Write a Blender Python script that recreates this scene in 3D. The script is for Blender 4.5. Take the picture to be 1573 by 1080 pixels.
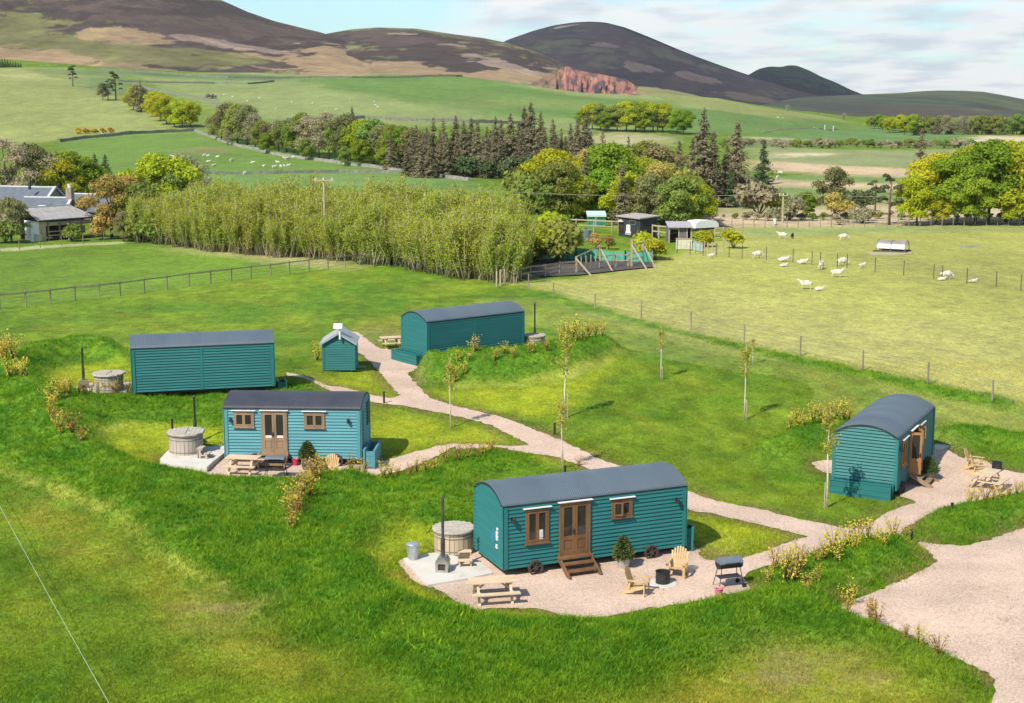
import bpy, bmesh, math, random
import numpy as np
from mathutils import Vector, Matrix, Euler, geometry

for o in list(bpy.data.objects): bpy.data.objects.remove(o)
SC = bpy.context.scene
COL = SC.collection
R = math.radians
rnd = random.Random(7)
rng = np.random.default_rng(7)

# ------------------------------------------------------------------ camera
CAMH, FPX, HOR = 15.5, 2224.4, 149.9
CX, CY = 786.5, 540.0
TH = math.atan((CY - HOR) / FPX)
cam_d = bpy.data.cameras.new('camera')
cam = bpy.data.objects.new('camera', cam_d)
COL.objects.link(cam)
cam.location = (0, 0, CAMH)
cam.rotation_euler = (math.pi / 2 - TH, 0, 0)
cam_d.sensor_fit = 'HORIZONTAL'
cam_d.sensor_width = 36
cam_d.lens = FPX / 1573 * 36
cam_d.clip_start = 0.5
cam_d.clip_end = 30000
SC.camera = cam

# ------------------------------------------------------------------ light
SUN_EL, SUN_AZ = R(46), math.atan2(-.62, -.785)      # where the sun stands (x, y)
sun_d = bpy.data.lights.new('sun', 'SUN')
sun = bpy.data.objects.new('sun', sun_d)
COL.objects.link(sun)
sun_d.energy = 4.7
sun_d.angle = R(.5)
sun_d.color = (1, .95, .84)
_sd = Vector((.62 * math.cos(SUN_EL), .785 * math.cos(SUN_EL), -math.sin(SUN_EL)))
sun.rotation_euler = _sd.to_track_quat('-Z', 'Y').to_euler()
sun.location = (-40, -40, 90)

W = bpy.data.worlds.new('World')
SC.world = W
W.use_nodes = True
nt = W.node_tree
nt.nodes.clear()
def N(nt, typ, **kw):
    n = nt.nodes.new(typ)
    for k, v in kw.items(): setattr(n, k, v)
    return n
def L(nt, a, b): nt.links.new(a, b)
wo = N(nt, 'ShaderNodeOutputWorld')
bg = N(nt, 'ShaderNodeBackground'); bg.inputs['Strength'].default_value = .115
sky = N(nt, 'ShaderNodeTexSky'); sky.sky_type = 'NISHITA'; sky.sun_disc = False
sky.sun_elevation = SUN_EL; sky.sun_rotation = math.atan2(-.62, -.785) % (2 * math.pi)
sky.air_density = 1.0; sky.dust_density = .6; sky.ozone_density = 1.6
tc = N(nt, 'ShaderNodeTexCoord')
sep = N(nt, 'ShaderNodeSeparateXYZ'); L(nt, tc.outputs['Generated'], sep.inputs[0])
def M(nt, op, a, b=None, clamp=False):
    n = nt.nodes.new('ShaderNodeMath'); n.operation = op; n.use_clamp = clamp
    for i, q in enumerate((a, b)):
        if q is None: continue
        if isinstance(q, (int, float)): n.inputs[i].default_value = q
        else: nt.links.new(q, n.inputs[i])
    return n.outputs[0]
# cloud deck: the view direction meets a layer overhead, streaked towards the horizon
zz = M(nt, 'ADD', M(nt, 'MAXIMUM', sep.outputs['Z'], 0.0), .11)
cu = M(nt, 'DIVIDE', sep.outputs['X'], zz)
cv = M(nt, 'DIVIDE', sep.outputs['Y'], zz)
cmb = N(nt, 'ShaderNodeCombineXYZ'); L(nt, cu, cmb.inputs[0]); L(nt, cv, cmb.inputs[1])
n1 = N(nt, 'ShaderNodeTexNoise'); n1.inputs['Scale'].default_value = 1.25; n1.inputs['Detail'].default_value = 8
n1.inputs['Roughness'].default_value = .58; n1.inputs['Distortion'].default_value = .25
mp = N(nt, 'ShaderNodeMapping'); mp.inputs['Location'].default_value = (3.1, 1.35, 0); mp.inputs['Scale'].default_value = (1, .8, 1)
L(nt, cmb.outputs[0], mp.inputs[0]); L(nt, mp.outputs[0], n1.inputs['Vector'])
r1 = N(nt, 'ShaderNodeValToRGB'); r1.color_ramp.elements[0].position = .35; r1.color_ramp.elements[1].position = .52
L(nt, n1.outputs['Fac'], r1.inputs[0])
n2 = N(nt, 'ShaderNodeTexNoise'); n2.inputs['Scale'].default_value = 2.6; n2.inputs['Detail'].default_value = 7
L(nt, mp.outputs[0], n2.inputs['Vector'])
cr = N(nt, 'ShaderNodeMix', data_type='RGBA')
cr.inputs[6].default_value = (4.9, 5.4, 6.0, 1); cr.inputs[7].default_value = (7.1, 7.2, 7.2, 1)
r2 = N(nt, 'ShaderNodeValToRGB'); r2.color_ramp.elements[0].position = .36; r2.color_ramp.elements[1].position = .55
L(nt, n2.outputs['Fac'], r2.inputs[0]); L(nt, r2.outputs[0], cr.inputs[0])
skb = N(nt, 'ShaderNodeMix', data_type='RGBA', blend_type='MULTIPLY'); skb.inputs[0].default_value = 1
skb.inputs[7].default_value = (.86, 1.12, 1.26, 1)
L(nt, sky.outputs[0], skb.inputs[6])
mx = N(nt, 'ShaderNodeMix', data_type='RGBA')
gx_ = M(nt, 'MULTIPLY', M(nt, 'SUBTRACT', sep.outputs['X'], -.135), 8.0); gz_ = M(nt, 'MULTIPLY', M(nt, 'SUBTRACT', sep.outputs['Z'], .060), 26.0)
gap = M(nt, 'SUBTRACT', 1.0, M(nt, 'ADD', M(nt, 'MULTIPLY', gx_, gx_), M(nt, 'MULTIPLY', gz_, gz_)), True)      # a clear gap in the deck
thin = M(nt, 'SUBTRACT', 1.0, M(nt, 'MULTIPLY', M(nt, 'SUBTRACT', sep.outputs['Z'], .16, True), 2.4), True)       # the deck breaks up overhead
L(nt, M(nt, 'MULTIPLY', M(nt, 'SUBTRACT', M(nt, 'MULTIPLY', r1.outputs[0], .92), M(nt, 'MULTIPLY', gap, 1.7), True), thin), mx.inputs[0]); L(nt, skb.outputs[2], mx.inputs[6]); L(nt, cr.outputs[2], mx.inputs[7])
L(nt, mx.outputs[2], bg.inputs['Color']); L(nt, bg.outputs[0], wo.inputs[0])

SC.view_settings.view_transform = 'Standard'
SC.view_settings.look = 'None'
SC.view_settings.exposure = .30
SC.view_settings.gamma = 1
SC.render.engine = 'CYCLES'
SC.cycles.max_bounces = 5
SC.cycles.diffuse_bounces = 2
SC.cycles.glossy_bounces = 2
SC.cycles.transmission_bounces = 3
SC.cycles.transparent_max_bounces = 8

# ------------------------------------------------------------------ naming helpers
def tag(o, label=None, cat=None, group=None, kind=None):
    if label: o['label'] = label
    if cat: o['category'] = cat
    if group: o['group'] = group
    if kind: o['kind'] = kind
    return o
def thing(name, label, cat, loc=(0, 0, 0), rz=0, group=None):
    o = bpy.data.objects.new(name, None); COL.objects.link(o)
    o.empty_display_size = .2
    o.location = loc; o.rotation_euler = (0, 0, rz)
    return tag(o, label, cat, group)
def ob(name, mesh, parent=None, loc=(0, 0, 0), rz=0, s=None):
    o = bpy.data.objects.new(name, mesh); COL.objects.link(o)
    o.location = loc; o.rotation_euler = (0, 0, rz)
    if s is not None: o.scale = (s, s, s) if isinstance(s, (int, float)) else s
    if parent: o.parent = parent
    return o
def dup(root, loc, rz, label=None, group=None, s=None):
    def cp(o, par):
        c = o.copy(); COL.objects.link(c); c.parent = par
        for ch in list(o.children): cp(ch, c)
        return c
    r = cp(root, None); r.location = loc; r.rotation_euler = (0, 0, rz)
    if s: r.scale = (s, s, s)
    if label: r['label'] = label
    if group: r['group'] = group
    return r

# ------------------------------------------------------------------ mesh helpers
class MB:
    def __init__(s): s.v = []; s.f = []; s.m = []
    def add(s, vs, fs, mi=0):
        b = len(s.v); s.v += [tuple(v) for v in vs]
        s.f += [tuple(b + i for i in f) for f in fs]; s.m += [mi] * len(fs); return s
    def box(s, c, d, rot=None, mi=0):
        x, y, z = d[0] / 2, d[1] / 2, d[2] / 2
        vs = [Vector(p) for p in ((-x,-y,-z),(x,-y,-z),(x,y,-z),(-x,y,-z),(-x,-y,z),(x,-y,z),(x,y,z),(-x,y,z))]
        if rot is not None:
            m = rot if isinstance(rot, Matrix) else Euler(rot).to_matrix()
            vs = [m @ v for v in vs]
        c = Vector(c)
        return s.add([v + c for v in vs], [(0,3,2,1),(4,5,6,7),(0,1,5,4),(1,2,6,5),(2,3,7,6),(3,0,4,7)], mi)
    def bar(s, p0, p1, w, h, mi=0, up=(0, 0, 1)):
        p0, p1 = Vector(p0), Vector(p1); d = p1 - p0; ln = d.length; d.normalize()
        u = Vector(up)
        if abs(d.dot(u)) > .98: u = Vector((0, 1, 0))
        sx = d.cross(u).normalized(); uu = sx.cross(d)
        m = Matrix((d, sx, uu)).transposed()
        return s.box((p0 + p1) / 2, (ln, w, h), m, mi)
    def tube(s, pts, r, n=8, mi=0, cap=True):
        pts = [Vector(p) for p in pts]; rs = r if isinstance(r, (list, tuple)) else [r] * len(pts)
        vs = []; fs = []
        for i, p in enumerate(pts):
            d = (pts[min(i + 1, len(pts) - 1)] - pts[max(i - 1, 0)]).normalized()
            a = d.cross(Vector((0, 0, 1)))
            if a.length < .05: a = d.cross(Vector((1, 0, 0)))
            a.normalize(); b = d.cross(a)
            for k in range(n):
                t = 2 * math.pi * k / n
                vs.append(p + (a * math.cos(t) + b * math.sin(t)) * rs[i])
        for i in range(len(pts) - 1):
            for k in range(n):
                fs.append((i*n+k, i*n+(k+1) % n, (i+1)*n+(k+1) % n, (i+1)*n+k))
        if cap: fs.append(tuple(range(n - 1, -1, -1))); fs.append(tuple((len(pts)-1)*n + k for k in range(n)))
        return s.add(vs, fs, mi)
    def lathe(s, prof, n=24, c=(0, 0, 0), mi=0, caps=True, ph=0):
        vs = []; fs = []
        for r, z in prof:
            for k in range(n):
                t = 2 * math.pi * k / n + ph
                vs.append((c[0] + r * math.cos(t), c[1] + r * math.sin(t), c[2] + z))
        for i in range(len(prof) - 1):
            for k in range(n):
                fs.append((i*n+k, i*n+(k+1) % n, (i+1)*n+(k+1) % n, (i+1)*n+k))
        if caps: fs.append(tuple(range(n - 1, -1, -1))); fs.append(tuple((len(prof)-1)*n + k for k in range(n)))
        return s.add(vs, fs, mi)
    def prism(s, poly, a, b, ax='y', mi=0):
        # poly: 2-D outline in the plane across the axis; a, b: start and end along it
        mk = {'y': lambda p, t: (p[0], t, p[1]), 'x': lambda p, t: (t, p[0], p[1]), 'z': lambda p, t: (p[0], p[1], t)}[ax]
        n = len(poly)
        vs = [mk(p, a) for p in poly] + [mk(p, b) for p in poly]
        fs = [tuple(range(n)), tuple(range(2 * n - 1, n - 1, -1))] + [(i, i + n, (i + 1) % n + n, (i + 1) % n) for i in range(n)]
        return s.add(vs, fs, mi)
    def mesh(s, name, mats, smooth=False):
        me = bpy.data.meshes.new(name)
        me.from_pydata(s.v, [], s.f)
        for m in (mats if isinstance(mats, (list, tuple)) else [mats]): me.materials.append(m)
        me.polygons.foreach_set('material_index', s.m)
        bm = bmesh.new(); bm.from_mesh(me); bmesh.ops.recalc_face_normals(bm, faces=bm.faces); bm.to_mesh(me); bm.free()
        if smooth: me.polygons.foreach_set('use_smooth', [True] * len(me.polygons))
        me.update(); return me
    def build(s, name, mats, parent=None, loc=(0, 0, 0), rz=0, smooth=False):
        return ob(name, s.mesh(name, mats, smooth), parent, loc, rz)

def np_mesh(name, V, F, mats, cols=None, smooth=False, mi=None):
    """fast mesh from arrays: F is (n,3) or (n,4)"""
    me = bpy.data.meshes.new(name)
    k = F.shape[1]
    me.vertices.add(len(V)); me.vertices.foreach_set('co', np.asarray(V, np.float32).ravel())
    me.loops.add(F.size); me.loops.foreach_set('vertex_index', np.asarray(F, np.int32).ravel())
    me.polygons.add(len(F)); me.polygons.foreach_set('loop_start', np.arange(0, F.size, k, dtype=np.int32))
    if smooth: me.polygons.foreach_set('use_smooth', np.ones(len(F), bool))
    for m in (mats if isinstance(mats, (list, tuple)) else [mats]): me.materials.append(m)
    if mi is not None: me.polygons.foreach_set('material_index', np.asarray(mi, np.int32))
    if cols is not None:
        a = me.attributes.new('Col', 'FLOAT_COLOR', 'POINT')
        c4 = np.ones((len(V), 4), np.float32); c4[:, :3] = cols
        a.data.foreach_set('color', c4.ravel())
    me.update(calc_edges=True); me.validate()
    return me

# ------------------------------------------------------------------ noise in numpy
def vnoise(x, y, seed=0):
    xi = np.floor(x).astype(np.int64); yi = np.floor(y).astype(np.int64)
    fx = x - xi; fy = y - yi
    fx = fx * fx * (3 - 2 * fx); fy = fy * fy * (3 - 2 * fy)
    def h(a, b):
        n = (a * 374761393 + b * 668265263 + seed * 974634777) & 0xffffffff
        n = ((n ^ (n >> 13)) * 1274126177) & 0xffffffff
        return ((n ^ (n >> 16)) & 0xffff) / 65535.0
    a = h(xi, yi) * (1 - fx) + h(xi + 1, yi) * fx
    b = h(xi, yi + 1) * (1 - fx) + h(xi + 1, yi + 1) * fx
    return a * (1 - fy) + b * fy
def fbm(x, y, o=4, seed=0, g=.5):
    s = 0; a = 1; t = 0
    for i in range(o):
        s = s + a * vnoise(x * 2 ** i, y * 2 ** i, seed + i * 17); t += a; a *= g
    return s / t
def sst(a, b, x):
    t = np.clip((x - a) / (b - a), 0, 1); return t * t * (3 - 2 * t)

# ------------------------------------------------------------------ the lie of the land (no banks)
_u = lambda px: (px - CX) / FPX
COLS = [(-900, [(200,0),(300,.5),(450,3),(800,34),(1000,42),(1400,50)]),
        (0,    [(200,0),(300,.4),(450,2.2),(800,32),(1000,40),(1400,46)]),
        (250,  [(200,0),(270,0),(480,4.6),(850,29),(1000,34),(1400,37)]),
        (500,  [(200,0),(280,0),(360,.8),(500,6.4),(900,27.8),(1000,30),(1400,33)]),
        (700,  [(200,0),(300,0),(520,6),(950,28),(1000,29),(1400,30)]),
        (900,  [(200,0),(300,0),(560,1.5),(800,14.0),(900,18.3),(1000,19.3),(1400,17)]),
        (1100, [(200,0),(520,.1),(800,10),(1000,15.5),(1400,6)]),
        (1300, [(200,0),(600,0),(950,.4),(1400,-2)]),
        (1500, [(200,0),(1400,-2)])]
def h0(x, y):
    x = np.asarray(x, float); y = np.asarray(y, float)
    bl = np.interp(y, [30,45,58,61,66,70,80,130,200], [-.1,.1,.26,.33,1.25,1.31,1.2,.8,0])
    br = np.interp(y, [30,45,58,66,77,88,130,200], [0,.1,.15,.5,.93,.93,.8,0])
    w = sst(-10.8, -6, x)
    b = bl * (1 - w) + br * w
    b = b - .36 * sst(6, 11, x) * sst(46, 53, y) * (1 - sst(62, 74, y))
    u = x / np.maximum(y, 1)
    H = np.zeros_like(b)
    cu = [_u(c[0]) for c in COLS]
    hs = [np.interp(y, [q[0] for q in c[1]], [q[1] for q in c[1]]) for c in COLS]
    H = H + hs[0] * (u <= cu[0]) + hs[-1] * (u > cu[-1])
    for i in range(len(COLS) - 1):
        t = np.clip((u - cu[i]) / (cu[i + 1] - cu[i]), 0, 1)
        H = np.where((u > cu[i]) & (u <= cu[i + 1]), hs[i] * (1 - t) + hs[i + 1] * t, H)
    return np.where(y < 200, b, H)
_ct, _st = math.cos(TH), math.sin(TH)
def ray(px, py):
    a = (px - CX) / FPX; v = (CY - py) / FPX
    return np.array([a, _ct + v * _st, -_st + v * _ct])
_YS = np.exp(np.linspace(math.log(30), math.log(1400), 1400))
def G(px, py):
    """where the land is met in that direction: a world point (x, y, z)"""
    d = ray(px, py); d = d / d[1]
    x = d[0] * _YS; z = CAMH + d[2] * _YS
    g = z - h0(x, _YS)
    k = np.argmax(g <= 0)
    if g[k] > 0: k = len(_YS) - 1
    if k == 0: k = 1
    t = g[k - 1] / (g[k - 1] - g[k] + 1e-9); Y = _YS[k - 1] + (_YS[k] - _YS[k - 1]) * min(max(t, 0), 1)
    X = d[0] * Y
    return Vector((X, Y, float(h0(np.array([X]), np.array([Y]))[0])))
def AT(px, py, Y):
    d = ray(px, py); d = d / d[1]
    return Vector((d[0] * Y, Y, CAMH + d[2] * Y))
def GP(pts): return [G(*p) for p in pts]

# ------------------------------------------------------------------ materials
def srgb(r, g, b):
    f = lambda c: c / 255 / 12.92 if c / 255 <= .04045 else ((c / 255 + .055) / 1.055) ** 2.4
    return (f(r), f(g), f(b))
def pm(name, c1, c2=None, scale=4, rough=.75, metal=0, bump=0, bscale=None, stretch=(1, 1, 1), lo=.35, hi=.65, spec=.4, detail=5, c3=None, rand=0):
    m = bpy.data.materials.new(name); m.use_nodes = True
    t = m.node_tree; b = t.nodes['Principled BSDF']
    b.inputs['Roughness'].default_value = rough; b.inputs['Metallic'].default_value = metal
    b.inputs['Specular IOR Level'].default_value = spec
    tcn = N(t, 'ShaderNodeTexCoord'); mpn = N(t, 'ShaderNodeMapping'); mpn.inputs['Scale'].default_value = stretch
    L(t, tcn.outputs['Object'], mpn.inputs[0])
    nz = N(t, 'ShaderNodeTexNoise'); nz.inputs['Scale'].default_value = scale; nz.inputs['Detail'].default_value = detail
    L(t, mpn.outputs[0], nz.inputs['Vector'])
    if c2 is None: c2 = tuple(c * .72 for c in c1)
    rp = N(t, 'ShaderNodeValToRGB'); rp.color_ramp.elements[0].position = lo; rp.color_ramp.elements[1].position = hi
    rp.color_ramp.elements[0].color = (*c1, 1); rp.color_ramp.elements[1].color = (*c2, 1)
    if c3: e = rp.color_ramp.elements.new((lo + hi) / 2 + .1); e.color = (*c3, 1)
    L(t, nz.outputs['Fac'], rp.inputs[0])
    out = rp.outputs[0]
    if rand:
        oi = N(t, 'ShaderNodeObjectInfo'); hv = N(t, 'ShaderNodeHueSaturation')
        L(t, M(t, 'ADD', M(t, 'MULTIPLY', oi.outputs['Random'], 2 * rand), 1 - rand), hv.inputs['Value']); L(t, out, hv.inputs['Color']); out = hv.outputs[0]
    L(t, out, b.inputs['Base Color'])
    if bump:
        n3 = N(t, 'ShaderNodeTexNoise'); n3.inputs['Scale'].default_value = bscale or scale * 3; n3.inputs['Detail'].default_value = 6
        L(t, mpn.outputs[0], n3.inputs['Vector'])
        bp = N(t, 'ShaderNodeBump'); bp.inputs['Strength'].default_value = bump; bp.inputs['Distance'].default_value = .02
        L(t, n3.outputs['Fac'], bp.inputs['Height']); L(t, bp.outputs[0], b.inputs['Normal'])
    return m

def leaf_mat(name, c1, c2, trans=.3, vary=.18, hue=.02):
    m = bpy.data.materials.new(name); m.use_nodes = True; t = m.node_tree; t.nodes.clear()
    o = N(t, 'ShaderNodeOutputMaterial'); ge = N(t, 'ShaderNodeNewGeometry'); oi = N(t, 'ShaderNodeObjectInfo')
    mxx = N(t, 'ShaderNodeMix', data_type='RGBA'); mxx.inputs[6].default_value = (*c1, 1); mxx.inputs[7].default_value = (*c2, 1)
    L(t, ge.outputs['Random Per Island'], mxx.inputs[0])
    hs = N(t, 'ShaderNodeHueSaturation')
    L(t, M(t, 'ADD', M(t, 'MULTIPLY', oi.outputs['Random'], 2 * vary), 1 - vary), hs.inputs['Value'])
    L(t, M(t, 'ADD', M(t, 'MULTIPLY', M(t, 'FRACT', M(t, 'MULTIPLY', oi.outputs['Random'], 7.31)), 2 * hue), .5 - hue), hs.inputs['Hue'])
    L(t, mxx.outputs[2], hs.inputs['Color'])
    d = N(t, 'ShaderNodeBsdfDiffuse'); tr = N(t, 'ShaderNodeBsdfTranslucent'); ms = N(t, 'ShaderNodeMixShader'); ms.inputs[0].default_value = trans
    L(t, hs.outputs[0], d.inputs[0]); L(t, hs.outputs[0], tr.inputs[0]); L(t, d.outputs[0], ms.inputs[1]); L(t, tr.outputs[0], ms.inputs[2]); L(t, ms.outputs[0], o.inputs[0])
    return m

def attr_mat(name, layers, rough=.9, bump=0, bscale=6, spec=.15, tint=None):
    """surface whose own colour comes from the 'Col' attribute, broken up by noise layers (scale, amount, stretch)"""
    m = bpy.data.materials.new(name); m.use_nodes = True; t = m.node_tree; b = t.nodes['Principled BSDF']
    b.inputs['Roughness'].default_value = rough; b.inputs['Specular IOR Level'].default_value = spec
    a = N(t, 'ShaderNodeAttribute'); a.attribute_name = 'Col'
    ge = N(t, 'ShaderNodeNewGeometry'); out = a.outputs['Color']
    for sc, am, st in layers:
        mpn = N(t, 'ShaderNodeMapping'); mpn.inputs['Scale'].default_value = st; L(t, ge.outputs['Position'], mpn.inputs[0])
        nz = N(t, 'ShaderNodeTexNoise'); nz.inputs['Scale'].default_value = sc; nz.inputs['Detail'].default_value = 4; nz.inputs['Roughness'].default_value = .6
        L(t, mpn.outputs[0], nz.inputs['Vector'])
        v = M(t, 'ADD', M(t, 'MULTIPLY', M(t, 'SUBTRACT', nz.outputs['Fac'], .5), am * 4), 1.0)
        v = M(t, 'MAXIMUM', v, .25)
        mm = N(t, 'ShaderNodeMix', data_type='RGBA', blend_type='MULTIPLY'); mm.inputs[0].default_value = 1
        L(t, out, mm.inputs[6]); cb = N(t, 'ShaderNodeCombineColor')
        L(t, v, cb.inputs[0]); L(t, v, cb.inputs[1]); L(t, M(t, 'POWER', v, .7), cb.inputs[2]); L(t, cb.outputs[0], mm.inputs[7]); out = mm.outputs[2]
    L(t, out, b.inputs['Base Color'])
    if bump:
        nz = N(t, 'ShaderNodeTexNoise'); nz.inputs['Scale'].default_value = bscale; nz.inputs['Detail'].default_value = 6; L(t, ge.outputs['Position'], nz.inputs['Vector'])
        bp = N(t, 'ShaderNodeBump'); bp.inputs['Strength'].default_value = bump; bp.inputs['Distance'].default_value = .1
        L(t, nz.outputs['Fac'], bp.inputs['Height']); L(t, bp.outputs[0], b.inputs['Normal'])
    return m

# ------------------------------------------------------------------ outlines on the ground, near part
CARPARK = [(1271,939),(1334,915),(1384,892),(1417,877),(1440,864),(1433,853),(1410,838),(1397,830),(1375,826),(1345,822),(1311,822),(1327,812),(1350,801),(1389,812),(1384,819),(1384,821),(1403,831),(1440,837),(1483,839),(1506,834),(1529,826),(1573,812),(1680,785),(1900,800),(1900,1200),(1545,1200),(1524,1085),(1530,1064),(1529,1045),(1499,1025),(1450,1005),(1410,982),(1370,965),(1334,955),(1301,945)]
MAINPATH = [(538,509),(551,512),(562,521),(574,530),(584,536),(596,537),(612,538),(612,551),(648,559),(660,557),(652,564),(644,568),(627,573),(631,580),(641,591),(651,605),(663,613),(695,624),(730,632),(765,640),(800,652),(835,666),(870,681),(902,696),(927,708),(950,716),(985,730),(1020,742),(1053,753),(1078,764),(1111,772),(1144,779),(1180,785),(1192,790),(1238,800),(1278,808),(1311,815),(1311,823),(1281,835),(1251,848),(1218,859),(1212,834),(1241,825),(1195,813),(1142,801),(1113,795),(1093,789),(1071,788),(1053,781),(1000,757),(950,739),(899,719),(860,704),(796,694),(765,688),(730,690),(700,690),(690,683),(730,684),(790,686),(812,685),(808,681),(784,669),(752,653),(714,643),(663,632),(613,623),(570,618),(540,611),(512,604),(499,597),(483,589),(466,582),(440,577),(440,572),(468,579),(486,586),(503,593),(525,595),(543,600),(564,606),(590,611),(603,612),(612,609),(611,603),(601,594),(593,584),(584,573),(575,564),(570,558),(557,546),(549,541),(548,523)]
APRON1 = [(1311,823),(1281,835),(1251,848),(1218,859),(1185,869),(1152,879),(1142,889),(1146,899),(1158,905),(1149,910),(1096,922),(1040,931),(989,937),(951,945),(913,950),(892,951),(870,948),(849,942),(824,936),(791,935),(760,936),(740,938),(724,938),(705,927),(684,913),(666,903),(647,901),(635,893),(623,880),(614,868),(611,862),(664,851),(734,836),(790,842),(1000,836),(1066,838),(1073,851),(1083,861),(1112,864),(1142,858),(1175,848),(1212,834),(1241,825),(1278,812),(1311,812)]
APRON5 = [(1311,824),(1311,815),(1328,810),(1359,791),(1386,779),(1407,773),(1401,769),(1383,764),(1378,752),(1395,730),(1434,683),(1450,682),(1458,685),(1457,693),(1461,695),(1476,704),(1509,708),(1541,722),(1556,726),(1573,728),(1640,735),(1640,768),(1573,765),(1559,760),(1531,762),(1498,771),(1478,778),(1462,780),(1445,787),(1431,789),(1413,800),(1389,812),(1370,822)]
APRON2 = [(244,714),(252,722),(318,729),(318,739),(337,739),(377,742),(435,741),(463,741),(475,746),(510,747),(543,738),(570,733),(600,728),(624,721),(675,701),(701,686),(740,684),(690,683),(665,688),(634,696),(596,708),(571,716),(552,708),(350,700),(347,686),(320,688),(259,698)]
APRON3 = [(104,600),(125,592),(145,588),(203,588),(205,603),(150,607),(112,607)]
GRAVELS = [CARPARK, MAINPATH, APRON1, APRON5, APRON2, APRON3]
GRW = [[(v.x, v.y) for v in GP(p)] for p in GRAVELS]
PATCH5 = [(1247,712),(1262,709),(1283,708),(1283,729),(1265,727),(1252,720)]
GRW.append([(v.x, v.y) for v in GP(PATCH5)])

def inpoly(x, y, poly):
    ins = np.zeros(x.shape, bool); n = len(poly); j = n - 1
    for i in range(n):
        xi, yi = poly[i]; xj, yj = poly[j]
        if yi != yj:
            c = ((yi > y) != (yj > y)) & (x < (xj - xi) * (y - yi) / (yj - yi) + xi)
            ins ^= c
        j = i
    return ins
RX0, RX1, RY0, RY1, RS = -34, 44, 31, 112, .15
_gx = np.arange(RX0, RX1, RS); _gy = np.arange(RY0, RY1, RS)
GXX, GYY = np.meshgrid(_gx, _gy)
def blur(a, n):
    a = a.astype(float)
    for _ in range(2):
        for ax in (0, 1):
            c = np.cumsum(np.pad(a, [(n + 1, n) if i == ax else (0, 0) for i in (0, 1)], mode='edge'), axis=ax)
            a = (np.take(c, range(2 * n + 1, c.shape[ax]), ax) - np.take(c, range(0, c.shape[ax] - 2 * n - 1), ax)) / (2 * n + 1)
    return a
def raster(polys, b=0, warp=0, seed=3):
    x, y = GXX, GYY
    if warp:
        x = x + (fbm(GXX * .8, GYY * .8, 3, seed) - .5) * warp; y = y + (fbm(GXX * .8, GYY * .8, 3, seed + 5) - .5) * warp
    m = np.zeros(GXX.shape, bool)
    for p in polys: m |= inpoly(x, y, p)
    return blur(m, b) if b else m.astype(float)
def samp(rs, x, y, outside=0.0):
    i = (np.asarray(x) - RX0) / RS; j = (np.asarray(y) - RY0) / RS
    ok = (i >= 0) & (j >= 0) & (i < rs.shape[1] - 1.01) & (j < rs.shape[0] - 1.01)
    i = np.clip(i, 0, rs.shape[1] - 1.01); j = np.clip(j, 0, rs.shape[0] - 1.01)
    a = i.astype(int); b = j.astype(int); fx = i - a; fy = j - b
    v = (rs[b, a] * (1 - fx) + rs[b, a + 1] * fx) * (1 - fy) + (rs[b + 1, a] * (1 - fx) + rs[b + 1, a + 1] * fx) * fy
    return np.where(ok, v, outside)
GRAV = raster(GRW)
GRAVB = blur(GRAV, 4)
wp = lambda pts: [(v.x, v.y) for v in GP(pts)]
LUSH = [wp(p) for p in (
    [(-60,590),(0,575),(40,545),(62,530),(120,526),(185,545),(180,556),(120,552),(85,565),(62,585),(75,600),(100,606),(140,610),(205,607),(300,602),(420,596),(450,582),(480,590),(520,604),(560,612),(346,612),(346,650),(250,650),(200,653),(165,662),(148,676),(150,690),(180,710),(215,728),(245,736),(318,745),(440,744),(480,750),(520,749),(560,742),(610,730),(650,722),(690,705),(740,690),(790,690),(812,700),(830,715),(760,735),(733,745),(733,830),(640,815),(600,818),(575,850),(562,868),(575,900),(620,928),(680,952),(740,960),(790,957),(850,962),(900,966),(1000,955),(1050,945),(1110,930),(1180,918),(1250,915),(1300,945),(1340,958),(1410,985),(1499,1028),(1525,1050),(1515,1085),(1440,1050),(1380,1010),(1300,990),(1200,990),(1150,1000),(1080,1030),(980,1060),(900,1085),(760,1085),(690,1070),(600,1040),(520,1010),(440,985),(405,950),(380,912),(330,898),(290,880),(250,858),(215,830),(180,795),(110,772),(60,752),(0,722),(-80,700)],
    [(1150,905),(1200,880),(1260,850),(1311,824),(1345,825),(1400,833),(1436,856),(1432,864),(1384,892),(1334,915),(1271,938),(1200,920)],
    [(1388,822),(1395,812),(1425,795),(1480,788),(1500,775),(1540,764),(1640,768),(1640,795),(1529,824),(1490,837),(1440,836),(1403,830)],
    [(635,573),(670,566),(720,560),(790,545),(840,530),(870,521),(905,515),(940,530),(955,545),(930,558),(880,577),(800,588),(720,592),(660,590)],
    [(1165,700),(1200,672),(1240,655),(1295,640),(1310,655),(1285,690),(1230,702)],
    [(1436,662),(1480,655),(1530,668),(1600,675),(1600,700),(1560,695),(1500,692),(1440,684)],
    [(780,452),(850,463),(985,500),(1143,540),(1325,582),(1573,640),(1573,620),(1325,568),(1143,530),(985,490),(850,450)],
)]
LUSHR = np.clip(raster(LUSH, 3, 1.2), 0, 1) * (1 - GRAVB)
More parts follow.
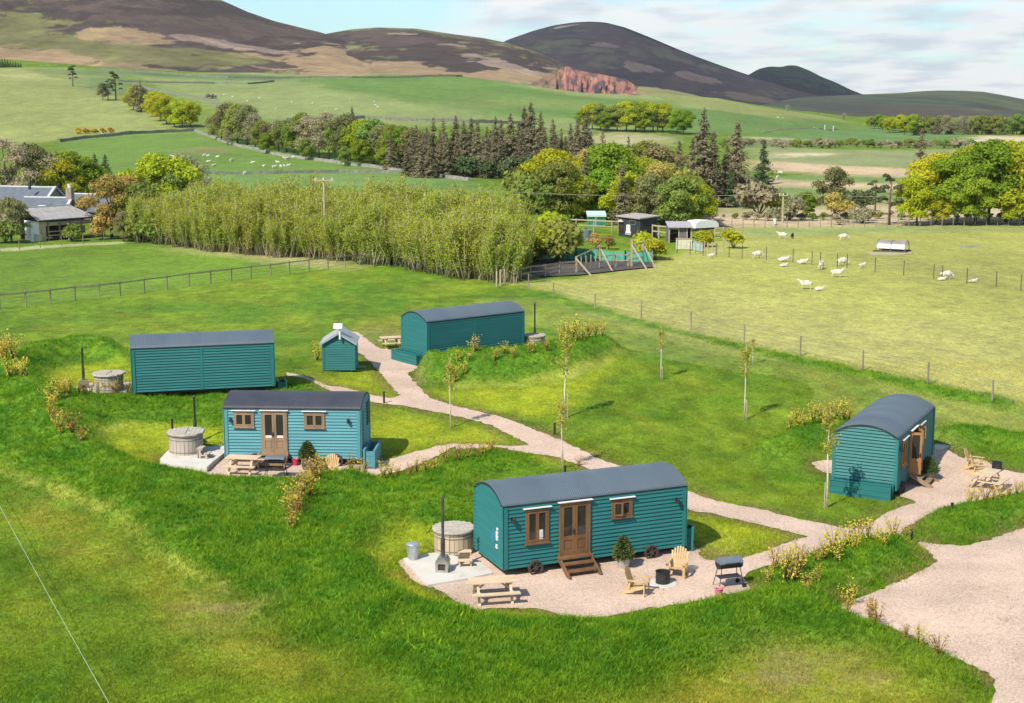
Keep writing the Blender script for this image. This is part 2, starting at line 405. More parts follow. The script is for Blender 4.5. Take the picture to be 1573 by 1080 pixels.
BRIGHT = [wp(p) for p in (
    [(600,815),(640,812),(700,815),(733,832),(664,850),(612,862),(640,897),(690,922),(730,940),(800,938),(850,946),(900,953),(860,962),(780,958),(700,955),(640,935),(580,905),(560,868),(575,840)],
    [(150,680),(170,662),(220,652),(346,650),(346,690),(258,698),(244,716),(318,730),(318,742),(250,738),(200,725),(160,705)],
    [(60,590),(85,568),(130,560),(200,556),(200,590),(110,600),(75,600)],
    [(490,590),(540,572),(575,566),(610,605),(605,611),(560,604)],
    [(570,632),(640,640),(740,655),(800,680),(760,690),(690,684),(600,706),(572,715)],
    [(1054,785),(1100,795),(1240,825),(1142,857),(1090,862),(1054,850)],
    [(640,597),(700,600),(800,596),(880,585),(950,560),(962,545),(940,560),(870,640),(800,640),(720,628),(670,612)],
    [(790,690),(860,705),(900,720),(830,718)])]
BRIGHTR = raster(BRIGHT, 3, 1.0, 9)
DRY = [wp(p) for p in ([(0,745),(110,790),(190,850),(140,880),(0,800)],[(180,850),(300,890),(400,935),(420,985),(560,1050),(440,1070),(330,1030),(200,940)],
    [(620,1075),(800,1100),(1000,1075),(1150,1010),(1300,1000),(1420,1050),(1480,1100),(1000,1150)],[(1070,835),(1100,862),(1160,855),(1130,838)],[(1060,765),(1140,782),(1150,775),(1090,760)],
    [(1150,905),(1160,885),(1210,868),(1230,878),(1190,905)],[(640,480),(700,505),(560,520),(530,505)])]
STRIP = [[(0,722),(60,750),(110,770),(180,795),(215,830),(250,858),(290,880),(345,908),(343,914),(286,887),(246,865),(209,837),(176,802),(106,777),(56,757),(0,730)],
    [(700,593),(800,589),(880,577),(930,560),(957,546),(960,549),(934,565),(884,583),(800,595),(700,598)],[(150,676),(170,662),(215,654),(216,657),(174,666),(154,680),(152,690),(185,713),(182,716),(148,692)]]
STRIPR = raster([wp(p) for p in STRIP], 1, .5, 41)
DRYR = raster(DRY, 6, 2.5, 21)
BARE = [wp(p) for p in ([(340,915),(385,915),(400,955),(330,965),(260,950)],[(1090,1040),(1200,1000),(1290,1030),(1340,1050),(1200,1075)],[(1075,840),(1100,860),(1150,852),(1110,840)],[(1065,756),(1145,777),(1150,770),(1100,757)],[(540,500),(610,510),(610,530),(570,515)])]
BARER = raster(BARE, 6, 2.5, 33)

RIDGES = [  # crest line on the ground, height, half width
    ([(190,548),(120,543),(60,553),(20,578),(-60,590)], .95, 2.1),
    ([(60,600),(85,640),(105,680),(150,712),(220,748),(300,768),(380,775),(460,772),(520,762)], .78, 2.3),
    ([(520,762),(580,756),(650,738),(710,720),(760,712)], .20, 2.0),
    ([(-60,640),(0,645),(85,650)], .45, 4.0),
    ([(800,735),(730,755),(670,775),(610,795)], .62, 2.4),
    ([(610,792),(590,802),(548,845),(535,880),(560,918),(620,955),(700,985),(800,1003),(900,1004),(1000,990),(1080,970),(1150,952),(1220,940)], .62, 2.4),
    ([(480,790),(430,830),(350,850),(280,830),(200,770),(100,720),(0,690)], .62, 3.4),
    ([(460,930),(560,990),(700,1030),(850,1045)], .28, 3.0),
    ([(1165,905),(1215,893),(1270,880),(1325,862),(1385,850),(1415,856)], .5, 1.7),
    ([(1250,972),(1320,990),(1390,1022),(1450,1050),(1490,1068)], .42, 1.5),
    ([(1412,812),(1460,803),(1530,792),(1640,780)], .6, 1.6),
    ([(650,576),(720,574),(800,569),(870,560),(925,549)], 1.25, 2.7),
    ([(1180,694),(1230,684),(1290,664)], .7, 1.8),
    ([(1440,672),(1500,680),(1573,688),(1640,690)], .55, 1.8),
]
RID = [(wp(p), h, w) for p, h, w in RIDGES]
def banks(x, y):
    out = np.zeros_like(x)
    for pts, h, w in RID:
        d2 = np.full(x.shape, 1e9)
        for (ax, ay), (bx, by) in zip(pts[:-1], pts[1:]):
            dx, dy = bx - ax, by - ay
            t = np.clip(((x - ax) * dx + (y - ay) * dy) / (dx * dx + dy * dy), 0, 1)
            d2 = np.minimum(d2, (x - ax - t * dx) ** 2 + (y - ay - t * dy) ** 2)
        v = h * np.exp(-d2 / (w * w) * 1.3)
        out = np.maximum(out, v) + .25 * np.minimum(out, v)
    return out
def land(x, y):
    x = np.asarray(x, float); y = np.asarray(y, float)
    z = h0(x, y)
    near = (y < 112) & (y > 31) & (x > RX0) & (x < RX1)
    zz_ = np.zeros_like(z)
    if near.any():
        xn, yn = x[near], y[near]
        g = samp(GRAVB, xn, yn); lu = samp(LUSHR, xn, yn)
        k = (1 - sst(.0, .5, g))
        v = banks(xn, yn) * (.35 + .65 * lu)
        v += lu * ((fbm(xn * 1.1, yn * 1.1, 3, 4) - .5) * .34 + (fbm(xn * 3.5, yn * 3.5, 2, 8) - .5) * .10)
        v += (fbm(xn * .35, yn * .35, 3, 12) - .5) * .14 + (fbm(xn * 2.2, yn * 2.2, 2, 14) - .5) * .045
        zz_[near] = v * k
    far = sst(110, 170, y)
    zz_ += far * (fbm(x * .05, y * .05, 3, 40) - .5) * .7 + sst(330, 700, y) * (fbm(x * .012, y * .012, 3, 44) - .5) * 4
    return z + zz_
def land1(x, y): return float(land(np.array([x]), np.array([y]))[0])
def GL(px, py):
    v = G(px, py); v.z = land1(v.x, v.y); return v

# ------------------------------------------------------------------ colours of the ground itself
C_LAWN, C_LAWN2 = (.158, .222, .016), (.098, .180, .012)
C_LUSH, C_LUSH2 = (.068, .170, .012), (.132, .228, .015)
C_BRIGHT = (.29, .33, .02); C_DRY = (.29, .255, .035); C_BARE = (.25, .2, .12)
FARZ = [  # outline, colour, edge warp in metres
    ([(-200,385),(0,380),(215,376),(480,392),(565,407),(330,436),(0,475),(-200,500)], (.135,.215,.022), 2),
    ([(240,378),(480,393),(565,408),(520,414),(420,402),(300,388)], (.33,.31,.12), 2),
    ([(-100,378),(0,382),(120,374),(192,372),(192,376),(120,379),(0,388),(-100,392)], (.42,.42,.2), .5),
    ([(765,430),(850,449),(914,473),(985,489),(1061,507),(1143,529),(1229,547),(1325,569),(1425,592),(1573,622),(2200,760),(2200,345),(1573,345),(1130,346),(1110,362),(1015,400),(900,428),(830,432)], (.335,.325,.08), 1),
    ([(850,446),(985,486),(1143,526),(1325,565),(1573,612),(2200,700),(2200,560),(1573,520),(1200,470),(1000,440)], (.385,.355,.115), 9),
    ([(1130,362),(1573,355),(2200,355),(2200,340),(1573,344),(1110,350)], (.27,.31,.10), 2),
    ([(1080,347),(1573,345),(2200,344),(2200,312),(1573,312),(1300,306),(1085,296)], (.50,.38,.24), 3),
    ([(1085,330),(1300,318),(1573,322),(1573,314),(1300,306),(1085,300)], (.30,.29,.12), 4),
    ([(1100,298),(1573,312),(2200,312),(2200,262),(1573,262),(1100,275)], (.17,.24,.07), 4),
    ([(1140,286),(1300,292),(1460,290),(1460,284),(1300,280),(1140,276)], (.50,.37,.22), 5),
    ([(1150,262),(1300,268),(1480,275),(1480,264),(1300,254),(1150,244)], (.50,.36,.22), 7),
    ([(1150,244),(1300,254),(1573,262),(2200,262),(2200,228),(1573,226),(1300,232),(1150,224)], (.24,.26,.11), 6),
    ([(1170,244),(1260,240),(1290,237),(1200,236)], (.55,.48,.27), 5),
    ([(1100,224),(1573,226),(2200,226),(2200,216),(1573,219),(1420,219),(1180,216)], (.17,.19,.09), 6),
    ([(1140,216),(1260,216),(1160,210)], (.52,.44,.27), 6),
    ([(1150,212),(1240,216),(1470,217),(1500,207),(1460,200),(1330,194),(1200,201)], (.13,.22,.065), 10),
    ([(1465,217),(1573,222),(2200,222),(2200,207),(1573,207),(1500,207)], (.52,.42,.27), 6),
    ([(90,216),(200,206),(300,199),(345,213),(420,229),(540,246),(720,273),(760,300),(500,300),(240,275),(60,285)], (.14,.225,.04), 4),
    ([(240,264),(500,258),(720,274),(720,310),(240,310)], (.15,.235,.06), 4),
    ([(278,236),(300,226),(350,225),(340,233)], (.24,.21,.09), 4),
    ([(-400,104),(0,105),(150,106),(240,165),(300,190),(298,200),(200,206),(100,216),(0,224),(-400,250)], (.255,.275,.088), 12),
    ([(60,108),(180,108),(270,170),(330,200),(300,200),(200,150)], (.15,.2,.065), 12),
    ([(0,108),(60,112),(110,118),(0,120)], (.36,.34,.15), 20),
    ([(160,107),(300,112),(520,116),(700,119),(820,128),(1000,140),(1040,155),(980,200),(880,205),(620,192),(450,185),(330,170),(230,125)], (.225,.265,.09), 10),
    ([(160,106),(300,112),(450,117),(440,122),(300,121),(200,116)], (.115,.17,.06), 10),
    ([(450,117),(600,118),(700,119),(820,135),(900,145),(1050,156),(1300,183),(1200,199),(1060,205),(960,192),(850,185),(760,184),(680,165),(640,156),(520,140)], (.125,.205,.045), 12),
    ([(665,163),(720,150),(820,148),(930,158),(900,168),(780,172),(690,170)], (.17,.23,.06), 14),
    ([(860,206),(1000,204),(1040,212),(1000,225),(900,222)], (.36,.33,.16), 8),
    ([(960,140),(1010,128),(1100,150),(1220,170),(1320,186),(1200,184),(1050,165)], (.23,.25,.08), 14),
    ([(1060,185),(1300,190),(1300,194),(1150,205),(1050,205)], (.12,.2,.05), 8),
]
FARW = [(wp(p), np.array(c), w) for p, c, w in FARZ]
def gcol(x, y):
    n1_ = fbm(x * .22, y * .22, 4, 50)[:, None]; n2_ = fbm(x * 1.3, y * 1.3, 3, 55)[:, None]
    st = fbm(x * .5 + y * .15, y * .12, 3, 58)[:, None]
    k = np.clip((n1_ - .35) / .3, 0, 1)
    c = np.array(C_LAWN) * (1 - k) + np.array(C_LAWN2) * k
    c = c * (1 - .55 * np.clip((st - .52) / .2, 0, 1)) + .55 * np.clip((st - .52) / .2, 0, 1) * np.array((.19, .215, .018))
    near = (y < 112)
    tf = fbm(x * 1.15, y * .85, 3, 61); t2 = fbm(x * .16 + 5, y * .3, 3, 64)
    c = c * (.62 + .76 * tf)[:, None]; kq = (sst(.5, .66, t2) * .28)[:, None]; c = c * (1 - kq) + kq * np.array((.075, .165, .013))
    fr = y > 52
    if fr.any():
        xf, yf = x[fr], y[fr]; cf = c[fr]
        for poly, col, wq in FARW:
            sc = .6 / wq
            wx = xf + (fbm(xf * sc, yf * sc, 3, 70) - .5) * 2 * wq; wy = yf + (fbm(xf * sc, yf * sc, 3, 76) - .5) * 2 * wq
            px_ = [p[0] for p in poly]; py_ = [p[1] for p in poly]; mg = 3 * wq
            bb = (wx > min(px_) - mg) & (wx < max(px_) + mg) & (wy > min(py_) - mg) & (wy < max(py_) + mg)
            if not bb.any(): continue
            a_ = 0
            for ox, oy in ((0, 0), (.7, .4), (-.7, -.5), (-.3, .8), (.4, -.8)): a_ = a_ + inpoly(wx[bb] + ox * wq, wy[bb] + oy * wq * 1.4, poly) * .2
            cf[bb] = cf[bb] * (1 - a_[:, None]) + a_[:, None] * np.array(col)
        v = fbm(xf * .04, yf * .015, 4, 90) ; q = fbm(xf * .3, yf * .08, 3, 95)
        wf = sst(80, 120, yf); cf = cf * (1 - wf + wf * (.72 + .32 * v + .24 * q))[:, None]
        c[fr] = cf
    if near.any():
        xn, yn = x[near], y[near]
        f = lambda r: samp(r, xn, yn)[:, None]
        cn = c[near]; a2 = n2_[near]
        d = np.clip(f(DRYR) * (.1 + 1.0 * a2), 0, .65); cn = cn * (1 - d) + d * np.array(C_DRY)
        b = np.clip(f(BRIGHTR) * (.18 + 1.35 * a2), 0, 1); cn = cn * (1 - b) + b * np.array(C_BRIGHT)
        lu = np.clip(f(LUSHR), 0, 1); kk = np.clip((a2 - .3) / .45, 0, 1)
        cn = cn * (1 - lu) + lu * (np.array(C_LUSH) * (1 - kk) + np.array(C_LUSH2) * kk)
        b = np.clip(f(STRIPR) * (a2 * 1.5 - .1), 0, .9); cn = cn * (1 - b) + b * np.array((.40, .40, .075))
        b = np.clip(f(BARER) * (a2 - .25) * 1.5, 0, .45); cn = cn * (1 - b) + b * np.array(C_BARE)
        e = np.clip(f(GRAVB) * 1.6, 0, .6) * (a2 > .42); cn = cn * (1 - e) + e * np.array((.2, .16, .07))
        c[near] = cn
    return c

# ------------------------------------------------------------------ the ground: one sheet to the horizon
ang = np.concatenate([np.linspace(-1.0, -.42, 50)[:-1], np.linspace(-.42, .42, 900), np.linspace(.42, 1.0, 50)[1:]])
rr = np.concatenate([np.exp(np.arange(math.log(32), math.log(112), .0042)), np.exp(np.arange(math.log(112), math.log(1400), .008)), np.linspace(1410, 6300, 20)])
AA, RR = np.meshgrid(np.tan(ang), rr)
X = (AA * RR).ravel(); Y = RR.ravel()
Zg = land(X, np.minimum(Y, 1400)); Zg = np.where(Y > 1400, Zg * np.clip(1 - (Y - 1400) / 2500, 0, 1) - (Y > 1400) * 2, Zg)
Cg = gcol(X, np.minimum(Y, 1390.))
nc = len(ang); ii = np.arange(len(rr) - 1)[:, None] * nc + np.arange(nc - 1)[None, :]
F = np.stack([ii, ii + 1, ii + nc + 1, ii + nc], -1).reshape(-1, 4)
m_ground = attr_mat('grass_ground', [(.06, .10, (1, .5, 1)), (.3, .16, (1, .6, 1)), (1.7, .28, (1, .7, 1)), (6, .34, (1, .8, 1)), (18, .26, (1, 1, 1))], bump=.7, bscale=7)
ground = ob('ground', np_mesh('ground', np.stack([X, Y, Zg], -1), F, m_ground, Cg, smooth=True))
tag(ground, kind='structure')

# gravel: sheets laid on the levelled ground
def gravel_material():
    m = pm('pink_gravel', srgb(212, 187, 167), srgb(186, 157, 137), scale=16, rough=.95, bump=.5, bscale=45, spec=.1, lo=.3, hi=.7, detail=8)
    t = m.node_tree; b = t.nodes['Principled BSDF']; src = b.inputs['Base Color'].links[0].from_socket
    ge = N(t, 'ShaderNodeNewGeometry')
    nz = N(t, 'ShaderNodeTexNoise'); nz.inputs['Scale'].default_value = .45; nz.inputs['Detail'].default_value = 6; L(t, ge.outputs['Position'], nz.inputs['Vector'])
    vo = N(t, 'ShaderNodeTexVoronoi'); vo.inputs['Scale'].default_value = 22; L(t, ge.outputs['Position'], vo.inputs['Vector'])
    v = M(t, 'ADD', M(t, 'MULTIPLY', nz.outputs['Fac'], .7), .62)
    v = M(t, 'MULTIPLY', v, M(t, 'ADD', M(t, 'MULTIPLY', N2(t, vo), .32), .84))
    mm = N(t, 'ShaderNodeMix', data_type='RGBA', blend_type='MULTIPLY'); mm.inputs[0].default_value = 1
    cb = N(t, 'ShaderNodeCombineColor'); [L(t, v, cb.inputs[i]) for i in range(3)]
    L(t, src, mm.inputs[6]); L(t, cb.outputs[0], mm.inputs[7]); L(t, mm.outputs[2], b.inputs['Base Color'])
    return m
def N2(t, vo):
    s = N(t, 'ShaderNodeSeparateColor'); L(t, vo.outputs['Color'], s.inputs[0]); return s.outputs[0]
m_gravel = gravel_material()
def sheet(name, poly, lift, mat, jit=.05, step=.2, grid=.7):
    pts = []
    for (ax, ay), (bx, by) in zip(poly, poly[1:] + poly[:1]):
        d = math.hypot(bx - ax, by - ay); k = max(1, int(d / step))
        for i in range(k):
            t = i / k; j = rnd.gauss(0, jit) if k > 1 and 0 < i else 0
            pts.append((ax + (bx - ax) * t - (by - ay) / (d + 1e-6) * j, ay + (by - ay) * t + (bx - ax) / (d + 1e-6) * j))
    nb = len(pts)
    xs = [p[0] for p in poly]; ys = [p[1] for p in poly]
    gx, gy = np.meshgrid(np.arange(min(xs), max(xs), grid), np.arange(min(ys), max(ys), grid))
    gx = gx.ravel() + rng.uniform(-.1, .1, gx.size); gy = gy.ravel() + rng.uniform(-.1, .1, gy.size)
    ins = inpoly(gx, gy, pts)
    pts += list(zip(gx[ins], gy[ins]))
    r = geometry.delaunay_2d_cdt([Vector(p) for p in pts], [(i, (i + 1) % nb) for i in range(nb)], [list(range(nb))], 1, 1e-4)
    vx = np.array([v.x for v in r[0]]); vy = np.array([v.y for v in r[0]])
    vz = h0(vx, vy) + lift
    me = bpy.data.meshes.new(name)
    me.from_pydata(list(zip(vx, vy, vz)), [], [tuple(f) for f in r[2]])
    bm = bmesh.new(); bm.from_mesh(me)
    for f in bm.faces:
        if f.normal.z < 0: f.normal_flip()
    bm.to_mesh(me); bm.free()
    me.materials.append(mat)
    return tag(ob(name, me), kind='structure')
for i, (nm, pl) in enumerate(zip(['car_park', 'path', 'gravel_apron', 'gravel_apron', 'gravel_apron', 'gravel_apron', 'gravel_patch'], GRW)):
    sheet(nm, pl, .026 + .004 * i, m_gravel)

# ------------------------------------------------------------------ hills
m_hill = attr_mat('moorland', [(.012, .12, (1, 1, 1)), (.045, .22, (1, .6, 2)), (.14, .22, (1, .6, 2))], rough=1, spec=.02)
HEA, HEA2, GRN, TAN, PALE = (.098, .072, .062), (.070, .053, .048), (.165, .158, .066), (.31, .215, .125), (.38, .28, .22)
def hill(name, crest, base, Yc, Yb, cols, tans=(), power=1.0, rough=1.0, seed=0, nrow=170, dpx=1.2, heather=.5):
    x0, x1 = crest[0][0], crest[-1][0]
    px = np.arange(x0, x1, dpx)
    pc = np.interp(px, [c[0] for c in crest], [c[1] for c in crest])
    k = np.ones(9) / 9; pc = np.convolve(np.pad(pc, 4, mode='edge'), k, 'valid')
    pb = np.interp(px, [c[0] for c in base], [c[1] for c in base])
    t = np.linspace(0, 1, nrow)
    rows = []
    uc = (px - CX) / FPX
    def zat(py, Yd):
        v = (CY - py) / FPX; return CAMH + Yd * (-_st + v * _ct) / (_ct + v * _st)
    zb = zat(pb, Yb); zc = zat(pc, Yc)
    for tt in t:
        Yq = Yb + (Yc - Yb) * tt
        s = tt ** power; s = .65 * s + .35 * (s * s * (3 - 2 * s))
        xx = uc * Yq / (_ct + ((CY - pc) / FPX) * _st)
        amp = rough * math.sin(math.pi * min(1, tt)) ** .8
        n_ = fbm(xx * .006 + seed, np.full_like(xx, Yq * .004), 5, seed) - .5 + .35 * (fbm(xx * .03, np.full_like(xx, Yq * .012), 3, seed + 3) - .5)
        rows.append(np.stack([xx, np.full_like(xx, Yq), zb + (zc - zb) * s + n_ * amp * (zc - zb).clip(5) * .12], -1))
    for q in (1, 2, 3):
        Yq = Yc + (Yc - Yb) * .3 * q
        xx = uc * Yq
        rows.append(np.stack([xx, np.full_like(xx, Yq), zc - (zc - zb) * .18 * q * q], -1))
    V = np.concatenate(rows); n = len(px); nr = len(rows)
    idx = np.arange(nr - 1)[:, None] * n + np.arange(n - 1)[None, :]
    F = np.stack([idx, idx + 1, idx + n + 1, idx + n], -1).reshape(-1, 4)
    T = np.repeat(np.concatenate([t, [1, 1, 1]]), n); PXv = np.tile(px, nr)
    x, y = V[:, 0], V[:, 1]; sc = 1000 / Yc
    zq = V[:, 2]; a = fbm(x * .011 * sc, zq * .035 * sc, 5, seed + 20, .6); b = fbm(x * .035 * sc + 9, zq * .11 * sc, 4, seed + 31, .6); e6 = fbm(x * .16 * sc, zq * .5 * sc, 3, seed + 71, .65); s_ = fbm(x * .02 * sc, y * .008 * sc + T * 6, 4, seed + 41, .6)
    c = np.where((b < .5)[:, None], np.array(cols[0]), np.array(cols[1]))
    e5 = fbm(x * .08 * sc, zq * .26 * sc, 3, seed + 51, .6)
    kk = sst(heather - .06, heather + .07, a + (b - .5) * .25 + (e5 - .5) * .2 + (e6 - .5) * .34)[:, None]
    c = c * (1 - kk) + kk * np.array(cols[2]) * (.8 + .5 * b[:, None])
    for (ax, at, rx, rt, col, amt) in tans:       # patches of bracken and scree: centre along, centre up, radii
        d = ((PXv - ax) / rx) ** 2 + ((T - at) / rt) ** 2
        mk = sst(1.12, .72, d + (a - .5) * 4.4 + (b - .5) * 3.2 + (e5 - .5) * 2.2 + (e6 - .5) * 2.4)[:, None] * amt
        c = c * (1 - mk) + mk * np.array(col) * (.8 + .4 * s_[:, None])
    return tag(ob(name, np_mesh(name, V, F, m_hill, c, smooth=True)), kind='structure')
hill('heather_hill', [(-700,-60),(-300,-170),(0,-120),(150,-85),(250,-42),(340,0),(380,18),(420,32),(460,42),(490,49),(520,58),(560,74),(610,95),(650,110),(700,121),(730,126)],
     [(-700,108),(-300,104),(0,108),(150,113),(300,120),(500,124),(650,127),(730,132)], 1900, 985, (HEA, HEA2, GRN),
     tans=[(30,.22,130,.11,GRN,.9),(15,.10,100,.06,TAN,.9),(180,.28,70,.045,TAN,.8),(200,.04,240,.03,TAN,.6),(490,.16,110,.15,TAN,.9),(620,.3,110,.32,TAN,.9),(360,.10,60,.06,HEA,.9),(420,.19,40,.04,HEA2,.9),(390,.36,70,.02,PALE,.5),(310,.34,40,.018,PALE,.5),(250,.15,110,.06,GRN,.8),(330,.22,60,.04,GRN,.7)], seed=11, heather=.53, power=1.05)
hill('moorland_hill', [(400,100),(450,70),(500,52),(540,45),(580,42),(640,44),(700,53),(740,58),(780,66),(830,82),(870,98),(905,112),(935,124),(970,130),(1010,133),(1060,142),(1120,158)],
     [(400,126),(650,124),(760,129),(830,139),(900,150),(1010,155),(1120,170)], 2300, 1040, (HEA, HEA2, GRN),
     tans=[(700,.08,110,.07,TAN,.9),(790,.10,70,.12,TAN,.9),(560,.12,120,.12,TAN,.8),(770,.34,45,.05,PALE,.6),(730,.42,35,.03,PALE,.55),(840,.32,40,.05,PALE,.6),(620,.72,20,.02,PALE,.6),(700,.55,25,.03,PALE,.5),(900,.45,60,.2,TAN,.7),(970,.3,60,.4,TAN,.9),(1040,.4,70,.6,(.24,.24,.09),.9)], seed=23, heather=.54)
hill('shaded_heather_hill', [(640,130),(700,104),(740,82),(780,61),(820,47),(850,39),(880,34.5),(905,33),(930,34.5),(960,42),(1000,58),(1040,75),(1070,87),(1100,98),(1140,112),(1180,124),(1220,136),(1280,152),(1360,172)],
     [(640,160),(1000,160),(1160,172),(1360,188)], 3300, 1700, ((.046,.036,.043), (.036,.030,.038), (.056,.056,.048)),  # heather tones darkened as well, putting cloud shade into the colour
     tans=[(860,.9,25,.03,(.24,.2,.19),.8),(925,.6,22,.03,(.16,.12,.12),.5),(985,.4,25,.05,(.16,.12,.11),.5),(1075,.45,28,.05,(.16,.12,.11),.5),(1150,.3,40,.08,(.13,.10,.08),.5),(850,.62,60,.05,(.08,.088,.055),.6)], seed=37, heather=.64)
hill('distant_peak', [(1080,150),(1120,130),(1150,115),(1165,106),(1182,102),(1200,103),(1212,100),(1225,101),(1245,109),(1262,118),(1285,127),(1305,137),(1325,145),(1380,160)],
     [(1080,168),(1250,168),(1380,172)], 4300, 2900, ((.055,.050,.048), (.050,.046,.046), (.090,.098,.062)), tans=[(1230,.25,70,.2,(.06,.045,.05),.8)], seed=41, heather=.46)
hill('far_ridge', [(1100,166),(1160,158),(1210,151),(1260,148),(1300,146),(1340,144.5),(1380,143),(1410,140.5),(1440,139),(1480,139.5),(1510,141),(1540,146),(1573,152.5),(1620,160),(1700,166),(1850,160),(2100,168)],
     [(1100,170),(1200,177),(1300,189),(1400,190),(2100,190)], 2600, 1130, ((.070,.078,.060), (.060,.066,.056), (.082,.098,.060)), tans=[(1450,.15,120,.2,(.09,.07,.06),.7)], seed=53, heather=.5)

# quarry: a bitten rock face in the hillside
def quarry():
    top = [(812,130),(830,121),(845,114),(858,108),(868,102),(876,103),(882,107),(898,110),(929,115),(960,122),(980,132)]
    bot = [(812,132),(836,137),(864,142),(905,144),(939,143),(960,140),(980,136)]
    px = np.linspace(812, 980, 170); pt = np.interp(px, [a[0] for a in top], [a[1] for a in top]); pb = np.interp(px, [a[0] for a in bot], [a[1] for a in bot])
    V = []; C = []; nr = 40
    for i in range(nr):
        t = i / (nr - 1)
        for p, a, b in zip(px, pt, pb):
            Yq = 955 + 26 * t + 10 * (fbm(np.array([p * .12]), np.array([t * 1.2]), 4, 5)[0] - .5) * math.sin(math.pi * t) * 2.2
            v = AT(p, b + 7 + (a - b - 7) * t, Yq); V.append(v)
    n = len(px); V = np.array(V)
    P = np.tile(px, nr); T = np.repeat(np.linspace(0, 1, nr), n)
    a = fbm(P * .09 + T * 1.2, T * 3.2 - P * .02, 5, 61, .62); b = fbm(P * .35, T * 9, 4, 66, .6)
    c = np.array((.265, .125, .098)) * (.6 + .8 * b[:, None])
    m = sst(.52, .6, a)[:, None]; c = c * (1 - m) + m * np.array((.10, .075, .085)); m = sst(.42, .36, a)[:, None] * .6; c = c * (1 - m) + m * np.array((.36, .21, .165))
    g = (sst(866, 850, P) * .6)[:, None]; c = c * (1 - g) + g * np.array((.15, .12, .07)) * (.6 + .8 * b[:, None])
    idx = np.arange(nr - 1)[:, None] * n + np.arange(n - 1)[None, :]
    F = np.stack([idx, idx + 1, idx + n + 1, idx + n], -1).reshape(-1, 4)
    m_ = attr_mat('red_rock', [(.08, .12, (1, 1, 1)), (.4, .16, (1, 1, 1))], rough=1, spec=.05)
    tag(ob('quarry_face', np_mesh('quarry_face', V, F, m_, c)), kind='structure')
quarry()

# the cloud whose shadow lies on the dark hills
def cloud():
    mb = MB(); me_v = []; fs = []
    m = pm('cloud_white', (.9, .9, .9), (.84, .85, .87), scale=.004, rough=1, spec=0)
    bm = bmesh.new()
    for k in range(46):
        x, y = rnd.uniform(-350, 2600), rnd.uniform(1000, 4100)
        if y - 900 < 0 or (x < 250 and y < 2000): continue
        r = rnd.uniform(240, 420)
        mt = Matrix.Translation((x, y, 1500 + rnd.uniform(-40, 40))) @ Matrix.Diagonal((r, r, r * .22, 1))
        bmesh.ops.create_icosphere(bm, subdivisions=3, radius=1, matrix=mt)
    me = bpy.data.meshes.new('cloud'); bm.to_mesh(me); bm.free(); me.materials.append(m)
    v = np.zeros(len(me.vertices) * 3); me.vertices.foreach_get('co', v); v = v.reshape(-1, 3)
    v[:, 2] += (fbm(v[:, 0] * .006, v[:, 1] * .006, 4, 3) - .5) * 120; v[:, :2] += (fbm(v[:, 0] * .009, v[:, 2] * .02, 3, 9) - .5)[:, None] * 90
    me.vertices.foreach_set('co', v.ravel()); me.update()
    return tag(ob('cloud', me), kind='structure')
cloud()

# ------------------------------------------------------------------ grass standing on the near ground
def grass(name, n, y0, y1, accept, h, w, blades, lean, seed, shade=(.75, 1.25), hpow=1.0):
    g = np.random.default_rng(seed)
    yy = y0 * (y1 / y0) ** (g.random(n) ** 1.15); xx = (g.random(n) * 2 - 1) * (.372 * yy + .8)
    ok = accept(xx, yy, g); xx, yy = xx[ok], yy[ok]; n = len(xx)
    zz = land(xx, yy); cc = gcol(xx, yy)
    k = blades; N_ = n * k
    X_ = np.repeat(xx, k) + g.normal(0, .05, N_); Y_ = np.repeat(yy, k) + g.normal(0, .05, N_); Z_ = np.repeat(zz, k) - .01
    H_ = h[0] + (h[1] - h[0]) * g.random(N_) ** 1.4
    an = g.random(N_) * 2 * np.pi; la = g.random(N_) * 2 * np.pi; le = H_ * lean * (.3 + g.random(N_))
    wv = w * (.6 + .8 * g.random(N_))
    dx, dy = np.cos(an) * wv, np.sin(an) * wv
    V = np.empty((N_, 3, 3), np.float32)
    V[:, 0] = np.stack([X_ - dx, Y_ - dy, Z_], -1); V[:, 1] = np.stack([X_ + dx, Y_ + dy, Z_], -1)
    V[:, 2] = np.stack([X_ + np.cos(la) * le, Y_ + np.sin(la) * le, Z_ + H_], -1)
    tuft = np.repeat(g.uniform(.8, 1.2, n), k)
    C = np.repeat(cc, k, 0) * (tuft * g.uniform(shade[0], shade[1], N_))[:, None]
    yl = (g.random(N_) < .10)[:, None]; C = np.where(yl, C * np.array((1.7, 1.25, 1.2)), C)
    C3 = np.repeat(C, 3, 0)
    F = np.arange(N_ * 3).reshape(-1, 3)
    o = ob(name, np_mesh(name, V.reshape(-1, 3), F, m_blade, C3))
    return tag(o, kind='stuff')
def blade_mat():
    m = bpy.data.materials.new('grass_blade'); m.use_nodes = True; t = m.node_tree; t.nodes.clear()
    o = N(t, 'ShaderNodeOutputMaterial'); a = N(t, 'ShaderNodeAttribute'); a.attribute_name = 'Col'
    d = N(t, 'ShaderNodeBsdfDiffuse'); tr = N(t, 'ShaderNodeBsdfTranslucent'); ms = N(t, 'ShaderNodeMixShader'); ms.inputs[0].default_value = .35
    mu = N(t, 'ShaderNodeMix', data_type='RGBA', blend_type='MULTIPLY'); mu.inputs[0].default_value = 1; mu.inputs[7].default_value = (1.45, 1.45, 1.3, 1)
    L(t, a.outputs['Color'], mu.inputs[6])
    L(t, mu.outputs[2], d.inputs[0]); L(t, mu.outputs[2], tr.inputs[0]); L(t, d.outputs[0], ms.inputs[1]); L(t, tr.outputs[0], ms.inputs[2]); L(t, ms.outputs[0], o.inputs[0])
    return m
m_blade = blade_mat()
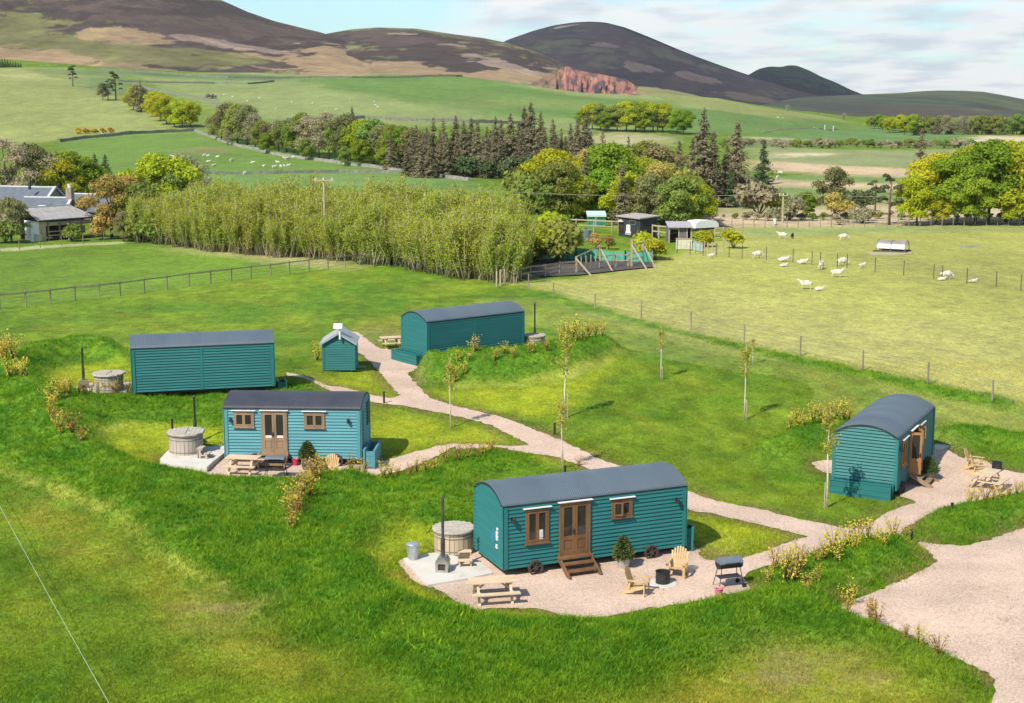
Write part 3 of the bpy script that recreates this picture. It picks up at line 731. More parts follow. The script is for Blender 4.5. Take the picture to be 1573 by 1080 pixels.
def acc_lush(x, y, g): return (g.random(len(x)) < samp(LUSHR, x, y) * (.35 + 1.0 * fbm(x * .9, y * .9, 3, 5))) & (samp(GRAV, x, y) < .3)
def acc_lawn(x, y, g): return (samp(GRAV, x, y) < .25) & (g.random(len(x)) < (.35 + .65 * fbm(x * .8, y * .8, 3, 6)) * (1 - .6 * samp(BARER, x, y)) * (1 - .7 * samp(LUSHR, x, y)))
def acc_edge(x, y, g): b = samp(GRAVB, x, y); return ((b > .1) & (b < .70) & (g.random(len(x)) < np.where(b < .5, .85, .35 * fbm(x * 1.4, y * 1.4, 3, 77)))) | ((b >= .7) & (g.random(len(x)) < .045 * sst(.5, .68, fbm(x * .7, y * .7, 3, 79))))
GQ = 1.0
grass('long_grass', int(230000 * GQ), 34.6, 88, acc_lush, (.05, .21), .014, 6, .9, 1)
grass('lawn_grass', int(430000 * GQ), 34.6, 80, acc_lawn, (.03, .10), .012, 3, .9, 2)
grass('path_edge_grass', int(260000 * GQ), 38, 85, acc_edge, (.03, .12), .012, 4, .9, 3)
# broad-leaved docks in the long grass of the front bank
def acc_dock(x, y, g): return (g.random(len(x)) < samp(DOCKR, x, y)) & (samp(GRAV, x, y) < .1)
DOCKR = raster([wp(p) for p in ([(545,905),(620,925),(700,955),(720,975),(640,985),(570,945)],[(600,1000),(700,1010),(680,1040),(610,1030)],[(470,850),(520,860),(510,900),(480,890)])], 5, 1.5)
grass('dock_leaves', 9000, 38, 60, acc_dock, (.10, .24), .04, 5, 1.1, 5, shade=(.9, 1.35))

# ------------------------------------------------------------------ materials of the made things
m_teal = pm('teal_paint', (.013, .120, .115), (.034, .195, .182), scale=1.6, rough=.62, bump=.15, bscale=30, stretch=(.35, .35, 4.5), c3=(.019, .155, .146), detail=8, lo=.25, hi=.8)
m_teal2 = pm('sheen_teal_paint', (.065, .225, .255), (.125, .335, .37), scale=1.6, rough=.62, bump=.15, bscale=30, stretch=(.35, .35, 4.5), c3=(.088, .28, .31), detail=8, lo=.25, hi=.8)  # teal made paler and bluer, with the front's sheen put into the colour
m_tealdk = pm('teal_board_paint', (.018, .150, .143), (.022, .172, .162), scale=3, rough=.55)
m_roof = pm('blue_grey_roof_sheet', (.082, .106, .130), (.132, .158, .180), scale=.9, rough=.5, spec=.4, c3=(.102, .130, .155), detail=8, lo=.25, hi=.8, stretch=(1, .35, .35))
m_roof2 = pm('charcoal_roof_sheet', (.042, .044, .056), (.055, .057, .07), scale=1.2, rough=.5, spec=.4)
m_trim = pm('dark_trim', (.02, .026, .03), (.03, .036, .04), rough=.6)
m_oak = pm('stained_timber', (.20, .105, .045), (.14, .07, .03), scale=3, stretch=(1, 1, .25), rough=.6, bump=.2)
m_oak2 = pm('weathered_oak', (.30, .20, .12), (.22, .14, .08), scale=3, stretch=(1, 1, .25), rough=.7, bump=.2)
m_oak3 = pm('orange_oak', (.40, .20, .075), (.30, .15, .055), scale=3, stretch=(1, 1, .25), rough=.6, bump=.2)
m_white = pm('white_paint', (.80, .79, .76), (.68, .67, .64), scale=5, rough=.6)
m_iron = pm('rusty_iron', (.085, .050, .038), (.055, .035, .03), scale=9, rough=.8)
m_black = pm('black_metal', (.018, .018, .020), (.03, .03, .032), scale=6, rough=.5)
m_steel = pm('stainless_steel', (.60, .60, .60), (.5, .5, .5), scale=4, rough=.3, metal=.9)
m_galv = pm('galvanised_steel', (.55, .58, .60), (.42, .45, .47), scale=7, rough=.42, metal=.6)
m_grey = pm('grey_enamel', (.115, .14, .165), (.15, .18, .2), scale=4, rough=.4)
m_chim = pm('chimney_pipe', (.050, .050, .046), (.12, .115, .10), scale=5, rough=.42, metal=.4, stretch=(1, 1, .3))
m_pine = pm('fresh_pine_timber', (.66, .50, .33), (.54, .38, .23), scale=3.5, stretch=(.35, 1, 1), rough=.75, bump=.2, c3=(.60, .44, .28))
m_pine2 = pm('pale_tub_stave', (.56, .43, .29), (.42, .31, .2), scale=3, stretch=(2, 2, .2), rough=.8, bump=.25)
m_grw = pm('weathered_grey_timber', (.40, .34, .28), (.29, .24, .19), scale=3, stretch=(2, 2, .25), rough=.85, bump=.3, c3=(.47, .40, .33))
m_lid = pm('weathered_lid_board', (.52, .45, .37), (.38, .33, .27), scale=4, stretch=(.3, 2, 1), rough=.85, bump=.3)
m_hoop = pm('hoop_band', (.20, .17, .15), (.13, .11, .1), scale=6, rough=.6)
m_chair = pm('adirondack_timber', (.62, .43, .22), (.50, .32, .15), scale=4, stretch=(1, 1, .3), rough=.7, bump=.15)
m_conc = pm('pale_concrete', (.62, .57, .50), (.52, .47, .40), scale=1.6, rough=.9, bump=.2, bscale=30, c3=(.57, .52, .45))
m_pot = pm('pale_grey_pot', (.50, .46, .40), (.40, .36, .31), scale=7, rough=.85, bump=.3)
m_red = pm('red_bucket_plastic', (.62, .04, .10), (.55, .03, .09), rough=.45)
m_pinkb = pm('pink_bucket_plastic', (.66, .18, .24), (.55, .12, .18), rough=.5)
m_stone = pm('grey_stone', (.20, .18, .155), (.11, .10, .09), scale=5, rough=.95, bump=.5)
m_dash = pm('ash', (.22, .2, .19), (.1, .1, .1), scale=14, rough=1)
m_cush = pm('white_cushion_cloth', (.75, .73, .7), rough=.9)
m_post = pm('fence_timber', (.30, .25, .185), (.19, .155, .115), scale=4, stretch=(2, 2, .3), rough=.9, bump=.2)
m_postp = pm('pale_fence_timber', (.46, .38, .26), (.34, .27, .18), scale=4, stretch=(2, 2, .3), rough=.9)
m_wire = pm('fence_wire', (.30, .30, .29), (.22, .22, .21), rough=.5, metal=.6)
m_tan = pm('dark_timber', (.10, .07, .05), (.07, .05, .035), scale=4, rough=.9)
def glass_mat():
    m = bpy.data.materials.new('window_glass'); m.use_nodes = True; t = m.node_tree; b = t.nodes['Principled BSDF']
    tcn = N(t, 'ShaderNodeTexCoord'); nz = N(t, 'ShaderNodeTexNoise'); nz.inputs['Scale'].default_value = 1.7; L(t, tcn.outputs['Object'], nz.inputs['Vector'])
    rp = N(t, 'ShaderNodeValToRGB'); rp.color_ramp.elements[0].color = (.012, .014, .014, 1); rp.color_ramp.elements[1].color = (.05, .045, .038, 1); L(t, nz.outputs['Fac'], rp.inputs[0]); L(t, rp.outputs[0], b.inputs['Base Color'])
    b.inputs['Roughness'].default_value = .04; b.inputs['Specular IOR Level'].default_value = .6
    return m
m_glass = glass_mat()

# ------------------------------------------------------------------ shepherd's huts
HL, HW, ZB, ZE, RISE = 6.667, 2.506, .30, 2.41, .42
def arc_z(y, over=0):       # barrel curve of the roof above the middle of the hut
    h = HW / 2; R_ = (h * h + RISE * RISE) / (2 * RISE); q = y - h
    return ZE + RISE - R_ + math.sqrt(max(R_ * R_ - q * q, 0))
def lap(mb, p0, p1, zs, out, st=.055, mi=0, tops=None):
    """weatherboards between two plan points: each board leans out at its foot"""
    p0, p1, out = Vector(p0), Vector(p1), Vector(out)
    for z0, z1 in zip(zs[:-1], zs[1:]):
        a0, a1 = (tops(z0) if tops else (p0, p1)); b0, b1 = (tops(z1) if tops else (p0, p1))
        q = [a0 + out * st, a1 + out * st, b1 + out * .004, b0 + out * .004]
        zz_ = [z0, z0, z1 + .012, z1 + .012]
        vs = [(v.x, v.y, z) for v, z in zip(q, zz_)] + [(a0.x, a0.y, z0), (a1.x, a1.y, z0)]
        mb.add(vs, [(0, 1, 2, 3), (4, 5, 1, 0)], mi)
def hut_walls(Ln, mat):
    mb = MB(); bd = .135
    zs = list(np.arange(ZB, ZE + .02, bd)); zs = [ZB + (ZE + .01 - ZB) * i / 16 for i in range(17)]
    lap(mb, (0, 0, 0), (Ln, 0, 0), zs, (0, -1, 0)); lap(mb, (Ln, HW, 0), (0, HW, 0), zs, (0, 1, 0))
    def half(z):
        if z <= ZE: return HW / 2
        R_ = ((HW / 2) ** 2 + RISE * RISE) / (2 * RISE); cz = ZE + RISE - R_
        return math.sqrt(max(R_ * R_ - (z - cz) ** 2, .0001)) if z < ZE + RISE - .002 else .05
    zs2 = [ZB + (ZE + RISE - .02 - ZB) * i / 19 for i in range(20)]
    for xx, s in ((0, -1), (Ln, 1)):
        def tp(z, xx=xx, s=s):
            h = half(z); a, b = Vector((xx, HW / 2 + h, 0)), Vector((xx, HW / 2 - h, 0))
            return (a, b) if s < 0 else (b, a)
        lap(mb, (0, 0, 0), (0, 0, 0), zs2, (s, 0, 0), .078, tops=tp)
    # the box behind the boards, and its floor
    prof = [(0, ZB), (HW, ZB)] + [(HW - HW * i / 14, arc_z(HW - HW * i / 14) - .01) for i in range(15)]
    mb.prism([(p[0], p[1]) for p in prof], .002, Ln - .002, 'x')
    return mb.mesh('wall', mat)
def hut_roof(Ln, mat):
    ov = .07; per = .076; nx = int((Ln + 2 * ov) / per * 4); na = 18
    xs = np.linspace(-ov, Ln + ov, nx); ph = xs / per * 2 * np.pi
    h = HW / 2 + .075; rs = RISE + .03; R_ = (h * h + rs * rs) / (2 * rs); a0 = math.asin(h / R_)
    V = []
    for lay in (0, 1):
        for x, p in zip(xs, ph):
            r = R_ + .008 * math.sin(p) - lay * .022
            for k in range(na + 1):
                a = -a0 + 2 * a0 * k / na
                V.append((x, HW / 2 + r * math.sin(a), ZE + .02 + rs - R_ + r * math.cos(a)))
    n = na + 1; F = []
    for lay in (0, 1):
        o = lay * nx * n
        for i in range(nx - 1):
            for k in range(na):
                q = (o + i*n+k, o + (i+1)*n+k, o + (i+1)*n+k+1, o + i*n+k+1); F.append(q if lay == 0 else q[::-1])
    o = nx * n
    for i in range(nx - 1):
        F.append((i*n, o + i*n, o + (i+1)*n, (i+1)*n)); F.append((i*n+na, (i+1)*n+na, o+(i+1)*n+na, o+i*n+na))
    for k in range(na):
        F.append((k, k+1, o+k+1, o+k)); b = (nx-1)*n; F.append((b+k, o+b+k, o+b+k+1, b+k+1))
    me = np_mesh('roof', np.array(V), np.array(F), mat); me.polygons.foreach_set('use_smooth', [True] * len(me.polygons)); return me
def window(par, x0, x1, z0, z1, mo, lights=2, open_=0, y=0):
    mb = MB(); d = .07
    f = .065
    for a, b, c, e in ((x0, x1, z0, z0 + f), (x0, x1, z1 - f, z1), (x0, x0 + f, z0 + f, z1 - f), (x1 - f, x1, z0 + f, z1 - f)):
        mb.box(((a + b) / 2, y - .045, (c + e) / 2), (b - a, .09, e - c))
    mb.box(((x0 + x1) / 2, y - .06, z0 - .02), (x1 - x0 + .06, .15, .038))
    w = mb.build('window', mo, par)
    n = lights; ww = (x1 - x0 - 2 * f) / n
    for i in range(n):
        cx0 = x0 + f + i * ww; mc = MB(); s = .055
        piv = Vector((cx0, y - .07, 0)); ang_ = -open_ if (open_ and i == 0) else 0
        def P(q):
            m = Matrix.Rotation(ang_, 3, 'Z'); return piv + m @ (Vector(q) - piv)
        for a, b, c, e in ((cx0+.004, cx0 + ww-.004, z0 + f+.003, z0 + f + s), (cx0+.004, cx0 + ww-.004, z1 - f - s, z1 - f-.003), (cx0+.004, cx0 + s, z0 + f + s, z1 - f - s), (cx0 + ww - s, cx0 + ww-.004, z0 + f + s, z1 - f - s)):
            mb2 = MB(); mb2.box(((a + b) / 2, y - .075, (c + e) / 2), (b - a, .05, e - c)); mc.add([P(v) for v in mb2.v], mb2.f)
        c = mc.build('casement', mo, w)
        mp_ = MB(); mb2 = MB(); mb2.box((cx0 + ww / 2, y - .066, (z0 + z1) / 2), (ww - 2 * s, .012, z1 - z0 - 2 * f - 2 * s)); mp_.add([P(v) for v in mb2.v], mb2.f)
        mp_.build('pane', m_glass, w)
    return w
def door_leaf(par, x0, x1, z0, z1, mo, hinge=None, ang_=0, y=0, handle_at=None):
    s = .085; zm = z0 + (z1 - z0) * .34
    piv = Vector((hinge if hinge is not None else x0, y - .05, 0)); rm = Matrix.Rotation(ang_, 3, 'Z')
    def B(mb, c, d):
        q = MB(); q.box(c, d); mb.add([piv + rm @ (Vector(v) - piv) for v in q.v], q.f)
    mb = MB(); yc = y - .075
    B(mb, (x0 + s / 2, yc, (z0 + z1) / 2), (s, .055, z1 - z0)); B(mb, (x1 - s / 2, yc, (z0 + z1) / 2), (s, .055, z1 - z0))
    for zc, hh in ((z0 + .09, .18), (zm, .13), (z1 - .05, .10)): B(mb, ((x0 + x1) / 2, yc, zc), (x1 - x0 - 2 * s, .054, hh))
    d = mb.build('door', mo, par)
    mb = MB(); B(mb, ((x0 + x1) / 2, yc + .006, (z0 + .18 + zm - .065) / 2), (x1 - x0 - 2 * s, .026, zm - .065 - z0 - .18)); B(mb, ((x0 + x1) / 2, yc - .002, (z0 + .18 + zm - .065) / 2), (x1 - x0 - 2 * s - .09, .034, zm - .065 - z0 - .27)); mb.build('panel', mo, d)
    mb = MB(); B(mb, ((x0 + x1) / 2, yc + .005, (zm + .065 + z1 - .1) / 2), (x1 - x0 - 2 * s, .012, z1 - .1 - zm - .065)); mb.build('pane', m_glass, d)
    if handle_at:
        mb = MB(); B(mb, (handle_at, yc - .045, zm + .22), (.035, .03, .18)); B(mb, (handle_at - .04, yc - .07, zm + .22), (.11, .02, .025)); mb.build('handle', m_black, d)
    return d
def spoked_wheel(par, x, y, r=.30, zc=None):
    zc = r if zc is None else zc
    mb = MB(); n = 20
    ring = [(x + r * .93 * math.cos(2 * math.pi * k / n), y, zc + r * .93 * math.sin(2 * math.pi * k / n)) for k in range(n + 1)]
    for a, b in zip(ring[:-1], ring[1:]): mb.bar(a, b, .085, .04, up=(0, 1, 0)) if False else mb.bar(a, b, .08, .045)
    w = mb.build('wheel', m_iron, par)
    ms = MB()
    for k in range(6):
        t = 2 * math.pi * k / 6 + .3; ms.bar((x, y, zc), (x + r * .92 * math.cos(t), y, zc + r * .92 * math.sin(t)), .04, .035)
    ms.build('spoke', m_iron, w)
    mh = MB(); mh.tube([(x, y - .08, zc), (x, y + .08, zc)], .055, 10); mh.build('hub', m_iron, w)
def make_hut(spec):
    Ln = spec.get('L', HL); mt = spec.get('mat', m_teal); mo = spec.get('oak', m_oak)
    h = thing('shepherd_hut', spec['label'], 'shepherd hut', spec['loc'], spec['rz'], "shepherd's huts set round the field")
    wl = ob('wall', hut_walls(Ln, mt), h)
    rf = ob('roof', hut_roof(Ln, spec.get('roof', m_roof)), h)
    mb = MB()                                     # fascia under the roof edge, curved at the ends
    for yy in (-.035, HW + .035): mb.box((Ln / 2, yy, ZE - .01), (Ln + .06, .04, .05))
    for xx in (-.05, Ln + .05):
        for k in range(12):
            y0, y1 = HW * k / 12, HW * (k + 1) / 12
            mb.bar((xx, y0, arc_z(y0) + .0), (xx, y1, arc_z(y1) + .0), .045, .07)
    mb.build('fascia', m_trim, rf)
    for xx, yy in ((.05, -.042), (Ln - .05, -.042), (.05, HW + .042), (Ln - .05, HW + .042)):
        mb = MB(); mb.box((xx, yy - (.012 if yy < 1 else -.012), (ZB + ZE - .045) / 2 - .01), (.135, .026, ZE - ZB - .04))
        ex = -.042 if xx < 1 else Ln + .042; mb.box((ex + (-.012 if xx < 1 else .012), yy + (.045 if yy < 1 else -.045), (ZB + ZE) / 2 - .01), (.022, .135, ZE - ZB - .02)); mb.build('corner_board', spec.get('cb', m_tealdk if mt is m_teal else mt), h)
    mb = MB(); mb.box((Ln / 2, .35, .2), (Ln - .3, .1, .18)); mb.box((Ln / 2, HW - .35, .2), (Ln - .3, .1, .18))
    for xx in (.9, Ln - .9): mb.box((xx, HW / 2, .24), (.12, HW - .3, .1))
    mb.build('chassis', m_black, h)
    fy = spec.get('wheel_y', -.12)
    for xx in spec.get('wheels', (1.05, Ln - 1.0)):
        spoked_wheel(h, xx, fy, .25); spoked_wheel(h, xx, HW + .12, .25)
    for w in spec.get('windows', ()):
        x0, x1, z0, z1 = w[:4]; window(h, x0, x1, z0, z1, mo, open_=w[4] if len(w) > 4 else 0)
        mb = MB(); mb.box(((x0 + x1) / 2, -.10, z1 + .07), (x1 - x0 + .18, .11, .022)); mb.build('window_hood', m_white, h)
    if 'door' in spec:
        x0, x1 = spec['door']; z0, z1 = .52, 2.26; f = .08
        mb = MB(); mb.box((x0 + f / 2, -.05, (z0 + z1) / 2), (f, .10, z1 - z0)); mb.box((x1 - f / 2, -.05, (z0 + z1) / 2), (f, .10, z1 - z0)); mb.box(((x0 + x1) / 2, -.05, z1 + .035), (x1 - x0, .10, .07)); mb.box(((x0 + x1) / 2, -.08, z0 - .03), (x1 - x0 + .05, .18, .06)); mb.build('door_frame', mo, h)
        mb = MB(); mb.box(((x0 + x1) / 2, -.11, z1 + .09), (x1 - x0 + .12, .12, .022)); mb.build('door_hood', m_white, h)
        xm = (x0 + x1) / 2; op = spec.get('door_open', 0)
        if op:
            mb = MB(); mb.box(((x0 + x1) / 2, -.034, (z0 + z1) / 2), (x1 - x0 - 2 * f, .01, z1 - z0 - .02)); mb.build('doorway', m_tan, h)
        door_leaf(h, x0 + f, xm - .004, z0, z1, mo, x0 + f, -op, 0, xm - .05)
        door_leaf(h, xm + .004, x1 - f, z0, z1, mo, x1 - f, spec.get('door_open2', 0), 0)
    for lx in spec.get('lamps', ()):
        mb = MB(); mb.box((lx, -.05, 1.98), (.06, .04, .12)); mb.bar((lx, -.05, 2.02), (lx + .03, -.15, 2.05), .025, .025); mb.lathe([(.02, .06), (.055, .02), (.06, -.12), (.03, -.15)], 8, (lx + .03, -.16, 1.98)); mb.build('wall_lamp', m_black, h)
    if spec.get('mid'):
        mb = MB(); mb.box((Ln * .485, -.042, (ZB + ZE - .085) / 2 - .01), (.12, .022, ZE - ZB - .08)); mb.build('cover_board', m_tealdk, h)
    return h
def hut_xform(x, y, a, z): return (x, y, z), a
HUTS = {}
HUTS[1] = dict(L=6.667, loc=(-.267, 45.13, .10), rz=.394, label="nearest teal shepherd's hut, with drum barbecue and fire pit on the gravel before it",
     windows=[(.74, 1.56, 1.08, 2.20), (3.86, 4.62, 1.60, 2.20, .35)], door=(1.94, 3.06), lamps=(.26, 6.3), wheels=(1.08, 5.35))
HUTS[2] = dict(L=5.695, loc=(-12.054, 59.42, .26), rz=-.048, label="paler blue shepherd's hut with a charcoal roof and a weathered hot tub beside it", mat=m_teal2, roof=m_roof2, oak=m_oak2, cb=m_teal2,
     windows=[(.38, 1.24, 1.62, 2.26), (3.36, 4.22, 1.62, 2.26)], door=(1.54, 2.64), lamps=(.23, 5.2), wheels=(1.25, 4.7))
HUTS[3] = dict(L=6.667, loc=(-18.104, 67.9, 1.31), rz=.25, label="teal shepherd's hut at far left, its blank back wall above the paler blue hut", mid=1, wheel_y=.5, wheels=(1.2, 5.5))
HUTS[4] = dict(L=6.667, loc=(-4.668, 78.64, .93), rz=.65, label="farthest teal shepherd's hut, blank back wall rising behind a green bank", mid=1, wheel_y=.5, wheels=(1.2, 5.5))
HUTS[5] = dict(L=6.667, loc=(15.267, 55.86, -.22), rz=1.084, label="teal shepherd's hut at the right with an open brown door and blank near end", oak=m_oak3,
     windows=[(.60, 1.45, 1.10, 2.18), (3.75, 4.5, 1.55, 2.18, .6)], door=(2.0, 3.1), lamps=(.25,), wheels=(.85, 5.5), door_open=R(75), door_open2=R(50))
huts = {k: make_hut(v) for k, v in HUTS.items()}
def HP(k, x, y, z=0):
    """a point given in hut k's own frame"""
    c, s = math.cos(HUTS[k]['rz']), math.sin(HUTS[k]['rz']); l = HUTS[k]['loc']
    return Vector((l[0] + x * c - y * s, l[1] + x * s + y * c, l[2] + z))
# small fittings on the near end of the nearest hut
mb = MB(); mb.box((-.06, .42, 1.32), (.05, .13, .30)); mb.box((-.06, .44, .95), (.05, .12, .13)); mb.box((-.055, .40, 1.55), (.04, .10, .08)); mb.build('meter_box', m_white, huts[1])
mb = MB(); mb.box((-.05, .75, 1.2), (.03, .32, .4), (.3, 0, 0)); mb.build('hose_cover', pm('blue_plastic', (.02, .16, .30), (.03, .2, .36)), huts[1])
mb = MB(); mb.box((1.24, -.085, 1.38), (.22, .012, .26)); mb.box((1.24, -.085, 1.21), (.22, .012, .04)); mb.build('notice', m_cush, huts[1])
for k, x0_ in ((2, 1.62), (2, 2.11)):
    mb = MB(); mb.box((x0_ + .22, -.085, 1.20), (.27, .012, .15)); mb.build('bed_end', m_cush, huts[2])
mb = MB(); mb.box((5.76, 1.9, 1.9), (.06, .7, 1.0)); mb.box((5.75, .5, 1.3), (.04, .06, 1.9)); mb.build('end_door', m_trim, huts[2])

def trough(k, x, y, ln, w, h, rz, label, z=0, shelves=0):
    t = thing('storage_box', label, 'storage box', HP(k, x, y, z), HUTS[k]['rz'] + rz, "teal boxes standing at the hut ends")
    mb = MB(); th_ = .05
    for i in range(3):
        z0 = .02 + i * (h - .04) / 3; hh = (h - .04) / 3 - .012
        for yy, sx in ((-w / 2, 1), (w / 2, -1)): mb.box((0, yy, z0 + hh / 2), (ln, th_, hh))
        for xx in (-ln / 2 + .03, ln / 2 - .03): mb.box((xx, 0, z0 + hh / 2), (.045, w - th_ - .004, hh))
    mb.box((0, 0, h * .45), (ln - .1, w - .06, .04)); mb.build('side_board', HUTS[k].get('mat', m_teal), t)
    for xx in (-ln / 2 - .02, ln / 2 + .02):
        for yy in (-w / 2, w / 2): mb = MB(); mb.box((xx, yy, h / 2), (.06, .075, h)); mb.build('corner_post', HUTS[k].get('mat', m_teal), t)
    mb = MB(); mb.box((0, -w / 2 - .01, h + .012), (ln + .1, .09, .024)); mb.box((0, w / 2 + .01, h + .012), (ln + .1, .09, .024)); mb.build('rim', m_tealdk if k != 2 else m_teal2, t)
    return t
trough(5, -.42, HW / 2, 2.35, .42, .72, R(90), "long teal slatted box standing against the blank end of the right hut", -.12)
trough(4, -.42, HW / 2 + .1, 2.45, .46, .62, R(90), "long teal box at the left end of the farthest hut beside the gravel")
trough(2, 6.12, .55, 1.9, .42, .74, R(90), "open topped teal trough at the right end of the paler blue hut", 0)
trough(1, 7.02, .35, .5, .30, .85, R(60), "small rounded teal box standing by the right end of the nearest hut", 0)
trough(3, 7.1, .8, .8, .35, .5, R(90), "small dark teal box at the right end of the far left hut", -.1)

# ------------------------------------------------------------------ steps
def make_steps(k, x0, x1, label, n=2, mo=None, y0=-.10):
    t = thing('wooden_steps', label, 'steps', HP(k, (x0 + x1) / 2, y0), HUTS[k]['rz'], "wooden steps at the hut doors")
    w = x1 - x0; mo = mo or m_oak; top = .50; dp = .95
    for xx in (-w / 2, w / 2):
        mb = MB(); mb.bar((xx, -.02, top + .02), (xx, -dp, .03), .05, .17); mb.build('stringer', mo, t)
    for i in range(n):
        f = (i + 1) / (n + 1); mb = MB(); mb.box((0, -.10 - (dp - .12) * f, top * (1 - f) + .03), (w - .06, .24, .045)); mb.box((0, -.10 - (dp - .12) * f + .10, top * (1 - f) - .05), (w - .06, .03, .10)); mb.build('tread', mo, t)
    mb = MB(); mb.box((0, -.13, top - .0), (w + .12, .30, .05)); mb.build('landing', mo, t)
make_steps(1, 1.88, 3.0, "brown wooden steps up to the nearest hut's double door")
make_steps(2, 1.45, 2.65, "weathered wooden steps below the paler blue hut's door, behind its barbecue", mo=m_oak2)
make_steps(5, 2.0, 3.1, "brown wooden steps under the open door of the right hut", mo=m_oak2)

# ------------------------------------------------------------------ concrete bases
def slab(name, px, label, h=.09, mat=None):
    P = GP(px); z = max(v.z for v in P) - .0
    mb = MB(); mb.prism([(v.x, v.y) for v in P], min(v.z for v in P) - .1, z + h, 'z'); o = mb.build(name, mat or m_conc); tag(o, label, 'concrete slab'); return z + h
z_s1 = slab('concrete_slab', [(619,861.5),(658,903),(715,893.5),(757,884),(734,864),(668,852.5)], "pale concrete slab under the nearest hut's round hot tub")
z_s2 = slab('concrete_slab', [(246,713),(254,722),(318,727),(328,717),(349,699),(349,688),(322,689),(260,697)], "pale concrete slab under the weathered hot tub left of the blue hut")
z_s3 = slab('concrete_slab', [(122,600),(150,606),(198,604),(200,590),(150,588)], "pale concrete slab under the hot tub beside the far left hut")
z_s5 = slab('concrete_slab', [(1436,684),(1452,683),(1463,686),(1446,692),(1436,692)], "small pale slab behind the far end of the right hut", .05)

# ------------------------------------------------------------------ hot tubs
def hot_tub(loc, rz, r, h, label, ms, ml, sides=0, rl=None, nst=26, step_side=None):
    t = thing('hot_tub', label, 'hot tub', loc, rz, 'wooden hot tubs beside the huts'); t.scale = (0.86,) * 3
    mb = MB()
    for k in range(nst):
        a = 2 * math.pi * k / nst; w = 2 * math.pi * r / nst
        mb.box((r * math.cos(a), r * math.sin(a), h / 2), (.05 + .008 * (k % 3), w - .012, h), Matrix.Rotation(a, 3, 'Z'))
    mb.lathe([(r - .03, .02), (r - .03, h - .02)], nst, mi=0); mb.build('staves', ms, t)
    for z in (.10, h * .72, h * .86):
        mb = MB(); mb.lathe([(r + .028, z), (r + .042, z + .008), (r + .042, z + .037), (r + .028, z + .045)], 36, caps=False); mb.build('hoop', m_hoop, t)
    rl = rl or r + .09
    mb = MB(); n = sides or 32
    mb.lathe([(rl, h), (rl + .01, h + .02), (rl, h + .07), (rl * .97, h + .08)], n, ph=math.pi / n)
    m2 = MB(); li = mb.build('lid', ml, t)
    for k in range(-4, 5):
        x = k * rl / 4.8; ln = 2 * math.sqrt(max(rl * rl * .93 - x * x, .01)) * .97; m2.box((x, 0, h + .088), (rl / 4.8 - .012, ln, .018))
    m2.build('lid_board', ml, li)
    m3 = MB(); m3.box((0, 0, h + .11), (.09, rl * 1.5, .03)); m3.bar((.15, -.1, h + .12), (.15, .1, h + .12), .03, .05); m3.build('lid_batten', ml, li)
    return t
def tub_steps(loc, rz, label, m_):
    t = thing('tub_steps', label, 'steps', loc, rz, 'low steps beside the hot tubs'); t.scale = (0.86,) * 3
    for xx in (-.22, .22):
        mb = MB(); mb.box((xx, .14, .25), (.045, .10, .5)); mb.box((xx, -.18, .12), (.045, .10, .24)); mb.box((xx, 0, .16), (.04, .36, .06)); mb.box((xx, .14, .45), (.04, .30, .05)); mb.build('side', m_, t)
    mb = MB(); mb.box((0, .13, .515), (.54, .28, .035)); mb.build('tread', m_, t)
    mb = MB(); mb.box((0, -.2, .255), (.54, .26, .035)); mb.build('tread', m_, t)
    mb = MB(); mb.box((0, .26, .25), (.44, .03, .48)); mb.build('back', m_, t)
def stove(loc, rz, label, hc=2.45, grey=False):
    t = thing('tub_stove', label, 'stove', loc, rz, 'wood stoves heating the hot tubs'); t.scale = (0.86,) * 3
    mb = MB(); w, d, h = .24, .28, .40
    out = [(-w, .0), (w, .0), (w, h), (.14, h + .16), (-.14, h + .16), (-w, h)]
    th_ = .03
    mb.prism(out, d - .02, d, 'y')
    for a, b in zip(out, out[1:] + out[:1]): mb.bar((a[0], 0, a[1]), (b[0], 0, b[1]), d * 2 - .03, .02, up=(-(b[1] - a[1]), 0, b[0] - a[0]))
    fr = MB()
    for x_, w_ in ((-w + .05, .10), (w - .05, .10)): mb.box((x_, -d - .004, h / 2), (w_, .02, h))
    mb.prism([(-w, h - .06), (w, h - .06), (w, h), (.14, h + .16), (-.14, h + .16), (-w, h)], -d - .02, -d + .0, 'y'); mb.box((0, -d - .004, .05), (.30, .02, .10))
    mb.build('firebox', m_steel if not grey else m_grey, t)
    mb = MB(); mb.box((0, -d + .05, .22), (.34, .01, .30)); mb.build('fire_door', m_iron, t)
    mb = MB(); mb.tube([(0, .05, h + .14), (0, .05, 1.25)], .085, 14); mb.build('flue', m_chim, t)
    mb = MB(); mb.tube([(0, .05, 1.25), (0, .05, hc)], .055, 12); mb.tube([(0, .05, hc), (0, .05, hc + .06)], [.06, .05], 12); c = mb.build('chimney', m_chim if not grey else m_black, t)
    mb = MB(); mb.lathe([(.11, 0), (.02, .07)], 12, (0, .05, hc + .10)); [mb.tube([(.05 * math.cos(a), .05 + .05 * math.sin(a), hc + .04), (.07 * math.cos(a), .05 + .07 * math.sin(a), hc + .11)], .008, 5) for a in (0, 2.1, 4.2)]; mb.build('cowl', m_chim, c)
    return t
p = G(697, 850); hot_tub((p.x, p.y + .15, z_s1), .3, .76, .86, "round wooden hot tub with pale fresh staves beside the nearest hut", m_pine2, m_lid)
p = G(680, 883); stove((p.x, p.y + .15, z_s1), -.12, "shiny steel wood stove with a tall flue in front of the nearest hut's hot tub", 2.75)
p = G(714, 872); tub_steps((p.x, p.y, z_s1), .12, "pale two tread wooden steps against the nearest hut's hot tub", m_pine)
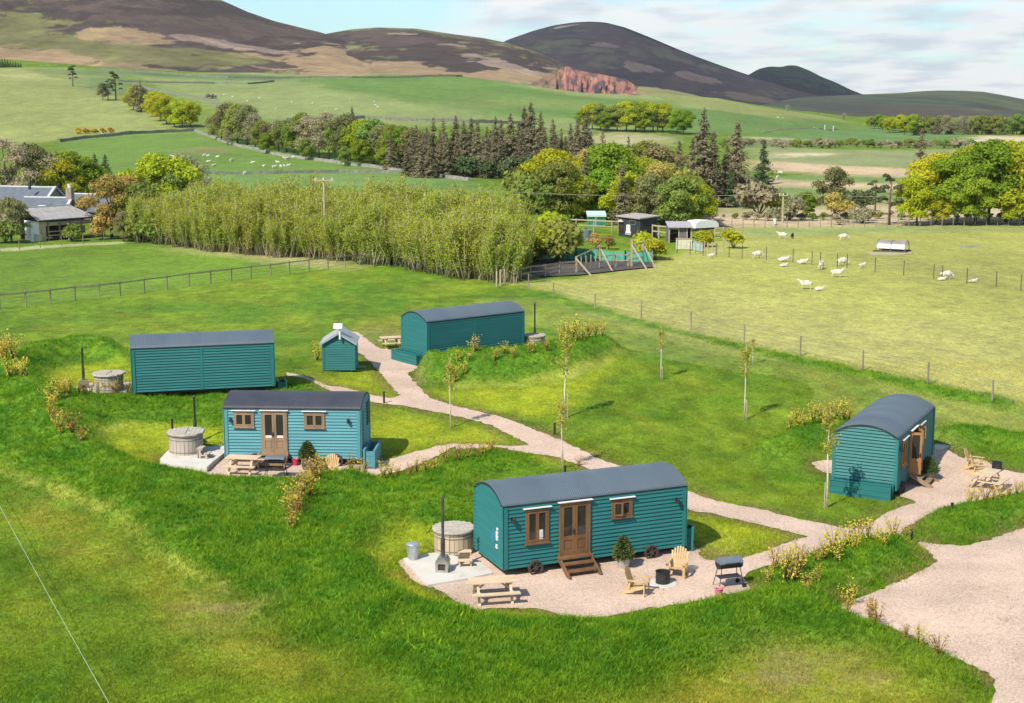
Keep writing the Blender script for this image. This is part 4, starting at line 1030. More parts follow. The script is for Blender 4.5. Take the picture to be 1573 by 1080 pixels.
p = G(286, 702); hot_tub((p.x, p.y + .1, z_s2), .1, .80, .98, "weathered grey wooden hot tub left of the paler blue hut", m_grw, m_lid, sides=10, rl=.95)
p = G(301, 682); stove((p.x, p.y, z_s2), .4, "dark stove pipe rising behind the weathered hot tub of the blue hut", 2.35, True)
p = G(314, 711); tub_steps((p.x, p.y, z_s2), 1.45, "grey wooden steps at the side of the blue hut's weathered tub", m_grw)
p = G(168, 602); hot_tub((p.x, p.y, z_s3), .0, .78, .92, "wooden hot tub with a pale lid left of the far left hut", m_grw, m_lid, sides=12, rl=.93)
p = G(129, 598); stove((p.x, p.y, z_s3 - .1), .2, "grey lidded stove with a black flue beside the far left hot tub", 2.35, True)
p = HP(4, 7.75, .35); hot_tub((p.x, p.y, p.z), .2, .72, .98, "wooden hot tub at the right end of the farthest hut", m_grw, m_grw)
p = HP(4, 8.6, 1.35); stove((p.x, p.y, p.z), .2, "thin black flue standing behind the farthest hut's hot tub", 2.9, True)

# ------------------------------------------------------------------ garden furniture
def make_table(loc, rz, label, ln=1.7):
    t = thing('picnic_table', label, 'picnic table', loc, rz, 'picnic tables outside the huts'); t.scale = (0.86,) * 3
    for k in range(5):
        mb = MB(); mb.box((0, (k - 2) * .148, .735), (ln, .135, .04)); mb.build('top_board', m_pine, t)
    for s in (-1, 1):
        mb = MB()
        for k in (0, 1): mb.box((0, s * (.62 + k * .135), .43), (ln, .125, .04))
        mb.build('bench', m_pine, t)
    for xx in (-ln / 2 + .28, ln / 2 - .28):
        for s in (-1, 1):
            mb = MB(); mb.bar((xx, s * .22, .71), (xx, s * .66, .0), .045, .09, up=(1, 0, 0)); mb.build('leg', m_pine, t)
        mb = MB(); mb.box((xx + .047, 0, .385), (.045, 1.55, .09)); mb.box((xx + .047, 0, .685), (.045, .68, .07)); mb.build('cross_rail', m_pine, t)
    for s in (-1, 1):
        mb = MB(); mb.bar((s * (ln / 2 - .28), 0, .40), (s * .18, 0, .70), .04, .07); mb.build('brace', m_pine, t)
    return t
p = G(757, 922); make_table((p.x, p.y, p.z + .03), .20, "picnic table on the gravel between the nearest hut's stove and the front bank", 1.75)
p = G(378, 726); make_table((p.x - .1, p.y, p.z + .03), -.16, "bleached picnic table in front of the paler blue hut's steps", 1.6)
p = G(1517, 750); make_table((p.x, p.y, p.z + .03), .95, "slatted picnic table near the right edge before the black fire drum", 1.6)
p = G(601, 535); make_table((p.x, p.y, p.z + .03), .3, "small picnic table half hidden by the left end of the farthest hut", 1.5)

def make_chair(loc, rz, label):
    t = thing('garden_chair', label, 'garden chair', loc, rz, 'slatted wooden garden chairs by the fire pits'); t.scale = (0.86,) * 3
    mb = MB()
    for k in range(6):
        y = -.28 + k * .095; mb.box((0, y, .38 - (y + .28) * .22), (.54, .085, .022), (-.22, 0, 0))
    mb.build('seat', m_chair, t)
    for k in range(7):
        x = (k - 3) * .078; top = 1.02 - .018 * (k - 3) ** 2; a = (k - 3) * .022
        mb = MB(); mb.bar((x, .24, .26), (x + a, .24 + (top - .26) * .38, top), .07, .022, up=(0, -1, .4)); mb.build('back_slat', m_chair, t)
    mb = MB(); mb.box((0, .42, .60), (.56, .05, .07), (.36, 0, 0)); mb.box((0, .28, .36), (.54, .04, .06)); mb.build('back_rail', m_chair, t)
    for s in (-1, 1):
        mb = MB(); mb.box((s * .33, -.02, .565), (.125, .74, .024)); mb.build('arm', m_chair, t)
        mb = MB(); mb.box((s * .32, -.29, .275), (.10, .035, .55)); mb.build('front_leg', m_chair, t)
        mb = MB(); mb.bar((s * .27, -.32, .37), (s * .27, .62, .02), .03, .11); mb.build('rear_leg', m_chair, t)
        mb = MB(); mb.bar((s * .32, .24, .55), (s * .29, .30, .22), .03, .06); mb.build('arm_brace', m_chair, t)
    return t
p = G(981, 913); make_chair((p.x, p.y, p.z + .03), R(70), "orange wooden garden chair seen from its side left of the nearest fire drum")
p = G(1040, 886); make_chair((p.x, p.y, p.z + .03), R(-20), "pale wooden garden chair facing the viewer behind the nearest fire drum")
p = G(481, 741); make_chair((p.x, p.y + .1, p.z + .03), R(75), "garden chair turned sideways at the end of the barbecue before the blue hut")
p = G(508, 734); make_chair((p.x, p.y, p.z + .03), R(-5), "high backed pale garden chair against the blue hut's right half")
p = G(1497, 722); make_chair((p.x, p.y, p.z + .03), R(62), "pale garden chair leaning back at the grass edge by the right fire drum")
p = G(1505, 730); make_chair((p.x, p.y - .1, p.z + .03), R(70), "second garden chair, lower and nearer the picnic table at the right")

def fire_drum(loc, label, r=.27, h=.42, disc=True, m_=None):
    t = thing('fire_pit', label, 'fire pit', loc, 0, 'black drum fire pits'); t.scale = (0.86,) * 3
    mb = MB(); mb.lathe([(r, 0), (r, h * .5), (r + .012, h * .52), (r, h * .55), (r, h), (r + .015, h + .005), (r + .015, h + .025), (r - .02, h + .025), (r - .03, h - .02), (r - .03, .12)], 28, caps=False); mb.build('drum', m_ or m_black, t)
    mb = MB(); mb.lathe([(.001, .14), (r - .03, .13)], 20, caps=False); mb.build('ashes', m_dash, t)
    if disc:
        mb = MB(); mb.lathe([(.46, -.06), (.46, .0), (.44, .012), (.001, .012)], 24, caps=False); o = mb.build('stone_disc', m_conc, None, loc); tag(o, "pale round stone under the nearest fire drum", 'paving stone')
        t.location.z += .013
p = G(1018, 897); fire_drum((p.x, p.y, p.z + .035), "open black fire drum on a pale round stone by the nearest hut")
p = G(516, 741); fire_drum((p.x, p.y, p.z + .03), "grey metal fire drum between yellow shrubs below the blue hut", .24, .44, False, m_grey)
p = G(1531, 724); fire_drum((p.x, p.y, p.z + .03), "black fire drum on the gravel edge by the right hut's chairs", .24, .42, False)

def barbecue(loc, rz, label, flat=False):
    t = thing('barbecue', label, 'barbecue', loc, rz, 'charcoal barbecues outside the huts'); t.scale = (0.86,) * 3
    ln, r, zc = .92, .25, .93
    n = 12
    mb = MB(); up = [(r * math.cos(math.pi * k / n), zc + (.8 if not flat else .45) * r * math.sin(math.pi * k / n) + .01) for k in range(n + 1)]; mb.prism(up, -ln / 2, ln / 2, 'x'); mb.build('lid', m_grey, t)
    mb = MB(); lo = [(r * math.cos(math.pi * k / n), zc - r * .9 * math.sin(math.pi * k / n)) for k in range(n + 1)]; mb.prism(lo, -ln / 2 + .005, ln / 2 - .005, 'x'); mb.build('drum', m_black, t)
    for sx in (-1, 1):
        for sy in (-1, 1):
            mb = MB(); mb.tube([(sx * (ln / 2 - .1), sy * .16, zc - .12), (sx * (ln / 2 + .04), sy * .27, .03)], .017, 6); mb.build('leg', m_black, t)
        mb = MB(); mb.tube([(sx * (ln / 2 - .02), -.22, .40), (sx * (ln / 2 - .02), .22, .40)], .012, 6); mb.build('cross_bar', m_black, t)
    mb = MB(); mb.box((0, 0, .40), (ln - .06, .40, .022)); mb.build('shelf', m_black, t)
    for sy in (-1, 1):
        mb = MB(); mb.tube([(ln / 2 + .04, sy * .30, .085), (ln / 2 + .04, sy * .255, .085)], .085, 12); mb.build('wheel', m_black, t)
    mb = MB(); mb.tube([(-.3, -r - .05, zc + .04), (.3, -r - .05, zc + .04)], .016, 6); mb.build('handle', m_black, t)
p = G(1119, 902); barbecue((p.x, p.y, p.z + .03), .30, "drum barbecue with a grey blue lid right of the nearest fire drum")
p = G(424, 735); barbecue((p.x, p.y, p.z + .03), -.05, "flat lidded barbecue in front of the paler blue hut's steps", True)

def bucket(loc, label, m_):
    t = thing('bucket', label, 'bucket', loc, .4, 'plastic buckets by the barbecues'); t.scale = (0.86,) * 3
    mb = MB(); mb.lathe([(.11, 0), (.155, .30), (.168, .30), (.168, .325), (.145, .325), (.10, .03)], 20, caps=False); mb.lathe([(.001, .02), (.108, .015)], 16, caps=False); mb.build('pail', m_, t)
    mb = MB(); mb.tube([(-.165, 0, .30), (-.12, .09, .30), (0, .15, .33), (.12, .09, .30), (.165, 0, .30)], .008, 6); mb.build('handle', m_white, t)
p = G(1104, 918); bucket((p.x, p.y, p.z + .03), "pink bucket under the near corner of the drum barbecue", m_pinkb)
p = G(454, 716); bucket((p.x, p.y, p.z + .03), "red bucket beside the pot plant of the paler blue hut", m_red)
def bin_(loc):
    t = thing('metal_bin', "galvanised ash bin with a lid on the nearest hut's concrete slab", 'bin', loc, .3); t.scale = (0.86,) * 3
    mb = MB(); prof = [(.19, 0)] + [(.2 + .035 * z / .6 + (.006 if k % 2 else 0), z) for k, z in enumerate(np.linspace(.02, .58, 12))]; mb.lathe(prof, 28); mb.build('body', m_galv, t, smooth=False)
    mb = MB(); mb.lathe([(.255, .57), (.26, .60), (.22, .635), (.10, .665), (.02, .67)], 28, caps=False); li = mb.build('lid', m_galv, t)
    mb = MB(); mb.tube([(-.07, 0, .66), (-.05, 0, .71), (.05, 0, .71), (.07, 0, .66)], .01, 6); mb.build('handle', m_galv, li)
p = G(634, 864); bin_((p.x, p.y + .1, z_s1))

# potted conifers
m_fir = leaf_mat('fir_needles', (.075, .115, .035), (.14, .18, .06), .15)
def needles(name, n, r, h, seed, size=.075, asp=.28):
    g = np.random.default_rng(seed); V = []
    t = g.random(n) ** 1.25; tier = .82 + .18 * np.sin(t * 30)
    a = g.random(n) * 2 * np.pi; rr_ = r * (1 - t) ** .55 * (.72 + .28 * np.sin(np.pi * np.clip(t * 1.4, 0, 1))) * tier * np.sqrt(.25 + .75 * g.random(n)) + .02
    c = np.stack([rr_ * np.cos(a), rr_ * np.sin(a), t * h - .10 * rr_ / r * h * .4], -1)
    d = np.stack([np.cos(a), np.sin(a), .25 - .5 * (1 - t)], -1) + g.normal(0, .45, (n, 3)); d /= np.linalg.norm(d, axis=1)[:, None]
    q = np.cross(d, g.normal(0, 1, (n, 3))); q /= np.linalg.norm(q, axis=1)[:, None]
    s = size * (.6 + .8 * g.random(n))[:, None]
    Vv = np.stack([c, c + d * s + q * s * asp, c + d * s * 2, c + d * s - q * s * asp], 1).reshape(-1, 3)
    return np_mesh(name, Vv, np.arange(4 * n).reshape(-1, 4), m_fir)
def pot_plant(loc, label, r=.42, h=1.05, seed=1, sq=False):
    t = thing('potted_conifer', label, 'potted plant', loc, .3, 'potted conifers beside the hut doors'); t.scale = (0.8,) * 3
    mb = MB(); n = 20
    mb.lathe([(.20, 0), (.27, .38), (.285, .38), (.285, .42), (.24, .42), (.23, .36)], n if not sq else 14, caps=False)
    for k in range(n): a = 2 * math.pi * k / n; mb.bar((.215 * math.cos(a), .215 * math.sin(a), .03), (.278 * math.cos(a), .278 * math.sin(a), .38), .03, .02)
    mb.build('pot', m_pot, t); mb = MB(); mb.lathe([(.001, .365), (.25, .36)], 16, caps=False); mb.build('soil', m_tan, t)
    mb = MB(); mb.tube([(0, 0, .35), (0, 0, .35 + h)], [.03, .006], 7); mb.build('stem', m_tan, t)
    ob('foliage', needles('foliage', 2600, r, h, seed), t, (0, 0, .48))
p = G(957, 873); pot_plant((p.x, p.y, p.z + .03), "conifer in a round pale ribbed pot before the nearest hut's right half", .44, .80, 1)
p = G(472, 716); pot_plant((p.x, p.y, p.z + .03), "dark potted conifer beside the red bucket at the blue hut", .46, .74, 2, True)
p = G(1426, 738); pot_plant((p.x, p.y, p.z + .03), "spreading conifer in a pale round pot by the right hut's steps", .56, .66, 3)

# ------------------------------------------------------------------ garden shed with a white panel on the ridge
def shed():
    p = G(496.5, 569.5); w = 49.3 * p.y / FPX; d = 2.0; ez = 1.52; az = 2.02
    t = thing('garden_shed', "small teal garden shed with a pale pitched roof and a white ridge panel", 'shed', p, .03)
    mb = MB()
    zs = [.03 + (ez - .03) * i / 12 for i in range(13)]
    lap(mb, (0, 0, 0), (w, 0, 0), zs, (0, -1, 0), .042); lap(mb, (w, 0, 0), (w, d, 0), zs, (1, 0, 0), .042); lap(mb, (0, d, 0), (0, 0, 0), zs, (-1, 0, 0), .042); lap(mb, (w, d, 0), (0, d, 0), zs, (0, 1, 0), .042)
    for yy, s in ((0, -1), (d, 1)):
        def tp(z): h = w / 2 * (1 - (z - ez) / (az - ez)); return Vector((w / 2 - h, yy, 0)), Vector((w / 2 + h, yy, 0))
        lap(mb, (0, 0, 0), (0, 0, 0), [ez + (az - .03 - ez) * i / 4 for i in range(5)], (0, s, 0), .024, tops=tp)
    mb.prism([(0, .03), (w, .03), (w, ez), (w / 2, az), (0, ez)], .004, d - .004, 'y')
    mb.build('wall', m_teal, t)
    mb = MB()
    for s in (-1, 1):
        a = Vector((w / 2, 0, az + .03)); b = Vector((w / 2 + s * (w / 2 + .14), 0, ez - .06))
        mb.bar((a.x, d / 2, a.z), (b.x, d / 2, b.z), d + .28, .035, up=(0, 0, 1))
    m_felt = pm('pale_roof_felt', (.36, .38, .38), (.28, .30, .30), scale=3, rough=.9, bump=.2)
    rf = mb.build('roof', m_felt, t)
    mb = MB()
    for s in (-1, 1): mb.bar((w / 2, -.16, az - .01), (w / 2 + s * (w / 2 + .14), -.16, ez - .10), .03, .10)
    mb.build('barge_board', pm('grey_blue_trim', (.30, .36, .38), (.24, .3, .32)), rf)
    for xx in (.02, w - .02): mb = MB(); mb.box((xx, -.04, ez / 2), (.10, .024, ez - .06)); mb.build('corner_board', m_tealdk, t)
    mb = MB(); mb.tube([(w / 2, .05, az), (w / 2, .05, az + .28)], .025, 8); mb.tube([(w / 2 + .10, -.2, az - .3), (w / 2 + .10, -.19, az + .12)], .05, 8); mb.build('mast', m_white, t)
    mb = MB(); mb.box((w / 2 - .02, .05, az + .36), (.46, .34, .03), (.75, .0, -.1)); mb.build('ridge_panel', m_white, t)
    return t
shed()
p = G(555, 566); mb = MB(); mb.box((0, 0, .06), (.55, .18, .05)); mb.box((-.22, 0, .02), (.06, .16, .05)); mb.box((.22, 0, .02), (.06, .16, .05)); tag(mb.build('plank_step', m_lid, None, (p.x, p.y + .1, p.z), .1), "pale plank step in the shade right of the garden shed", 'step')

# dark path bollards
def bollard(px, py, label, h=.55):
    p = GL(px, py); t = thing('path_bollard', label, 'bollard', p, 0, 'dark bollard lights along the paths')
    mb = MB(); mb.lathe([(.05, -.05), (.05, h - .14)], 12); mb.build('post', m_black, t)
    mb = MB(); mb.lathe([(.04, h - .14), (.04, h - .07), (.058, h - .07), (.058, h), (.02, h + .015)], 12); mb.build('lamp_head', m_black, t)
bollard(590, 620, "dark bollard beside the path right of the blue hut's roof", .6)
bollard(265, 664, "dark bollard on the lawn behind the weathered hot tub", .6)
bollard(852, 668, "dark bollard at the thin birch on the main path", .55)
bollard(1400, 838, "dark bollard on the island tip by the car park", .5)
bollard(1461, 806, "small black spotlight post in the grass bank above the car park", .22)
bollard(643, 572, "low dark lamp where the far bank meets the gravel", .3)
bollard(868, 733, "dark stump of a bollard behind the nearest hut's roof", .4)

# stones left lying along the back walls
def stones(pts, lab, grp):
    for px, py, r in pts:
        p = GL(px, py); bm = bmesh.new(); bmesh.ops.create_icosphere(bm, subdivisions=2, radius=r)
        s = rnd.random() * 50
        for v in bm.verts:
            k = 1 + .35 * (vnoise(np.array([v.co.x * 3 / r + s]), np.array([v.co.y * 3 / r + v.co.z * 2 / r]), 3)[0] - .5); v.co = Vector((v.co.x * k * 1.2, v.co.y * k, v.co.z * k * .7))
        me = bpy.data.meshes.new('stone'); bm.to_mesh(me); bm.free(); me.materials.append(m_stone)
        tag(ob('stone', me, None, (p.x, p.y, p.z + r * .3), rnd.random() * 6), lab, 'stone', grp)
stones([(318,601,.2),(330,603,.16),(345,599,.22),(356,602,.15),(378,599,.17),(390,597,.12),(410,596,.13),(225,606,.12)], "grey stone lying in the grass along the far left hut's back wall", "stones behind the far left hut")
stones([(730,566,.2),(742,562,.16),(752,560,.14),(690,569,.15),(770,556,.12)], "grey stone on the crest of the bank behind the farthest hut", "stones on the far bank")

# ------------------------------------------------------------------ trees and shrubs: meshes of each kind, several shapes apiece
def leaf_cloud(P, Nrm, S, asp, g, rough=.6):
    n = len(P); d = Nrm + g.normal(0, rough, (n, 3)); d /= np.linalg.norm(d, axis=1)[:, None] + 1e-9
    a = np.cross(d, g.normal(0, 1, (n, 3))); a /= np.linalg.norm(a, axis=1)[:, None] + 1e-9
    b = np.cross(d, a); s = S[:, None]
    return np.stack([P - a * s, P + b * s * asp, P + a * s, P - b * s * asp], 1).reshape(-1, 3)
def leaf_mesh(name, V, mat): return np_mesh(name, V, np.arange(len(V)).reshape(-1, 4), mat)
def blobs(cs, rs, n, g, size, asp, inner=.35, rough=.55, flat=.8):
    cs = np.array(cs); rs = np.array(rs); w = rs ** 2; w = w / w.sum(); k = g.choice(len(cs), n, p=w)
    d = g.normal(0, 1, (n, 3)); d /= np.linalg.norm(d, axis=1)[:, None]
    d[:, 2] = np.where(d[:, 2] < -.3, -d[:, 2] * .8, d[:, 2])
    q = (inner + (1 - inner) * g.random(n) ** .5) * (1 + .16 * np.sin(d[:, 0] * 7 + k) * np.cos(d[:, 1] * 6 + k * 2))
    P = cs[k] + d * (rs[k] * q)[:, None] * np.array((1, 1, flat))
    S = size * (.55 + .9 * g.random(n))
    return leaf_cloud(P, d, S, asp, g, rough)
m_bark = pm('grey_bark', (.16, .13, .10), (.09, .075, .06), scale=6, stretch=(1, 1, .3), rough=.95)
m_barkp = pm('pale_willow_bark', (.54, .46, .32), (.34, .28, .19), scale=4, stretch=(1, 1, .3), rough=.95)
m_barkb = pm('birch_bark', (.72, .66, .55), (.52, .46, .37), scale=9, stretch=(1, 1, .6), rough=.8)
m_barkr = pm('pine_bark', (.17, .10, .065), (.10, .065, .045), scale=6, rough=.95)
LM = dict(
    lime=leaf_mat('yellow_green_leaves', (.36, .41, .026), (.56, .56, .04), .4),
    green=leaf_mat('fresh_green_leaves', (.19, .29, .028), (.32, .42, .04), .4),
    mid=leaf_mat('mid_green_leaves', (.20, .27, .06), (.31, .36, .075), .4, hue=.03),
    olive=leaf_mat('opening_olive_leaves', (.21, .21, .085), (.30, .275, .11), .35, hue=.03),
    brown=leaf_mat('bronze_leaves', (.44, .31, .09), (.52, .41, .12), .4),
    bare=leaf_mat('bare_grey_twigs', (.33, .29, .17), (.42, .37, .22), .3),
    willow=leaf_mat('willow_leaves', (.29, .36, .036), (.48, .50, .055), .42, hue=.012, vary=.10),
    willow2=leaf_mat('willow_twigs', (.40, .33, .15), (.46, .38, .19), .35, hue=.01, vary=.10),
    fir=leaf_mat('spruce_needles', (.19, .17, .095), (.28, .24, .14), .2, hue=.015),
    firg=leaf_mat('dark_fir_needles', (.065, .10, .045), (.12, .15, .062), .15),
    pine=leaf_mat('pine_needles', (.08, .105, .05), (.15, .17, .075), .15),
    gorse=leaf_mat('gorse_flowers', (.62, .36, .02), (.40, .33, .04), .25),
    yellow=leaf_mat('yellow_shrub_leaves', (.66, .50, .06), (.80, .68, .12), .4, hue=.012, vary=.10),
    russet=leaf_mat('russet_shrub_leaves', (.52, .31, .08), (.62, .46, .09), .35, hue=.015),
    blossom=leaf_mat('pink_blossom', (.62, .25, .25), (.70, .42, .38), .3),
    birch=leaf_mat('young_birch_leaves', (.40, .38, .06), (.52, .45, .08), .45),
)
def tree_broad(nm, seed, h, w, lm, n=9500, size=.23, bark=None, nb=16, trunk=.22, low=.18, inner=.35):
    g = np.random.default_rng(seed); r = random.Random(seed); mb = MB()
    cs = []; rs = []
    for i in range(nb):
        t = (i + .5) / nb; z = h * (low + (.92 - low) * t); ww = w / 2 * math.sin(math.pi * min(.97, .20 + .72 * t)) ** .7
        a = i * 2.4 + r.uniform(-.5, .5); q = ww * (r.uniform(.35, .9) if t < .9 else .2); rad = h * .16 * r.uniform(.75, 1.2) * (w / h + .35)
        cs.append((q * math.cos(a), q * math.sin(a), min(z, h - rad * .85))); rs.append(rad)
    mb.tube([(0, 0, -.2), (r.uniform(-.1, .1), 0, h * low), (0, .1, h * .55)], [trunk * 1.25, trunk, trunk * .55], 8)
    for c in cs[::2]: mb.tube([(0, .05, h * r.uniform(low, .5)), Vector(c) * .6 + Vector((0, 0, c[2] * .35)), c], [trunk * .45, trunk * .25, trunk * .08], 6)
    return mb.mesh(nm + '_trunk', bark or m_bark, True), leaf_mesh(nm + '_crown', blobs(cs, rs, n, g, size, .62, inner), lm)
def tree_conifer(nm, seed, h, w, lm, n=4200, bark=None, size=.36, droop=.25, gap=.0, bare=.06):
    g = np.random.default_rng(seed); r = random.Random(seed); mb = MB()
    mb.tube([(0, 0, -.2), (0, 0, h * .5), (.05, 0, h)], [h * .018, h * .011, .02], 8)
    P = []; D = []; S = []
    nw = int(h * 2.0)
    for i in range(nw):
        t = bare + (1 - bare) * i / nw; z = h * t; bl = w / 2 * (1 - t) ** .8 * r.uniform(.72, 1.15) + .12
        for k in range(r.randint(5, 7)):
            if r.random() < gap: continue
            a = r.random() * 6.283; l = bl * r.uniform(.6, 1.12); dr = droop * l * r.uniform(.5, 1.4)
            e = Vector((l * math.cos(a), l * math.sin(a), z - dr))
            if t < .8 and k % 2 == 0: mb.tube([(0, 0, z), e], [.05, .012], 4)
            m = max(4, int(n / (nw * 6) * (.35 + 1.5 * (1 - t))))
            s = g.random(m) ** .7; j = g.normal(0, .10 + .10 * l, (m, 3)) * np.array((1, 1, .55))
            P.append(np.array((0, 0, z)) + s[:, None] * (np.array(e) - np.array((0, 0, z))) + j)
            D.append(np.stack([np.cos(a) * .5 + np.zeros(m), np.sin(a) * .5 + np.zeros(m), np.full(m, .75)], -1)); S.append(size * (.5 + .8 * g.random(m)) * (.55 + .45 * (1 - t)))
    # leader tuft
    m = 30; P.append(np.stack([g.normal(0, .08, m), g.normal(0, .08, m), h * (.94 + .06 * g.random(m))], -1)); D.append(g.normal(0, 1, (m, 3))); S.append(np.full(m, size * .5))
    V = leaf_cloud(np.concatenate(P), np.concatenate(D), np.concatenate(S), .42, g, .5)
    return mb.mesh(nm + '_trunk', bark or m_barkr, True), leaf_mesh(nm + '_crown', V, lm)
def tree_willow(nm, seed, h, w, n=4200):
    g = np.random.default_rng(seed); r = random.Random(seed); mb = MB(); P = []; D = []
    for k in range(17):
        a = r.random() * 6.283; q = r.uniform(.05, .50) * w; hh = h * r.uniform(.52, 1.0); b0 = Vector((r.uniform(-1, 1), r.uniform(-.7, .7), -.1))
        m = b0 + Vector((q * .45 * math.cos(a), q * .45 * math.sin(a), hh * .45)); e = b0 + Vector((q * math.cos(a), q * math.sin(a), hh))
        mb.tube([b0, m, e], [.055 * r.uniform(.7, 1.3), .038, .012], 5)
        for j in range(3):
            t = r.uniform(.35, .8); s = m.lerp(e, (t - .35) * 1.5); f = s + Vector((r.uniform(-.7, .7), r.uniform(-.7, .7), r.uniform(.7, 1.7)))
            mb.tube([s, f], [.025, .008], 4); u = g.random(int(n / 80)); P.append(np.array(s) + u[:, None] * (np.array(f) - np.array(s)) + g.normal(0, .17, (len(u), 3)))
        u = .33 + .68 * g.random(int(n / 24)) ** .8; lo = np.array(b0); mi = np.array(m); en = np.array(e)
        c = np.where(u[:, None] < .5, lo + (mi - lo) * u[:, None] * 2, mi + (en - mi) * (u[:, None] - .5) * 2); P.append(c + g.normal(0, .21, c.shape) * np.array((1, 1, 1.3)))
    P = np.concatenate(P); n = len(P); D = g.normal(0, 1, (n, 3)) * np.array((1, 1, .5)) + np.array((0, -.25, .35))
    V = leaf_cloud(P, D, .11 * (.5 + .9 * g.random(n)), .34, g, .5)
    me = np_mesh(nm + '_crown', V, np.arange(len(V)).reshape(-1, 4), [LM['willow'], LM['willow2'], LM['green']], mi=np.where(g.random(len(V) // 4) < .09, 1, np.where((P[:, 2] < h * (.34 + .2 * g.random(n))) & (g.random(n) < .5), 2, 0)))
    return mb.mesh(nm + '_trunk', m_barkp, True), me
def tree_pine(nm, seed, h, w, lm, n=3000):
    g = np.random.default_rng(seed); r = random.Random(seed); mb = MB(); cs = []; rs = []
    mb.tube([(0, 0, -.2), (.1, 0, h * .45), (-.15, .1, h * .85)], [h * .026, h * .020, h * .008], 8)
    for i in range(13):
        t = r.uniform(.42, 1); a = r.random() * 6.28; q = w / 2 * r.uniform(.25, 1) * (1.15 - t * .45)
        c = (q * math.cos(a), q * math.sin(a), h * t - .3); cs.append(c); rs.append(h * .085 * r.uniform(.8, 1.4)); mb.tube([(0, 0, h * min(.8, t - .08)), c], [.09, .03], 5)
    return mb.mesh(nm + '_trunk', m_barkr, True), leaf_mesh(nm + '_crown', blobs(cs, rs, n, g, .26, .4, .2, .5, .55), lm)
def bush(nm, seed, h, w, lm, n=1500, size=.2, nb=9, inner=.3):
    g = np.random.default_rng(seed); r = random.Random(seed); cs = []; rs = []; mb = MB()
    for i in range(nb):
        a = i * 2.4; q = w / 2 * r.uniform(.1, .62); z = h * r.uniform(.25, .7); cs.append((q * math.cos(a), q * math.sin(a), z)); rs.append(min(h * .36, w * .3) * r.uniform(.7, 1.15)); mb.tube([(0, 0, -.1), cs[-1]], [.05, .015], 5)
    return mb.mesh(nm + '_stems', m_bark, True), leaf_mesh(nm + '_leaves', blobs(cs, rs, n, g, size, .6, inner), lm)
def young_shrub(nm, seed, h, w, lm, n=200, size=.034):
    g = np.random.default_rng(seed); r = random.Random(seed); mb = MB(); P = []
    for k in range(9):
        a = r.random() * 6.28; q = w / 2 * r.uniform(.3, 1); hh = h * r.uniform(.55, 1)
        e = Vector((q * math.cos(a), q * math.sin(a), hh)); m = Vector((q * .4 * math.cos(a), q * .4 * math.sin(a), hh * .55)); mb.tube([(0, 0, -.05), m, e], [.012, .009, .003], 4)
        u = .18 + .82 * g.random(n // 9); P.append(np.where(u[:, None] < .5, np.array(m) * u[:, None] * 2, np.array(m) + (np.array(e) - np.array(m)) * (u[:, None] - .5) * 2) + g.normal(0, .055, (len(u), 3)))
    P = np.concatenate(P); k = len(P)
    return mb.mesh(nm + '_stems', m_iron, True), leaf_mesh(nm + '_leaves', leaf_cloud(P, g.normal(0, 1, (k, 3)) + np.array((0, -.3, .6)), size * (.6 + .9 * g.random(k)), .6, g, .5), lm)
def birch(nm, seed, h, lm, n=520, w=1.5):
    g = np.random.default_rng(seed); r = random.Random(seed); mb = MB(); P = []
    b = r.uniform(-.10, .10)
    mb.tube([(0, 0, -.1), (b, 0, h * .3), (b * .3, .05, h * .6), (0, 0, h)], [.034, .030, .02, .005], 7)
    for k in range(16):
        z = h * r.uniform(.5, .95); a = r.random() * 6.28; l = w * .5 * r.uniform(.4, 1) * (1.2 - z / h); s = Vector((b * .3, 0, z)); e = s + Vector((l * math.cos(a), l * math.sin(a), l * r.uniform(.3, .9)))
        mb.tube([s, e], [.012, .004], 4); u = g.random(n // 16); P.append(np.array(s) + u[:, None] * (np.array(e) - np.array(s)) + g.normal(0, .10, (len(u), 3)))
    P = np.concatenate(P); k = len(P)
    return mb.mesh(nm + '_trunk', m_barkb, True), leaf_mesh(nm + '_crown', leaf_cloud(P, g.normal(0, 1, (k, 3)) + np.array((0, 0, .3)), .05 * (.6 + .8 * g.random(k)), .6, g, .5), lm)
KIND = {}
def kind(k, fn, count, *a, **kw): KIND[k] = [fn(k, 100 + 13 * i + sum(map(ord, k)) * 7, *a, **kw) for i in range(count)]
kind('willow', tree_willow, 7, 6.0, 4.2)
kind('spruce', tree_conifer, 4, 15, 7.0, LM['fir'], n=6500, size=.34)
kind('thin_spruce', tree_conifer, 3, 13, 5.8, LM['fir'], gap=.2, droop=.1, n=4200, size=.32)
kind('fir', tree_conifer, 2, 11, 6.2, LM['firg'], gap=.12, droop=.35, n=3600)
kind('lime_tree', tree_broad, 3, 12, 11, LM['lime'], n=11000)
kind('green_tree', tree_broad, 3, 12, 10, LM['green'], n=11000)
kind('mid_tree', tree_broad, 3, 11, 9, LM['mid'], n=8500, inner=.2)
kind('olive_tree', tree_broad, 3, 11, 9, LM['olive'], n=6500, inner=.1, size=.2)
kind('bronze_tree', tree_broad, 2, 10, 8, LM['brown'], n=6000, inner=.1, size=.19)
kind('bare_tree', tree_broad, 2, 10, 8, LM['bare'], n=5200, inner=.02, size=.15)
kind('pine', tree_pine, 2, 11, 8, LM['pine'])
kind('lime_bush', bush, 3, 3.2, 3.4, LM['lime'], size=.17)
kind('green_bush', bush, 3, 3.2, 4.2, LM['mid'], size=.2)
kind('grey_bush', bush, 2, 2.6, 5, LM['bare'], size=.18, inner=.05)
kind('bronze_bush', bush, 2, 5, 5, LM['brown'], size=.22, inner=.1)
kind('dark_bush', bush, 2, 4, 5, LM['firg'], size=.22)
